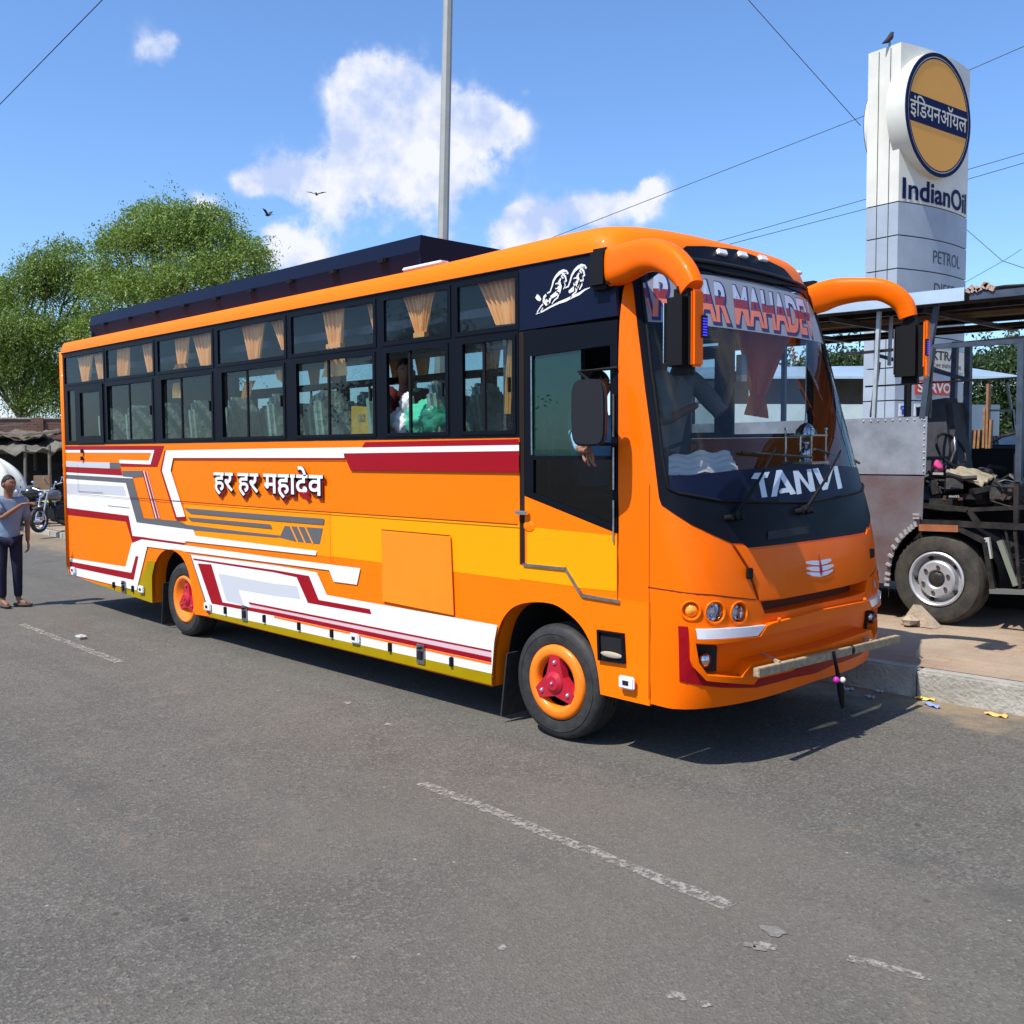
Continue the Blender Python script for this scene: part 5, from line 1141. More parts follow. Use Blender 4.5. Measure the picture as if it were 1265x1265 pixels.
for i, (x0, x1) in enumerate(((1111, 1122), (1130, 1142), (1152, 1164), (1168, 1178), (1181, 1188))):
    q = tquad(x0, 499, x1, 514 if i < 4 else 523); s_ = patch('icon_panel', rect(q[0], q[2], q[1], q[3]), TF, wh_, totem, .012, .01)
    sx, sz = (q[0]+q[2])/2, (q[1]+q[3])/2; w2, h2 = (q[2]-q[0])/2, (q[3]-q[1])/2; b = MB()
    P = lambda L_: b.prism([(sx+x*w2, sz+y*h2) for x, y in L_], TF, .02, .006)
    if i == 0: P([(-.8, .2), (-.6, .7), (.6, .7), (.8, .2), (.4, .2), (.3, .45), (-.3, .45), (-.4, .2)]); P([(-.5, -.7), (.5, -.7), (.4, .15), (-.4, .15)])
    elif i == 1: P([(-.7, .2), (.6, .2), (.6, .5), (-.7, .5)]); P([(.2, -.7), (.5, -.7), (.5, .1), (.2, .1)]); P([(-.6, -.3), (-.2, -.3), (-.2, .1), (-.6, .1)])
    elif i == 2: P([(-.15, 0), (.15, 0), (.15, .6), (-.15, .6)]); P([(-.45, .6), (.45, .6), (.45, .8), (-.45, .8)]); P([(-.8, -.7), (-.4, -.7), (-.35, -.3), (.7, -.3), (.8, .0), (-.6, .0), (-.8, -.3)])
    elif i == 3: P([(-.2, -.7), (.2, -.7), (.2, .7), (-.2, .7)]); P([(-.7, -.2), (.7, -.2), (.7, .2), (-.7, .2)])
    else: P([(-.2, -.3), (.2, -.3), (.2, .3), (-.2, .3)])
    b.build('icon', (bl, bl, bl, gr, gtx)[i], s_)
o = C0+DL*WL*.35+Vector((0, 0, ZT+.10)); t = thing('bird', 'small dark bird perched on top of the fuel station sign', 'bird', o, rz=1.0)
b = MB(); b.tube([(-.16, 0, -.06), (-.05, 0, .0), (.02, 0, .08), (.05, 0, .16), (.09, 0, .17)], [.01, .05, .06, .035, .006], 8); b.build('body', bmt, t, smooth=True, local=True); b = MB(); b.tube([(0, .02, -.10), (0, .02, .02)], .008, 5); b.tube([(0, -.02, -.10), (0, -.02, .02)], .008, 5); b.build('legs', bmt, t, local=True)
# ================================================================== TREES
def leafmat(name, c1, c2, tr=.35):
    m = bpy.data.materials.new(name); m.use_nodes = True; T = m.node_tree
    for n in list(T.nodes): T.nodes.remove(n)
    ge = T.nodes.new('ShaderNodeNewGeometry'); mx_ = T.nodes.new('ShaderNodeMix'); mx_.data_type = 'RGBA'; T.links.new(ge.outputs['Random Per Island'], mx_.inputs[0]); mx_.inputs[6].default_value = (*c1, 1); mx_.inputs[7].default_value = (*c2, 1)
    d = T.nodes.new('ShaderNodeBsdfPrincipled'); d.inputs['Roughness'].default_value = .55; T.links.new(mx_.outputs[2], d.inputs['Base Color']); t = T.nodes.new('ShaderNodeBsdfTranslucent'); T.links.new(mx_.outputs[2], t.inputs[0])
    s = T.nodes.new('ShaderNodeMixShader'); s.inputs[0].default_value = tr; T.links.new(d.outputs[0], s.inputs[1]); T.links.new(t.outputs[0], s.inputs[2]); o = T.nodes.new('ShaderNodeOutputMaterial'); T.links.new(s.outputs[0], o.inputs[0]); return m
LF = leafmat('leaves_mid_green', (.095, .17, .022), (.25, .34, .06)); LF2 = leafmat('leaves_dark_green', (.022, .05, .014), (.06, .11, .03)); BK = mat('bark', (.16, .12, .09), .9, noise=.4, nscale=8, bump=.6)
rng = np.random.default_rng(5)
def crown(name, blobs, n, leaf, droop, m_, parent, strands=True):
    """leaves on many short twigs spread through the volume of overlapping clumps; strands hang"""
    w = np.array([b_[3]**2.2 for b_ in blobs]); w /= w.sum(); V = []; per = 12
    nt_ = n//per; idx = rng.choice(len(blobs), nt_, p=w); B = np.array(blobs)[idx]
    d = rng.normal(size=(nt_, 3)); d /= np.linalg.norm(d, axis=1)[:, None]; d[:, 2] = np.abs(d[:, 2])*.85-.15+d[:, 2]*.25
    rad = rng.uniform(.35, 1.0, nt_)**.6*(1+.17*rng.normal(size=nt_)); st = B[:, :3]+d*(B[:, 3]*rad)[:, None]*np.array([1, 1, .85])
    dirn = d*.5+rng.normal(size=(nt_, 3))*.35; dirn[:, 2] -= droop; dirn /= np.linalg.norm(dirn, axis=1)[:, None]; ln = rng.uniform(.3, 1.0, nt_)**1.3*leaf*11
    k = np.tile(np.arange(per), nt_)/per; S = np.repeat(st, per, 0)+np.repeat(dirn*ln[:, None], per, 0)*k[:, None]; S[:, 2] -= (np.repeat(ln, per)*k**2)*droop*.35; S += rng.normal(size=S.shape)*leaf*.45
    m = len(S); a = rng.normal(size=(m, 3)); a[:, 2] -= .6*droop+.2; a /= np.linalg.norm(a, axis=1)[:, None]; c = np.cross(a, rng.normal(size=(m, 3))); c /= np.linalg.norm(c, axis=1)[:, None]
    L_ = leaf*rng.uniform(.7, 1.3, m)[:, None]; Wd = L_*.42
    Q = np.stack([S, S+a*L_*.5+c*Wd*.5, S+a*L_, S+a*L_*.5-c*Wd*.5], 1).reshape(-1, 3)
    me = bpy.data.meshes.new(name); me.vertices.add(4*m); me.vertices.foreach_set('co', Q.ravel().astype('f')); me.loops.add(4*m); me.loops.foreach_set('vertex_index', np.arange(4*m, dtype='i')); me.polygons.add(m); me.polygons.foreach_set('loop_start', np.arange(0, 4*m, 4, dtype='i')); me.polygons.foreach_set('loop_total', np.full(m, 4, 'i'))
    me.update(calc_edges=True); me.materials.append(m_); return link(me, name, parent)
def tree(label, base, blobs, n, leaf, m_, droop=.6, tr=.22, group=None, name='tree', wood=True):
    t = thing(name, label, 'tree', base, group=group); b = MB(); zt_ = max(q[2] for q in blobs); fork = Vector(base)+Vector((0, 0, (zt_-base[2])*.35))
    b.tube([Vector(base)-Vector((0, 0, .1)), Vector(base).lerp(fork, .5)+Vector((.1, .05, 0)), fork], [tr*1.25, tr, tr*.8], 10); b.build('trunk', BK, t, smooth=True)
    b = MB()
    for q in blobs:
        c = Vector(q[:3]); mid = fork.lerp(c, .5)+Vector((rng.uniform(-.4, .4), rng.uniform(-.4, .4), .3)); b.tube([fork-Vector((0, 0, .3)), mid, c], [tr*.45, tr*.25, .03], 6)
        for _ in range(3): e = c+Vector(rng.normal(size=3)*q[3]*.45); b.tube([mid.lerp(c, .6), e], [.04, .012], 5)
    b.build('limbs', BK, t, smooth=True); crown('crown', blobs, n, leaf, droop, m_, t); return t
def blobs_at(lst, d0): 
    out = []
    for px, py, r_, dd_ in lst: p = far(px, py, d0+dd_); out.append((p.x, p.y, p.z, r_/FPX*(d0+dd_)))
    return out
def gbase(px, d, z=.14): p = far(px, 560, d); return (p.x, p.y, z)
tree('large spreading green tree behind the rear of the coach', gbase(190, 36), blobs_at([(205, 285, 52, 0), (160, 300, 46, 1), (255, 290, 50, .5), (290, 325, 46, 0), (235, 340, 55, -1), (180, 360, 52, 0), (320, 350, 30, 1), (140, 345, 40, 1), (215, 400, 55, 0), (290, 380, 45, 1), (130, 400, 40, 1), (185, 262, 28, 1), (225, 262, 26, 0), (262, 262, 22, .5), (308, 305, 24, 0), (160, 440, 50, 1), (240, 450, 50, 1)], 36), 105000, .112, LF, .8, .3)
tree('drooping green tree at the far left edge behind the brick wall', gbase(28, 38), blobs_at([(60, 320, 34, 0), (30, 350, 38, 0), (85, 350, 40, 1), (-20, 370, 50, 0), (20, 400, 46, -1), (70, 410, 46, 0), (110, 390, 30, 1), (35, 450, 48, 0), (95, 460, 42, .5), (-10, 470, 40, 1), (50, 330, 26, 0), (82, 305, 22, 1), (118, 330, 24, 1), (60, 490, 40, 0), (110, 500, 34, 1), (5, 430, 40, 0), (-50, 420, 60, 1)], 38), 95000, .108, LF, 1.2, .16)
b_ = blobs_at([(x, y, r_, d_) for x, y, r_, d_ in [(1210, 455, 30, 0), (1245, 450, 34, 1), (1290, 440, 40, 0), (1205, 500, 34, 0), (1240, 500, 34, 1), (1265, 540, 34, 0), (1220, 530, 30, 0), (1320, 490, 50, 0)]], 34)
tree('bushy green tree seen through the frame beyond the sign', gbase(1235, 34), b_, 26000, .17, LF2, .4, .2, 'trees beyond the fuel station')
tree('small green tree seen left of the sign base', gbase(1045, 37), blobs_at([(1040, 450, 22, 0), (1060, 448, 20, 0), (1015, 455, 24, 1), (1050, 480, 26, 0), (985, 470, 26, 0), (960, 480, 26, 1)], 37), 12000, .18, LF2, .4, .2, 'trees beyond the fuel station')
# greenery on the far side of the road, which the coach's glass mirrors
for i, (x, y) in enumerate(((-64, -52), (-42, -60), (-16, -64), (12, -66), (42, -58), (-46, -21), (-37, -16), (-56, -30), (-66, -22))):
    if i == 0:
        proto = tree('broad tree across the road on the camera side', (x, y, 0), [(x, y, 5.5, 2.8), (x+2, y, 4.2, 2.2), (x-2, y+.5, 4.4, 2.3), (x, y, 7.3, 1.8)], 16000, .22, LF2, .4, .25, 'roadside trees across the road')
    else: copytree(proto, (x, y, 0), rz=i*1.3)
# ================================================================== BRICK WALL, STALL, MOTORCYCLES
def brickmat():
    m = mat('old_brick', (.30, .15, .10), .9); T = m.node_tree; b = T.nodes['Principled BSDF']; g = T.nodes.new('ShaderNodeTexCoord').outputs['Object']; mp_ = T.nodes.new('ShaderNodeMapping'); T.links.new(g, mp_.inputs[0]); mp_.inputs['Rotation'].default_value = (R(90), 0, 0)
    br = T.nodes.new('ShaderNodeTexBrick'); T.links.new(mp_.outputs[0], br.inputs['Vector']); br.inputs['Scale'].default_value = 1; br.inputs['Brick Width'].default_value = .23; br.inputs['Row Height'].default_value = .085; br.inputs['Mortar Size'].default_value = .012
    br.inputs['Color1'].default_value = (.26, .11, .075, 1); br.inputs['Color2'].default_value = (.16, .075, .055, 1); br.inputs['Mortar'].default_value = (.22, .18, .15, 1)
    n = T.nodes.new('ShaderNodeTexNoise'); n.inputs['Scale'].default_value = .8; n.inputs['Detail'].default_value = 6; T.links.new(g, n.inputs['Vector']); x = T.nodes.new('ShaderNodeMix'); x.data_type = 'RGBA'; x.blend_type = 'MULTIPLY'; x.inputs[0].default_value = .7
    T.links.new(br.outputs[0], x.inputs[6]); T.links.new(n.outputs[0], x.inputs[7]); T.links.new(x.outputs[2], b.inputs['Base Color']); return m
pA, pB = far(-260, 553, 34), far(760, 553, 40); zw = far(30, 517, 34.5).z
t = thing('brick_wall', 'long weathered red brick wall below the trees behind the coach', 'wall', (pA.x, pA.y, 0), rz=math.atan2(pB.y-pA.y, pB.x-pA.x)); LW = math.hypot(pB.x-pA.x, pB.y-pA.y)
b = MB(); b.box((LW/2, 0, zw/2), (LW, .25, zw)); b.build('wall', brickmat(), t, local=True); b = MB(); b.box((LW/2, 0, zw+.03), (LW, .32, .06)); b.build('coping', kmat, t, local=True, bev=.01)
b = MB()
for i in range(9): b.box((1+LW*i/8.5, -.16, zw/2), (.4, .10, zw+.1))
b.build('piers', bpy.data.materials['old_brick'], t, local=True)
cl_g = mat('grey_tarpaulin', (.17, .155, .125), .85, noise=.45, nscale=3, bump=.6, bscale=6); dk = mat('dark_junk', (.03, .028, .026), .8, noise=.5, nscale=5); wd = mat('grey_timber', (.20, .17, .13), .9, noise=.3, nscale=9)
SX, SY = Vector((RT.x, RT.y, 0)).normalized(), Vector((FW.x, FW.y, 0)).normalized()
def LP(o, x, y, z): return Vector((o.x, o.y, 0))+SX*x+SY*y+Vector((0, 0, z))
so = far(30, 600, 30); st = thing('roadside_stall', 'ramshackle stall under sagging grey tarpaulins behind the pointing man', 'stall', (so.x, so.y, .14))
def cloth(o, x0, x1, y0, y1, z, tilt, name, m_, par, seed, amp=.12, n=16):
    b = MB(); vs = []
    for j in range(n+1):
        for i in range(n+1):
            x = x0+(x1-x0)*i/n; y = y0+(y1-y0)*j/n; vs.append(LP(o, x, y, z+tilt*(j/n)+amp*math.sin(i*.9+seed)*math.cos(j*.7+seed)+amp*.6*math.sin(i*2.1+j*1.3+seed)))
    b.add(vs, [(j*(n+1)+i, j*(n+1)+i+1, (j+1)*(n+1)+i+1, (j+1)*(n+1)+i) for j in range(n) for i in range(n)]); o_ = b.build(name, m_, par, smooth=True); s_ = o_.modifiers.new('s', 'SOLIDIFY'); s_.thickness = .03; return o_
cloth(so, -1.8, 1.35, -1.2, 1.6, 2.05, .35, 'tarpaulin', cl_g, st, 1); cloth(so, -1.9, .6, -.2, 1.8, 2.5, .2, 'tarpaulin', mat('brown_sacking', (.16, .13, .10), .9, noise=.5, nscale=4, bump=.5), st, 2.2, .08)
for x in (-1.7, -.35, .55, 1.25):
    for y in (-1.1, 1.4):
        b = MB(); b.tube([LP(so, x, y, .1), LP(so, x+.05, y, 2.25 if y < 0 else 2.6)], .045, 7); b.build('post', wd, st)
b = MB(); r_ = random.Random(9)
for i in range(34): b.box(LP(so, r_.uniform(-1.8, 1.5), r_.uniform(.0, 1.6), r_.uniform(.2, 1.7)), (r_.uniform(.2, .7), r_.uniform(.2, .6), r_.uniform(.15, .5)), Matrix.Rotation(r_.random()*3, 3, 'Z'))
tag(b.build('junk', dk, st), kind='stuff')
b = MB(); b.box(LP(so, 0, 1.7, 1.2), (4.2, .1, 2.3), Matrix.Rotation(math.atan2(SX.y, SX.x), 3, 'Z')); b.build('back_board', mat('stall_dark_boards', (.05, .045, .04), .9, noise=.4, nscale=6), st)  # near-black board drawn as the dark interior of the stall
for k, (x, z, l_) in enumerate(((-1.4, 2.75, 1.2), (-.5, 2.8, .9), (.5, 2.55, 1.0))):
    b = MB(); b.bar(LP(so, x-l_/2, 0, z), LP(so, x+l_/2, .3, z+.12), .14, .05); b.build('plank', wd, st)
wo = far(8, 590, 26.5); t = thing('white_tarpaulin', 'bright white tarpaulin draped over a load behind the pointing man', 'tarpaulin', (wo.x, wo.y, .14))
b = MB(); n = 16; vs = []
for j in range(n+1):
    for i in range(2*n+1):
        a = math.pi*2*i/(2*n); h = 1-(j/n); r0 = (1-h**3)*.85*(1+.07*math.sin(5*a)+.04*math.sin(9*a+2)); vs.append(LP(wo, -.35+r0*math.cos(a)*(1.0), r0*math.sin(a)*.7, .45+1.55*h**.8+.05*math.sin(4*a)*(1-h)))
b.add(vs, [(j*(2*n+1)+i, j*(2*n+1)+i+1, (j+1)*(2*n+1)+i+1, (j+1)*(2*n+1)+i) for j in range(n) for i in range(2*n)]); b.build('sheet', mat('white_tarp_cloth', (.68, .66, .58), .8, bump=.5, bscale=4), t, smooth=True)
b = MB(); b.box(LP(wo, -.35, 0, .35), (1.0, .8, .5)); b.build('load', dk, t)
def motorcycle(label, o, rz, paint, group='motorcycles parked by the stall'):
    t = thing('motorcycle', label, 'motorcycle', (o[0], o[1], .14), group=group, rz=rz); Lc = dict(local=True)
    for x, nm in ((.62, 'front_wheel'), (-.62, 'rear_wheel')):
        b = MB(); b.lathe([(.22, -.04), (.27, -.05), (.30, -.02), (.30, .02), (.27, .05), (.22, .04)], (x, 0, .30), 'Y', 24); w = b.build(nm, M['rubber'], t, smooth=True, **Lc)
        b = MB(); b.lathe([(.23, -.02), (.21, 0), (.23, .02)], (x, 0, .30), 'Y', 24); b.lathe([(.05, -.06), (.05, .06), (.001, .06)], (x, 0, .3), 'Y', 10)
        for k in range(8): a = k*math.pi/4; b.tube([(x, 0, .3), (x+.22*math.cos(a), 0, .3+.22*math.sin(a))], .008, 4)
        b.build('rim', M['chrome'], w, **Lc)
    b = MB(); b.tube([(.62, .09, .3), (.40, .09, .95)], .022, 7); b.tube([(.62, -.09, .3), (.40, -.09, .95)], .022, 7); b.tube([(.42, -.32, 1.06), (.40, -.15, 1.0), (.40, .15, 1.0), (.42, .32, 1.06)], .014, 6); b.build('fork', M['steel'], t, **Lc)
    b = MB(); b.tube([(.40, 0, .92), (.0, 0, .50), (-.25, 0, .42), (-.62, 0, .3)], .03, 7); b.tube([(.38, 0, .85), (-.1, 0, .72), (-.7, 0, .74)], .028, 7); b.box((-.02, 0, .42), (.36, .24, .26)); b.tube([(.1, .13, .3), (-.2, .15, .24), (-.8, .16, .32)], [.025, .03, .05], 8); b.build('engine', M['grey'], t, **Lc)
    b = MB(); b.tube([(.36, 0, .84), (.22, 0, .88), (.0, 0, .86), (-.12, 0, .78)], [.07, .14, .14, .07], 12); b.box((.60, 0, .62), (.34, .12, .03), Matrix.Rotation(R(8), 3, 'Y')); b.box((-.68, 0, .68), (.32, .18, .10), Matrix.Rotation(R(12), 3, 'Y'), .8); b.build('tank', paint, t, smooth=.7, **Lc)
    b = MB(); b.box((-.35, 0, .80), (.68, .24, .09)); b.build('seat', M['matte'], t, bev=.03, **Lc)
    b = MB(); b.sphere((.50, 0, .90), .065, 12, 8); b.build('headlight', M['refl'], t, smooth=True, **Lc)
    b = MB()
    for s in (-1, 1): b.tube([(.41, .26*s, 1.05), (.40, .32*s, 1.20)], .007, 5); b.sphere((.40, .33*s, 1.20), .04, 8, 6, (.4, 1.1, .7))
    b.build('mirrors', M['chrome'], t, **Lc); return t
sr = math.atan2(SX.y, SX.x)
q = LP(far(47, 600, 26), 0, 0, 0); motorcycle('black motorcycle parked side on right of the pointing man', q, sr+R(205), mat('motorcycle_black', (.02, .02, .025), .2, coat=1))
q = LP(far(27, 600, 27), 0, 0, 0); motorcycle('blue motorcycle half hidden behind the pointing man', q, sr+R(160), mat('motorcycle_blue', (.02, .07, .28), .2, coat=1))
q = LP(far(36, 600, 28), 0, 0, 0); motorcycle('dusty motorcycle parked in the shade under the stall roof', q, sr+R(20), mat('motorcycle_grey', (.05, .05, .05), .4))
q = LP(far(60, 600, 28.5), 0, 0, 0); motorcycle('dark red motorcycle parked behind the cardboard box', q, sr+R(300), mat('motorcycle_red', (.12, .01, .01), .3, coat=1))
q = LP(far(69, 600, 24.5), 0, 0, 0); motorcycle('dark motorcycle with chrome parts facing out beside the coach tail', q, sr+R(255), mat('motorcycle_silver', (.10, .10, .11), .25, coat=1))
def carton(label, px, py, d, s, m_, rz=.3):
    c = far(px, py, d); t = thing('box', label, 'box', (c.x, c.y, c.z-s[2]/2)); b = MB(); b.box(c, s, Matrix.Rotation(sr+rz, 3, 'Z')); b.build('carton', m_, t, bev=.01); b = MB()
    b.box(c+Vector((0, 0, s[2]/2+.004)), (s[0]*.96, s[1]*.2, .006), Matrix.Rotation(sr+rz, 3, 'Z')); b.build('tape', M['grey'], t)
carton('brown cardboard box stacked by the stall above the motorcycle', 53, 601, 28.0, (.42, .35, .62), mat('cardboard', (.30, .20, .12), .9, noise=.15)); carton('pale yellow box beside the coach tail near the motorcycles', 58, 613, 27.6, (.38, .3, .34), mat('yellow_box', (.62, .56, .22), .7), -.3)
c = far(51, 653, 26.5); stone('small white stone on the ground below the motorcycles', on(52, 651, 2, .17), (.07, .05, .04), 8, mat('white_stone', (.6, .58, .52), .8))
# ================================================================== THE HALF-BUILT BUS ON THE PAVEMENT
YK = 5.2; YF = 7.7
z6 = lambda X, Y: (1000+X/4.774, 330+Y/4.774)
z7 = lambda X, Y: (1030+X/5.383, 560+Y/5.383)
def K(z_, X, Y, y=YK): return on(*z_(X, Y), 1, y)
sk = thing('skeleton_bus', 'half built bus of bare steel frames with a metal roof and aluminium side sheet', 'bus frame', (.5, 6.4, .24))
fm = mat('primer_blue_steel', (.075, .10, .14), .5, metal=.3, noise=.4, nscale=7); fmw = mat('zinc_primer_steel', (.50, .55, .58), .45, metal=.3, noise=.25, nscale=6); rust = mat('rusty_beam', (.22, .12, .06), .85, noise=.5, nscale=7, col2=(.34, .24, .13)); dkf = mat('oily_black_steel', (.018, .018, .02), .45, metal=.3, noise=.5, nscale=10, col2=(.05, .045, .04))
def seg(nm, a, b_, w, m_, h=None, par=sk):
    q = MB(); q.bar(a, b_, w, h); return q.build(nm, m_, par)
# roof: near edge line through two photo points, extended both ways
ra, rb = on(1027, 384, 1, YK), on(1265, 361, 1, YK); dr_ = (rb-ra)/(rb.x-ra.x); r0 = ra+dr_*(-6.0-ra.x); r1 = ra+dr_*(3.6-ra.x)
ZR = ra.z
b = MB(); nn = 40; vs = []
for i in range(nn+1):
    p = r0.lerp(r1, i/nn)
    for j in range(7): y = YK-.12+(YF+.2-YK)*j/6; vs.append((p.x, y, p.z+.06+.10*math.sin(math.pi*j/6)+.012*(i % 2)))
b.add(vs, [(i*7+j, (i+1)*7+j, (i+1)*7+j+1, i*7+j+1) for i in range(nn) for j in range(6)]); o = b.build('roof_sheet', mat('roof_underside', (.028, .030, .034), .7, noise=.5, nscale=2, col2=(.06, .05, .042)), sk); s_ = o.modifiers.new('s', 'SOLIDIFY'); s_.thickness = .012
xb = K(z6, 948, 150).x
fe = [seg('roof_edge', r0+Vector((0, -.14, .02)), ra+dr_*(xb-ra.x)+Vector((0, -.14, .02)), .02, mat('pale_blue_roof_edge', (.58, .68, .74), .35, metal=.5, noise=.12, nscale=3), .13), seg('roof_edge', ra+dr_*(xb-ra.x)+Vector((.05, -.13, -.01)), r1+Vector((0, -.13, .0)), .03, fm, .07)]
q = ra+dr_*(xb-ra.x); r_ = random.Random(4); b = MB()
for k in range(7): b.box(q+Vector((.04+.035*k+.02*r_.random(), -.15, .04+.05*r_.random())), (.05, .03, .02+.05*r_.random()), Matrix.Rotation(r_.random()*3, 3, 'Y'))
tag(b.build('broken_edge', mat('flaking_rust', (.30, .13, .07), .9, noise=.6, nscale=30, col2=(.5, .42, .36)), sk), kind='stuff')
for k, y in enumerate((5.55, 6.0, 6.45, 6.9, 7.35, 7.65)):
    seg('roof_beam', (r0.x, y, r0.z-.04+.05*math.sin(k)), (r1.x, y, r1.z-.05), .06, mat('brown_beam', (.07, .05, .035), .8, noise=.4) if k in (1, 4) else (mat('tan_batten', (.40, .30, .16), .8, noise=.3) if k == 2 else dkf), .05)
for i in range(9):
    x = -5.5+i*1.05; z = ra.z+(x-ra.x)*dr_.z; seg('roof_bow', (x, YK, z-.09), (x, YF, z-.09), .04, dkf, .05)
def post(a, b_, w, m_, y=YK, nm='pillar'): seg(nm, K(z6, *a, y), K(z6, *b_, y), w, m_, w*.8)
post((412, 262), (380, 890), .045, fmw); post((484, 262), (470, 580), .035, fmw, 5.6); post((752, 215), (712, 480), .055, fm); post((722, 470), (672, 890), .075, fm); post((735, 300), (712, 890), .02, dkf)
post((862, 440), (845, 880), .07, fm, 6.2); post((938, 440), (930, 1190), .075, fm, 6.2); post((1252, 440), (1236, 1265), .07, fm); post((415, 560), (375, 885), .02, dkf, 5.5); post((398, 560), (360, 885), .02, dkf, 5.5)
post((1165, 680), (1215, 980), .03, mat('grey_green_tube', (.30, .34, .33), .5), 7.4); post((1200, 840), (1205, 970), .03, bpy.data.materials['grey_green_tube'], 7.4); post((1060, 845), (1200, 845), .03, bpy.data.materials['grey_green_tube'], 7.4)
def rail(a, b_, w, m_, y=YK): seg('rail', K(z6, *a, y), K(z6, *b_, y), w, m_)
rail((195, 516), (1265+160, 468-70), .03, dkf, 5.3); rail((730, 470), (1420, 425), .045, fm, YK); rail((400, 520), (940, 665), .04, fm, 5.9); rail((560, 590), (700, 640), .035, fmw, 6.0); rail((330, 705), (1420, 640), .018, M['matte'], 5.25); rail((735, 598), (920, 662), .03, fm, 6.2)
seg('rail', K(z6, 590, 660), K(z6, 585, 880), .035, M['matte'])
for i, (x, y) in enumerate(((-2.6, 5.2), (-4.2, 5.2), (-4.4, YF), (-2.6, YF), (-.6, YF), (2.2, YF), (3.4, YF), (3.3, YK))):
    seg('pillar', (x, y, 1.0), (x, y, ra.z+(x-ra.x)*dr_.z-.03), .06, fm)
# aluminium sheets with the wheel cut-out and its bent tabs
KS = lambda x, z, o=0: Vector((x, YK-.03-o, z))
def kp(z_, *pts): return [(lambda p: (p.x, p.z))(on(*z_(*p), 1, YK-.03)) for p in pts]
xl = -4.6
up = kp(z6, (695, 880), (685, 1224)); upl = kp(z6, (290, 903), (345, 1226))
patch('side_sheet', [(xl, upl[0][1]), up[0], up[1], (xl, upl[1][1])], KS, mat('mottled_galvanised', (.28, .32, .37), .36, metal=.45, noise=.3, nscale=3.2, bump=.1, bscale=9, col2=(.46, .52, .58), detail=8), sk, 0, .006)
lo = kp(z7, (600, 152), (588, 440), (560, 478), (500, 525), (450, 580), (405, 650), (378, 740), (366, 880), (362, 960)); lol = kp(z7, (240, 150))
redal = mat('aluminium_coach_reflection', (.30, .32, .36), .34, metal=.6, noise=.35, nscale=2.2, bump=.25, bscale=9, col2=(.25, .18, .18))  # purple-brown blotches stand in for the coach mirrored in the sheet
patch('side_sheet', [(xl, lol[0][1]), lo[0]]+lo[1:]+[(lo[-1][0], .62), (xl, .62)], KS, redal, sk, -.004, .006)
tabm = mat('bent_tabs', (.62, .62, .60), .4, metal=.6)
for p in ((552, 470), (530, 487), (513, 503), (487, 522), (458, 548), (432, 577), (407, 622), (386, 679), (373, 738), (368, 800), (366, 835), (364, 872)):
    x, z = kp(z7, p)[0]; b = MB(); a = math.atan2(p[1]-870, p[0]-680); b.box((x, YK-.06, z), (.055, .03, .024), Matrix.Rotation(a, 3, 'Y')); b.build('tab', tabm, sk)
for p in ((557, 405), (557, 430)):
    x, z = kp(z7, p)[0]; b = MB(); b.box((x, YK-.06, z), (.07, .02, .016)); b.build('tab', tabm, sk)
b = MB()
for i in range(9):
    x, z = kp(z6, (690-.012*i*60, 900+i*38))[0]; b.sphere((x-.02, YK-.035, z), .009, 6, 4)
for i in range(9):
    x, z = kp(z6, (320+i*43, 898-i*1.5))[0]; b.sphere((x, YK-.035, z-.02), .009, 6, 4)
tag(b.build('rivets', tabm, sk), kind='stuff')
# wheel arch liner, tyre, silver rim
wc = on(*z7(682, 868), 1, YK); WRz = .47; wc.z = .24+WRz
b = MB(); b.lathe([(.62, 0), (.62, .6)], (wc.x, YK+.01, wc.z), 'Y', 24, R(-5), R(185)); b.build('wheel_arch', M['matte'], sk, smooth=True)
w = MB(); rp = [(.27, .04), (.30, -.01), (.38, -.025), (.435, -.01), (.455, .02), (.47, .05), (.47, .075), (.458, .078), (.458, .088), (.47, .091), (.47, .125), (.458, .128), (.458, .138), (.47, .141), (.47, .175), (.458, .178), (.458, .188), (.47, .191), (.47, .22), (.44, .26), (.3, .26)]
tyre = mat('dusty_tyre', (.028, .026, .024), .75, noise=.4, nscale=8, bump=.25, bscale=60, col2=(.065, .055, .042))
w.lathe(rp, wc, 'Y', 72); wh = w.build('wheel', tyre, sk, smooth=.7)
w = MB(); w.lathe([(.28, .05), (.285, -.012), (.27, -.02), (.255, -.01), (.245, .03), (.225, .07), (.205, .06), (.19, .0), (.175, -.012), (.10, -.014), (.085, .0), (.08, .03)], wc, 'Y', 56); rim = w.build('rim', mat('silver_rim_paint', (.52, .52, .52), .38, metal=.5, noise=.2, nscale=12), wh, smooth=.6)
w = MB(); w.lathe([(.09, .05), (.085, .01), (.06, -.01), (.03, -.015), (.001, -.015)], wc, 'Y', 20); w.build('hub', dkf, rim, smooth=.6)
w = MB()
for k in range(6): a = R(20+60*k); w.tube([(wc.x+.135*math.cos(a), wc.y, wc.z+.135*math.sin(a)), (wc.x+.135*math.cos(a), wc.y-.035, wc.z+.135*math.sin(a))], .019, 6)
w.build('wheel_nuts', M['steel'], rim)
w = MB()
for k in range(5): a = R(38+72*k); w.sphere((wc.x+.228*math.cos(a), wc.y+.045, wc.z+.228*math.sin(a)), .028, 10, 6, (1, .9, .8))
w.build('rim_holes', M['under'], rim, smooth=True)
w = MB(); w.lathe(rp, (wc.x, 7.35, wc.z), 'Y', 32); w.build('wheel', tyre, sk, smooth=.7)
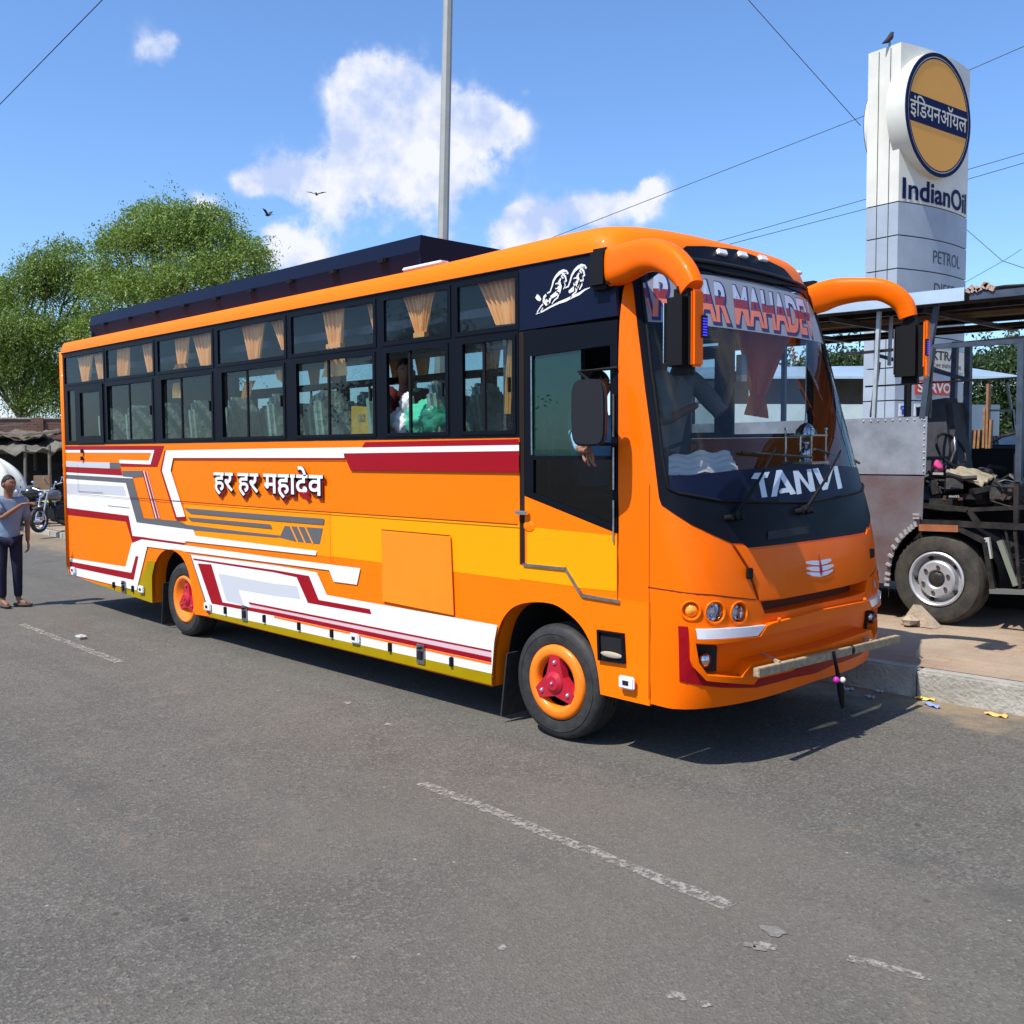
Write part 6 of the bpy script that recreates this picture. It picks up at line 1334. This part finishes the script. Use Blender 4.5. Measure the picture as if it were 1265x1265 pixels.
# chassis, dark filler boxes, floor frame, engine and rubbish piled on it
def kbar(a, b_, w_, m_=dkf, y=YK, h=None, nm='frame_rail'): return seg(nm, K(z7, *a, y), K(z7, *b_, y), w_, m_, h)
kbar((580, 458), (1500, 500), .06, dkf); kbar((585, 345), (900, 375), .05); kbar((900, 375), (960, 470), .05); kbar((900, 375), (1500, 350), .04); kbar((575, 492), (835, 500), .07, mat('rust_orange_strip', (.34, .12, .05), .8, noise=.4)); kbar((835, 500), (1010, 590), .05); kbar((1010, 590), (1060, 900), .05)
kbar((1040, 915), (1500, 930), .05, mat('dusty_steel_edge', (.12, .12, .115), .6)); kbar((1020, 560), (1040, 700), .045, mat('pale_strut', (.40, .40, .36), .6)); kbar((1105, 580), (1215, 880), .05, mat('green_grey_strut', (.16, .18, .14), .7), YK, .05); kbar((1140, 500), (1215, 870), .02); kbar((1220, 0), (1215, 480), .045, dkf); kbar((1205, 500), (1240, 900), .03)
b = MB(); b.box((2.0, 6.4, .80), (4.6, .9, .26)); b.box((-2.8, 6.4, .85), (3.4, 2.2, .12)); b.box((.9, 6.9, 1.05), (5.4, 1.6, .8)); b.box((.9, 7.1, .62), (5.4, .9, .7)); b.box((-2.2, 7.4, 1.2), (3.0, .1, 1.7)); b.box((1.7, 7.0, .75), (4.4, .7, .7)); b.box((.9, 6.2, .62), (1.2, .8, .5)); b.tube([(wc.x, 5.3, wc.z), (wc.x, 7.5, wc.z)], .08, 8); b.build('chassis_dark_fill', M['under'], sk)  # chassis and axle, plus big black boxes added as darkness behind the frame
b = MB(); r_ = random.Random(21)
for i in range(60):
    c = K(z7, r_.uniform(600, 1330), r_.uniform(210, 345), r_.uniform(5.35, 6.4)); b.box(c, (r_.uniform(.05, .28), r_.uniform(.05, .25), r_.uniform(.04, .16)), Matrix.Rotation(r_.random()*3, 3, 'Z') @ Matrix.Rotation(r_.uniform(-.4, .4), 3, 'X'))
for i in range(26):
    c = K(z7, r_.uniform(640, 1320), r_.uniform(120, 330), r_.uniform(5.3, 6.3)); d = Vector((r_.uniform(-.35, .35), r_.uniform(-.2, .2), r_.uniform(-.12, .16))); b.tube([c, c+d*.5+Vector((0, 0, r_.uniform(-.05, .1))), c+d], r_.choice((.010, .016, .028)), 6)
for i in range(24):
    c = K(z7, r_.uniform(1040, 1330), r_.uniform(520, 880), r_.uniform(5.5, 6.4)); b.box(c, (r_.uniform(.05, .3), r_.uniform(.05, .3), r_.uniform(.05, .22)), Matrix.Rotation(r_.random()*3, 3, 'Y'))
tag(b.build('engine_parts', dkf, sk), kind='stuff')
b = MB()
for p, r__ in (((740, 297), .035), ((845, 303), .032), ((1062, 300), .028), ((1130, 290), .045), ((1175, 245), .03), ((688, 178), .018), ((690, 205), .015)):
    b.box(K(z7, *p, 5.28), (r__*1.4, r__, r__*.9), Matrix.Rotation(p[0], 3, 'Y')); 
for k in range(5): b.tube([K(z7, 770+k*14, 285, 5.3), K(z7, 775+k*14, 300, 5.28)], .016, 7)
tag(b.build('bright_fittings', M['steel'], sk), kind='stuff')
# driver's seat, steering wheel, dashboard tubes
b = MB(); c = K(z6, 785, 1010, 6.0); b.box(c, (.46, .5, .85), Matrix.Rotation(R(-6), 3, 'Y'), .85); b.box(c+Vector((.25, 0, -.45)), (.6, .5, .14)); b.build('seat', mat('grey_worn_seat', (.055, .055, .065), .7, noise=.4, nscale=8), sk, bev=.06)
c = K(z6, 835, 1080, 5.7)
for r__, m_, tt_ in ((.20, M['grey'], .016),):
    b = MB(); rm = Matrix.Rotation(R(60), 3, 'Y') @ Matrix.Rotation(R(15), 3, 'X'); b.tube([c+rm @ Vector((r__*math.cos(a), r__*math.sin(a), 0)) for a in [2*math.pi*i/24 for i in range(25)]], tt_, 7, cap=False); b.build('steering_wheel', m_, sk, smooth=True)
b = MB(); b.tube([K(z6, 855, 1000, 5.6), K(z6, 858, 1080, 5.6), K(z6, 830, 1150, 5.6), K(z6, 760, 1180, 5.6)], .012, 6); b.build('cable', M['steel'], sk, smooth=True)
b = MB(); b.tube([K(z6, 1080, 1035, 5.5), K(z6, 1130, 1000, 5.5), K(z6, 1230, 975, 5.5)], .016, 6); b.tube([K(z6, 1235, 975, 5.3), K(z6, 1240, 1100, 5.3), K(z6, 1250, 1265, 5.3)], .02, 6); b.build('hose', M['grey'], sk, smooth=True)
# sacking and a pink cloth lying on the frame
t = thing('canvas_sheet', 'crumpled tan canvas lying on the engine of the half built bus', 'canvas', K(z7, 860, 190, 5.35)); b = MB(); vs = []
P = [K(z7, 745, 120, 5.3), K(z7, 990, 205, 5.3), K(z7, 1090, 150, 5.9), K(z7, 830, 95, 5.9)]
for j in range(13):
    for i in range(19):
        p = P[0].lerp(P[1], i/18).lerp(P[3].lerp(P[2], i/18), j/12); p.z += .018*math.sin(j*1.9+i*.25)+.012*math.sin(j*3.1-i*.4)+.04*math.sin(math.pi*i/18)*math.sin(math.pi*j/12); vs.append(p)
b.add(vs, [(j*19+i, j*19+i+1, (j+1)*19+i+1, (j+1)*19+i) for j in range(12) for i in range(18)]); o = b.build('sheet', mat('tan_canvas', (.36, .31, .22), .9, noise=.5, nscale=9, bump=.5), t, smooth=True); s_ = o.modifiers.new('s', 'SOLIDIFY'); s_.thickness = .02
b = MB(); c = K(z7, 688, 85, 5.4); b.sphere(c, .06, 12, 8, (1, 1, .8)); b.v = [tuple(Vector(v)+Vector((0, 0, .02*math.sin(v[0]*60)))) for v in b.v]; tag(b.build('rag', mat('pink_rag', (.60, .05, .20), .8), smooth=True), 'small bright pink rag by the seat of the half built bus', 'rag')
# blue sheet-metal wall and sheds behind
t = thing('blue_wall', 'low dark blue sheet metal wall behind the half built bus', 'wall', (0, 10, .25)); bw = mat('blue_sheet_metal', (.035, .075, .15), .55, noise=.3, nscale=3); zt_ = on(1200, 543, 1, 9.6).z
for i in range(22):
    b = MB(); x = -6.2+i*.42; b.box((x, 9.6+(i % 2)*.012, (zt_+.3)/2), (.418, .05, zt_-.2)); b.build('panel', bw, t)
for z in (.9, 1.4, zt_-.05): seg('rail', (-6.4, 9.54, z), (3.0, 9.54, z), .05, bw, par=t)
t = thing('far_shed', 'long low shed with a pale blue metal roof behind the sign base', 'shed', far(1080, 500, 30)); A, B = far(860, 463, 32), far(1262, 462, 26); up_ = Vector((0, 0, 1)); bk_ = SY*4
b = MB(); b.add([A-up_*.05, B-up_*.05, B+bk_+up_*.55, A+bk_+up_*.55, A-up_*.12, B-up_*.12, B+bk_+up_*.48, A+bk_+up_*.48], [(0, 1, 2, 3), (7, 6, 5, 4), (0, 4, 5, 1), (1, 5, 6, 2), (2, 6, 7, 3), (3, 7, 4, 0)]); b.build('roof', mat('pale_blue_sheet', (.36, .47, .55), .4, metal=.3, noise=.15, nscale=1), t)
for f in (0, .2, .42, .6, .8, 1):
    p = A.lerp(B, f); b = MB(); b.tube([(p.x, p.y, .2), (p.x, p.y, p.z-.1)], .07, 8); b.build('post', fmw, t)
b = MB(); p, q = A+bk_, B+bk_; b.add([(p.x, p.y, .2), (q.x, q.y, .2), (q.x, q.y, q.z+.3), (p.x, p.y, p.z+.3)], [(0, 1, 2, 3)]); b.build('wall', mat('shed_dark_wall', (.10, .11, .12), .8, noise=.4, nscale=1), t)
A2, B2 = far(850, 499, 30), far(1235, 500, 24); b = MB(); b.add([(A2.x, A2.y, .25), (B2.x, B2.y, .25), tuple(B2), tuple(A2)], [(0, 1, 2, 3)]); o = b.build('barrier_panel', mat('pale_teal_sheet', (.33, .42, .44), .5, noise=.15, nscale=2), t); o.modifiers.new('s', 'SOLIDIFY').thickness = .05
wp_ = on(*z6(1055, 860), 1, 9.3); t = thing('wooden_stakes', 'bundle of split wooden boards standing behind the frame near the right edge', 'boards', (wp_.x, 9.3, 1.8))
for i, (x, y0, y1, w_) in enumerate(((1050, 690, 1010, .10), (1030, 830, 1005, .09), (1000, 960, 1010, .10), (975, 962, 1010, .08), (950, 960, 1010, .08), (1065, 900, 1010, .07))):
    b = MB(); b.bar(K(z6, x+8, y0, 9.3), K(z6, x, y1+60, 9.3), w_, .03); b.build('board', mat('orange_timber', (.36, .19, .09), .8, noise=.4, nscale=10) if i == 0 else bpy.data.materials['orange_timber'], t)
# ================================================================== PEOPLE
def skin(name, V, E, m_, parent, sub=2, root=None, ident=None):
    names = list(V); ix = {n: i for i, n in enumerate(names)}
    me = bpy.data.meshes.new(name); me.from_pydata([V[n][0] for n in names], [(ix[a], ix[b_]) for a, b_ in E], [])
    ob = bpy.data.objects.new(name, me); COL.objects.link(ob); md = ob.modifiers.new('s', 'SKIN'); md.use_smooth_shade = True
    for i, n in enumerate(names):
        r_ = V[n][1]; sv = me.skin_vertices[0].data[i]; sv.radius = r_ if isinstance(r_, tuple) else (r_, r_); sv.use_root = (n == root)
    ob.modifiers.new('u', 'SUBSURF').levels = sub
    dg = bpy.context.evaluated_depsgraph_get(); dg.update(); m2 = bpy.data.meshes.new_from_object(ob.evaluated_get(dg)); bpy.data.objects.remove(ob)
    bm = bmesh.new(); bm.from_mesh(m2); bmesh.ops.recalc_face_normals(bm, faces=bm.faces); bm.to_mesh(m2); bm.free()
    m2.materials.clear(); m2.materials.append(m_); m2.shade_smooth(); return m2
def joinm(name, meshes, m_, parent):
    bm = bmesh.new()
    for me in meshes: bm.from_mesh(me)
    me = bpy.data.meshes.new(name); bm.to_mesh(me); bm.free(); me.materials.append(m_); me.shade_smooth(); return link(me, name, parent)
skn = mat('brown_skin', (.24, .115, .065), .6, noise=.12, nscale=10); hairm = mat('black_hair', (.012, .010, .009), .6, noise=.3, nscale=40, bump=.5)
def chain(pts, rs): 
    V = {i: (tuple(p), r_) for i, (p, r_) in enumerate(zip(pts, rs))}; return V, [(i, i+1) for i in range(len(pts)-1)]
def hand_mesh(wrist, fwd, palm_n, curl, thumb_side, s=1.0, spread=.12, curls=None):
    """palm plus four unequal fingers and a thumb leaving the side of the palm; fwd = finger direction, palm_n = direction the palm faces"""
    f = Vector(fwd).normalized(); n_ = Vector(palm_n); n_ = (n_-f*n_.dot(f)).normalized(); sd_ = f.cross(n_)*thumb_side; ms = []
    w = Vector(wrist); V, E = chain([w-f*.025*s, w+f*.035*s, w+f*.085*s], [(.026*s, .018*s), (.040*s, .016*s), (.040*s, .014*s)]); ms.append(skin('h', V, E, skn, None, 2, 0))
    for k, (o, ln) in enumerate(((.030, .072), (.010, .080), (-.010, .074), (-.029, .058))):
        a = w+f*.075*s+sd_*o*s; d = (f+sd_*o*spread*30*.1).normalized(); c_ = (curls[k] if curls else curl); pts = [a]; rs = [.0095*s]; ang = 0
        for j, fr_ in enumerate((.28, .42, .32, .26)):
            ang += c_*(.35 if j == 0 else 1.0)*.55; dd = d*math.cos(ang)+n_*math.sin(ang); pts.append(pts[-1]+dd*ln*fr_*s*1.0); rs.append((.0092-.0012*j)*s)
        V, E = chain(pts, rs); ms.append(skin('f', V, E, skn, None, 1, 0))
    a = w+f*.025*s+sd_*.022*s; d = (f*.6+sd_*.8).normalized(); V, E = chain([a, a+d*.032*s+n_*.008*s, a+d*.055*s+f*.012*s+n_*.014*s, a+d*.066*s+f*.032*s+n_*.018*s], [.013*s, .0115*s, .010*s, .0085*s]); ms.append(skin('f', V, E, skn, None, 1, 0)); return ms
def head_mesh(c, face, s=1.0):
    """ovoid head with jaw, brow, nose, lips and ears; face = direction it looks"""
    f = Vector(face).normalized(); sd_ = f.cross(Vector((0, 0, 1))).normalized(); u_ = sd_.cross(f); b = MB(); b.sphere((0, 0, 0), 1, 28, 22); V = []
    for v in b.v:
        x, y, z = v; w_ = .076; d_ = .098; h_ = .118
        if z < 0: k = 1+.32*z; w2 = w_*k; d2 = d_*(1+.10*z)
        else: w2, d2 = w_*(1-.06*z), d_
        fx = y; X = x*w2; Y = fx*d2; Z = z*h_
        if fx > 0:
            Y -= .010*math.exp(-((abs(X)-.031)/.015)**2-((Z-.012)/.013)**2); Y += .026*math.exp(-(X/.013)**2)*(math.exp(-((Z+.022)/.018)**2)+.35*math.exp(-((Z-.0)/.02)**2)); Y += .008*math.exp(-(X/.026)**2-((Z+.058)/.009)**2); Y += .010*math.exp(-(X/.025)**2-((Z+.095)/.018)**2); Y += .004*math.exp(-((Z-.034)/.010)**2)*math.exp(-(X/.05)**2)
        V.append(Vector(c)+(sd_*X+f*Y+u_*Z)*s)
    b.v = V
    for sg in (-1, 1): b.sphere(Vector(c)+(sd_*sg*.078-f*.005-u_*.008)*s, .03*s, 8, 6, (.5, .7, 1.1))
    me = bpy.data.meshes.new('head'); me.from_pydata([tuple(v) for v in b.v], [], b.f); bm = bmesh.new(); bm.from_mesh(me); bmesh.ops.remove_doubles(bm, verts=bm.verts, dist=1e-4); bmesh.ops.recalc_face_normals(bm, faces=bm.faces); bm.to_mesh(me); bm.free(); return me
def face_parts(c, face, par, s=1.0, moustache=False):
    f = Vector(face).normalized(); sd_ = f.cross(Vector((0, 0, 1))).normalized(); u_ = sd_.cross(f); c = Vector(c)
    for sg in (-1, 1):
        b = MB(); b.sphere(c+(sd_*sg*.030+f*.083+u_*.010)*s, .0085*s, 8, 6); e = b.build('eye', mat('eye_white', (.5, .47, .44), .3), par, smooth=True); b = MB(); b.sphere(c+(sd_*sg*.030+f*.0885+u_*.010)*s, .0052*s, 8, 6); b.build('pupil', hairm, e, smooth=True)
        b = MB(); b.tube([c+(sd_*sg*.016+f*.092+u_*.030)*s, c+(sd_*sg*.032+f*.089+u_*.035)*s, c+(sd_*sg*.048+f*.075+u_*.030)*s], .004*s, 5); b.build('eyebrow', hairm, par)
    b = MB(); b.tube([c+(sd_*-.02+f*.089-u_*.058)*s, c+(f*.098-u_*.058)*s, c+(sd_*.02+f*.089-u_*.058)*s], .0045*s, 6); b.build('lips', mat('lips', (.22, .07, .055), .5), par, smooth=True)
    b = MB(); b.sphere((0, 0, 0), 1, 24, 16); V = []
    for v in b.v:
        x, y, z = v; lim = .22+.42*max(0, y)+.08*math.sin(x*17); zz = max(z, lim if y > -.2 else -.35); q_ = .82 if z < zz-.02 else 1; V.append(c+(sd_*x*.084*q_+f*(y*.104*q_-.006)+u_*(zz*.128+.004*math.sin(x*20)))*s)
    b.v = V; b.build('hair', hairm, par, smooth=True)
def person(label, J, shirt, trouser, foot, face, headc, hands=(), sleeve=1.0, shoes=True, legs=True, tor=(.155, .105)):
    """J: joint name -> world position; one continuous skinned body, clothes grown from the same skeleton"""
    t = thing('person', label, 'person', foot); J = {k: Vector(v) for k, v in J.items()}
    V = dict(pel=(J['pel'], (.10, .09)), wst=(J['pel'].lerp(J['chest'], .5), (.09, .085)), chest=(J['chest'], (.09, .085)), nb=(J['neck'], .055), hd=(headc, .07))
    E = [('pel', 'wst'), ('wst', 'chest'), ('chest', 'nb'), ('nb', 'hd')]
    for s in 'RL':
        V.update({'sh'+s: (J['sh'+s], .042), 'el'+s: (J['el'+s], .040), 'wr'+s: (J['wr'+s], .027)}); V['e2'+s] = (J['el'+s].lerp(J['wr'+s], .25), .036); V['u2'+s] = (J['sh'+s].lerp(J['el'+s], .75), .038); V['el'+s] = (J['el'+s], .030)
        E += [('chest', 'sh'+s), ('sh'+s, 'u2'+s), ('u2'+s, 'el'+s), ('el'+s, 'e2'+s), ('e2'+s, 'wr'+s)]
        if legs: V.update({'hp'+s: (J['hp'+s], .085), 'kn'+s: (J['kn'+s], .055), 'an'+s: (J['an'+s], .038), 'to'+s: (J['to'+s], .03)}); E += [('pel', 'hp'+s), ('hp'+s, 'kn'+s), ('kn'+s, 'an'+s), ('an'+s, 'to'+s)]
    ms = [skin('body', V, E, skn, None, 2, 'pel'), head_mesh(headc, face)]
    for h in hands: ms += hand_mesh(*h[0], **h[1])
    body = joinm('body', ms, skn, t)
    V = dict(pel=(J['pel']-Vector((0, 0, .10)), (tor[0]*1.02, tor[1]*1.18)), wst=(J['pel'].lerp(J['chest'], .5), (tor[0]*.98, tor[1]*1.2)), chest=(J['chest'], (tor[0]*1.08, tor[1]*1.12)), nb=(J['chest'].lerp(J['neck'], .72), (.085, .07))); E = [('pel', 'wst'), ('wst', 'chest'), ('chest', 'nb')]
    for s in 'RL':
        e = J['sh'+s].lerp(J['el'+s], min(1, sleeve)); V['sh'+s] = (J['sh'+s], .082); V['el'+s] = (e, .082); E += [('chest', 'sh'+s), ('sh'+s, 'el'+s)]
        if sleeve > 1: V['wr'+s] = (J['el'+s].lerp(J['wr'+s], sleeve-1), .042); E += [('el'+s, 'wr'+s)]; V['el'+s] = (e, .058)
    for s in 'RL':
        e = J['sh'+s].lerp(J['el'+s], min(1, sleeve)); dd_ = (e-J['sh'+s]).normalized(); b = MB(); b.tube([J['sh'+s]-dd_*.05, J['sh'+s]-dd_*.02, J['sh'+s]+dd_*.05, e], [.03, .066, .076, .070], 14); b.build('sleeve', shirt, t, smooth=True)
    me = skin('shirt', V, E, shirt, None, 2, 'wst'); me.materials.clear(); me.materials.append(shirt); link(me, 'shirt', t)
    if legs:
        V = dict(pel=(J['pel']+Vector((0, 0, .03)), (.15, .118))); E = []
        for s in 'RL': V.update({'hp'+s: (J['hp'+s], .097), 'kn'+s: (J['kn'+s], .070), 'an'+s: (J['an'+s]+Vector((0, 0, .03)), .055)}); E += [('pel', 'hp'+s), ('hp'+s, 'kn'+s), ('kn'+s, 'an'+s)]
        me = skin('trousers', V, E, trouser, None, 2, 'pel'); me.materials.clear(); me.materials.append(trouser); link(me, 'trousers', t)
        if shoes:
            for s in 'RL':
                a, c = J['an'+s], J['to'+s]; d = (c-a); d.z = 0; d.normalize(); g = Vector((a.x, a.y, foot[2]+.03)); b = MB(); b.tube([g-d*.06, g, g+d*.10, g+d*.20], [(.035, .022), (.045, .028), (.05, .026), (.03, .018)], 10); b.build('shoe', mat('dark_sandal', (.06, .045, .035), .6), t, smooth=True)
    face_parts(headc, face, body); return t
# the pointing man
mo = on(17, 750, 2, 0); Y_ = Vector((mo.x-CAM.x, mo.y-CAM.y, 0)).normalized(); X_ = Vector((Y_.y, -Y_.x, 0)); P_ = lambda x, y, z: mo+X_*x+Y_*y+Vector((0, 0, z))
hc_ = P_(.0, -.06, 1.65); fdir = X_*.62-Y_*.78
J = dict(pel=P_(-.03, 0, .95), chest=P_(-.03, -.02, 1.33), neck=P_(-.015, -.03, 1.50), shR=P_(-.20, -.06, 1.44), elR=P_(-.10, -.30, 1.22), wrR=P_(.15, -.40, 1.40), shL=P_(.14, .05, 1.43), elL=P_(.20, .10, 1.12), wrL=P_(.20, .02, .87), hpR=P_(-.12, 0, .90), hpL=P_(.05, 0, .90), knR=P_(-.13, -.03, .50), knL=P_(.06, -.02, .50), anR=P_(-.13, .02, .09), anL=P_(.06, .03, .09), toR=P_(-.07, -.12, .04), toL=P_(.16, -.05, .04))
person('man in a faded blue t-shirt and navy trousers pointing on the road at far left', J, mat('faded_blue_cotton', (.19, .26, .37), .85, noise=.25, nscale=5, bump=.4, bscale=12), mat('navy_trousers', (.012, .014, .035), .8, noise=.2), mo, fdir, hc_,
       hands=[((P_(.15, -.40, 1.40), X_*.95+Vector((0, 0, .12))-Y_*.2, Vector((0, 0, -1)), .25, 1), dict(curls=(.05, .35, .5, .6))), ((P_(.20, .02, .87), Vector((.0, 0, -1))+X_*.15, -X_, .9, -1), {})], sleeve=.85)
# driver leaning his arm out of the cab window
w0 = on(717, 556, 1, -.16); dq = lambda x, y, z: Vector((x, y, z)); hx = on(700, 470, 1, .5); pz = 1.72
hd_c = Vector((-1.70, .55, 2.53)); J = dict(pel=(-1.80, .55, pz), chest=(-1.76, .55, pz+.45), neck=(-1.72, .55, pz+.68), shR=(-1.72, .34, pz+.61), elR=(w0.x-.22, .06, w0.z+.10), wrR=w0, shL=(-1.72, .76, pz+.56), elL=(-1.48, .84, pz+.33), wrL=(-1.24, .66, pz+.40), hpR=(-1.72, .46, pz-.02), hpL=(-1.72, .66, pz-.02), knR=(-1.34, .44, pz-.08), knL=(-1.34, .68, pz-.08), anR=(-1.25, .44, 1.30), anL=(-1.25, .68, 1.30), toR=(-1.12, .44, 1.26), toL=(-1.12, .68, 1.26))
t_ = person('driver in a light blue shirt with one hand out of the cab window', J, mat('light_blue_shirt', (.22, .40, .56), .8, noise=.15, nscale=8), mat('dark_green_trousers', (.02, .05, .045), .8), (-1.8, .55, 1.2), (1, -.35, -.1), hd_c,
            sleeve=1.9)
hb_ = [ch for ch in t_.children if ch.name.startswith('body')][0]
def traced(pts, rs, y0=-.16): return chain([on(x, y, 1, y0-.012*k) for k, (x, y) in enumerate(pts)], rs)
hm = []
for pts, rs in (([(716, 557), (722, 556), (728, 558)], [(.022, .020), (.036, .020), (.034, .018)]), ([(723, 554), (729, 550), (735, 546.5), (741, 543.5)], [.017, .0145, .012, .010]), ([(722, 559), (721, 563), (721.5, 567), (724.5, 571)], [.013, .012, .011, .009]),
                ([(726, 560), (725.5, 566), (726.5, 571), (728.5, 576)], [.013, .012, .011, .009]), ([(729, 559), (729.5, 566), (732, 571), (736, 576)], [.013, .012, .0105, .009]), ([(731, 558), (732.5, 563), (733, 567), (733, 571)], [.012, .010, .009, .008])):
    V_, E_ = traced(pts, rs); hm.append(skin('h', V_, E_, skn, None, 2, 0))
bm = bmesh.new(); bm.from_mesh(hb_.data); [bm.from_mesh(m__) for m__ in hm]; bm.to_mesh(hb_.data); bm.free(); hb_.data.shade_smooth()
# second man in the cab, seen through the windscreen
CZ = .26
J = dict(pel=(-1.75, 1.35, 1.72), chest=(-1.60, 1.28, 2.18), neck=(-1.50, 1.26, 2.44), shR=(-1.52, 1.06, 2.37), elR=(-1.42, .98, 2.02), wrR=(-1.20, 1.10, 2.15), shL=(-1.54, 1.48, 2.37), elL=(-1.32, 1.58, 2.10), wrL=(-1.22, 1.62, 2.42), hpR=(-1.7, 1.26, 1.70), hpL=(-1.7, 1.45, 1.70), knR=(-1.35, 1.25, 1.65), knL=(-1.35, 1.5, 1.65), anR=(-1.3, 1.25, 1.3), anL=(-1.3, 1.5, 1.3), toR=(-1.2, 1.25, 1.26), toL=(-1.2, 1.5, 1.26))
J = {k: (v[0], v[1], v[2]+CZ) for k, v in J.items()}
person('man in a grey khaki shirt sitting in the cab behind the windscreen', J, mat('khaki_shirt', (.22, .22, .19), .85, noise=.2), mat('brown_trousers', (.06, .05, .045), .8), (-1.75, 1.35, 1.2), (1, -.2, -.1), Vector((-1.42, 1.24, 2.57+CZ)), sleeve=1.0)
ph = Vector((-1.17, 1.62, 2.72)); b = MB(); b.box(ph, (.05, .07, .16)); t = thing('packet', 'light blue and white packet held up behind the windscreen', 'packet', ph); b.build('wrapper', mat('packet_blue', (.05, .35, .62), .4), t); b = MB(); b.box(ph+Vector((0, 0, -.10)), (.052, .072, .05)); b.build('white_end', M['white'], t)
# passenger at the open window
xo = on(497, 480, 1, .45).x; pz = 1.98
J = dict(pel=(xo-.15, .55, pz), chest=(xo-.08, .53, pz+.42), neck=(xo-.05, .52, pz+.67), shR=(xo-.03, .34, pz+.60), elR=(xo+.03, .24, pz+.25), wrR=(xo+.16, .20, pz+.34), shL=(xo-.03, .73, pz+.60), elL=(xo+.1, .74, pz+.27), wrL=(xo+.25, .6, pz+.3), hpR=(xo-.1, .46, pz-.02), hpL=(xo-.1, .66, pz-.02), knR=(xo+.25, .46, pz), knL=(xo+.25, .66, pz), anR=(xo+.3, .46, pz-.4), anL=(xo+.3, .66, pz-.4), toR=(xo+.4, .46, pz-.45), toL=(xo+.4, .66, pz-.45))
person('passenger in maroon clothes sitting at the open coach window', J, mat('maroon_cloth', (.16, .03, .025), .85, noise=.3, nscale=6, bump=.4), mat('maroon_trousers', (.09, .02, .02), .8), (xo-.15, .55, 1.5), (1, -.6, -.1), Vector((xo-.02, .50, pz+.79)), hands=[((Vector((xo+.16, .20, pz+.34)), (1, -.1, .1), (0, .8, -.3), .8, 1), {})], sleeve=1.6)
def bundle(label, px, py, y, s, m_, seed):
    c = on(px, py, 1, y); b = MB(); b.sphere((0, 0, 0), 1, 36, 24); V = []
    for v in b.v:
        v = Vector(v); k = 1+.10*math.sin(v.x*7+seed)*math.cos(v.z*6)+.06*math.sin(v.y*13+v.z*11+seed)+.05*math.sin(v.x*19-v.z*15); V.append(Vector((v.x*s[0]*k, v.y*s[1]*k, v.z*s[2]*k))+c)
    b.v = V; return tag(b.build('plastic_bag', m_, smooth=True), label, 'bag')
bundle('shiny green plastic bundle on the seat by the coach window', 529, 520, .26, (.26, .16, .17), mat('green_plastic', (.06, .42, .26), .25, coat=.6, bump=.4, bscale=20), 1)
bundle('clear white plastic bag beside the green bundle at the open window', 500, 524, .22, (.15, .12, .14), mat('white_plastic', (.62, .62, .62), .25, coat=.5, bump=.5, bscale=18), 3)
bundle('upper crumpled white plastic bag held at the open window', 503, 498, .20, (.07, .06, .09), bpy.data.materials['white_plastic'], 5)
p = on(450, 523, 1, .25); t = thing('box', 'yellow cardboard box standing inside the coach window', 'box', p); b = MB(); b.box(p, (.36, .05, .30), Matrix.Rotation(R(4), 3, 'Y')); b.build('carton', mat('yellow_carton', (.62, .38, .08), .7), t, bev=.008); b = MB(); b.box(p+Vector((0, -.03, .05)), (.1, .004, .06)); b.build('flap', M['wood'], t)
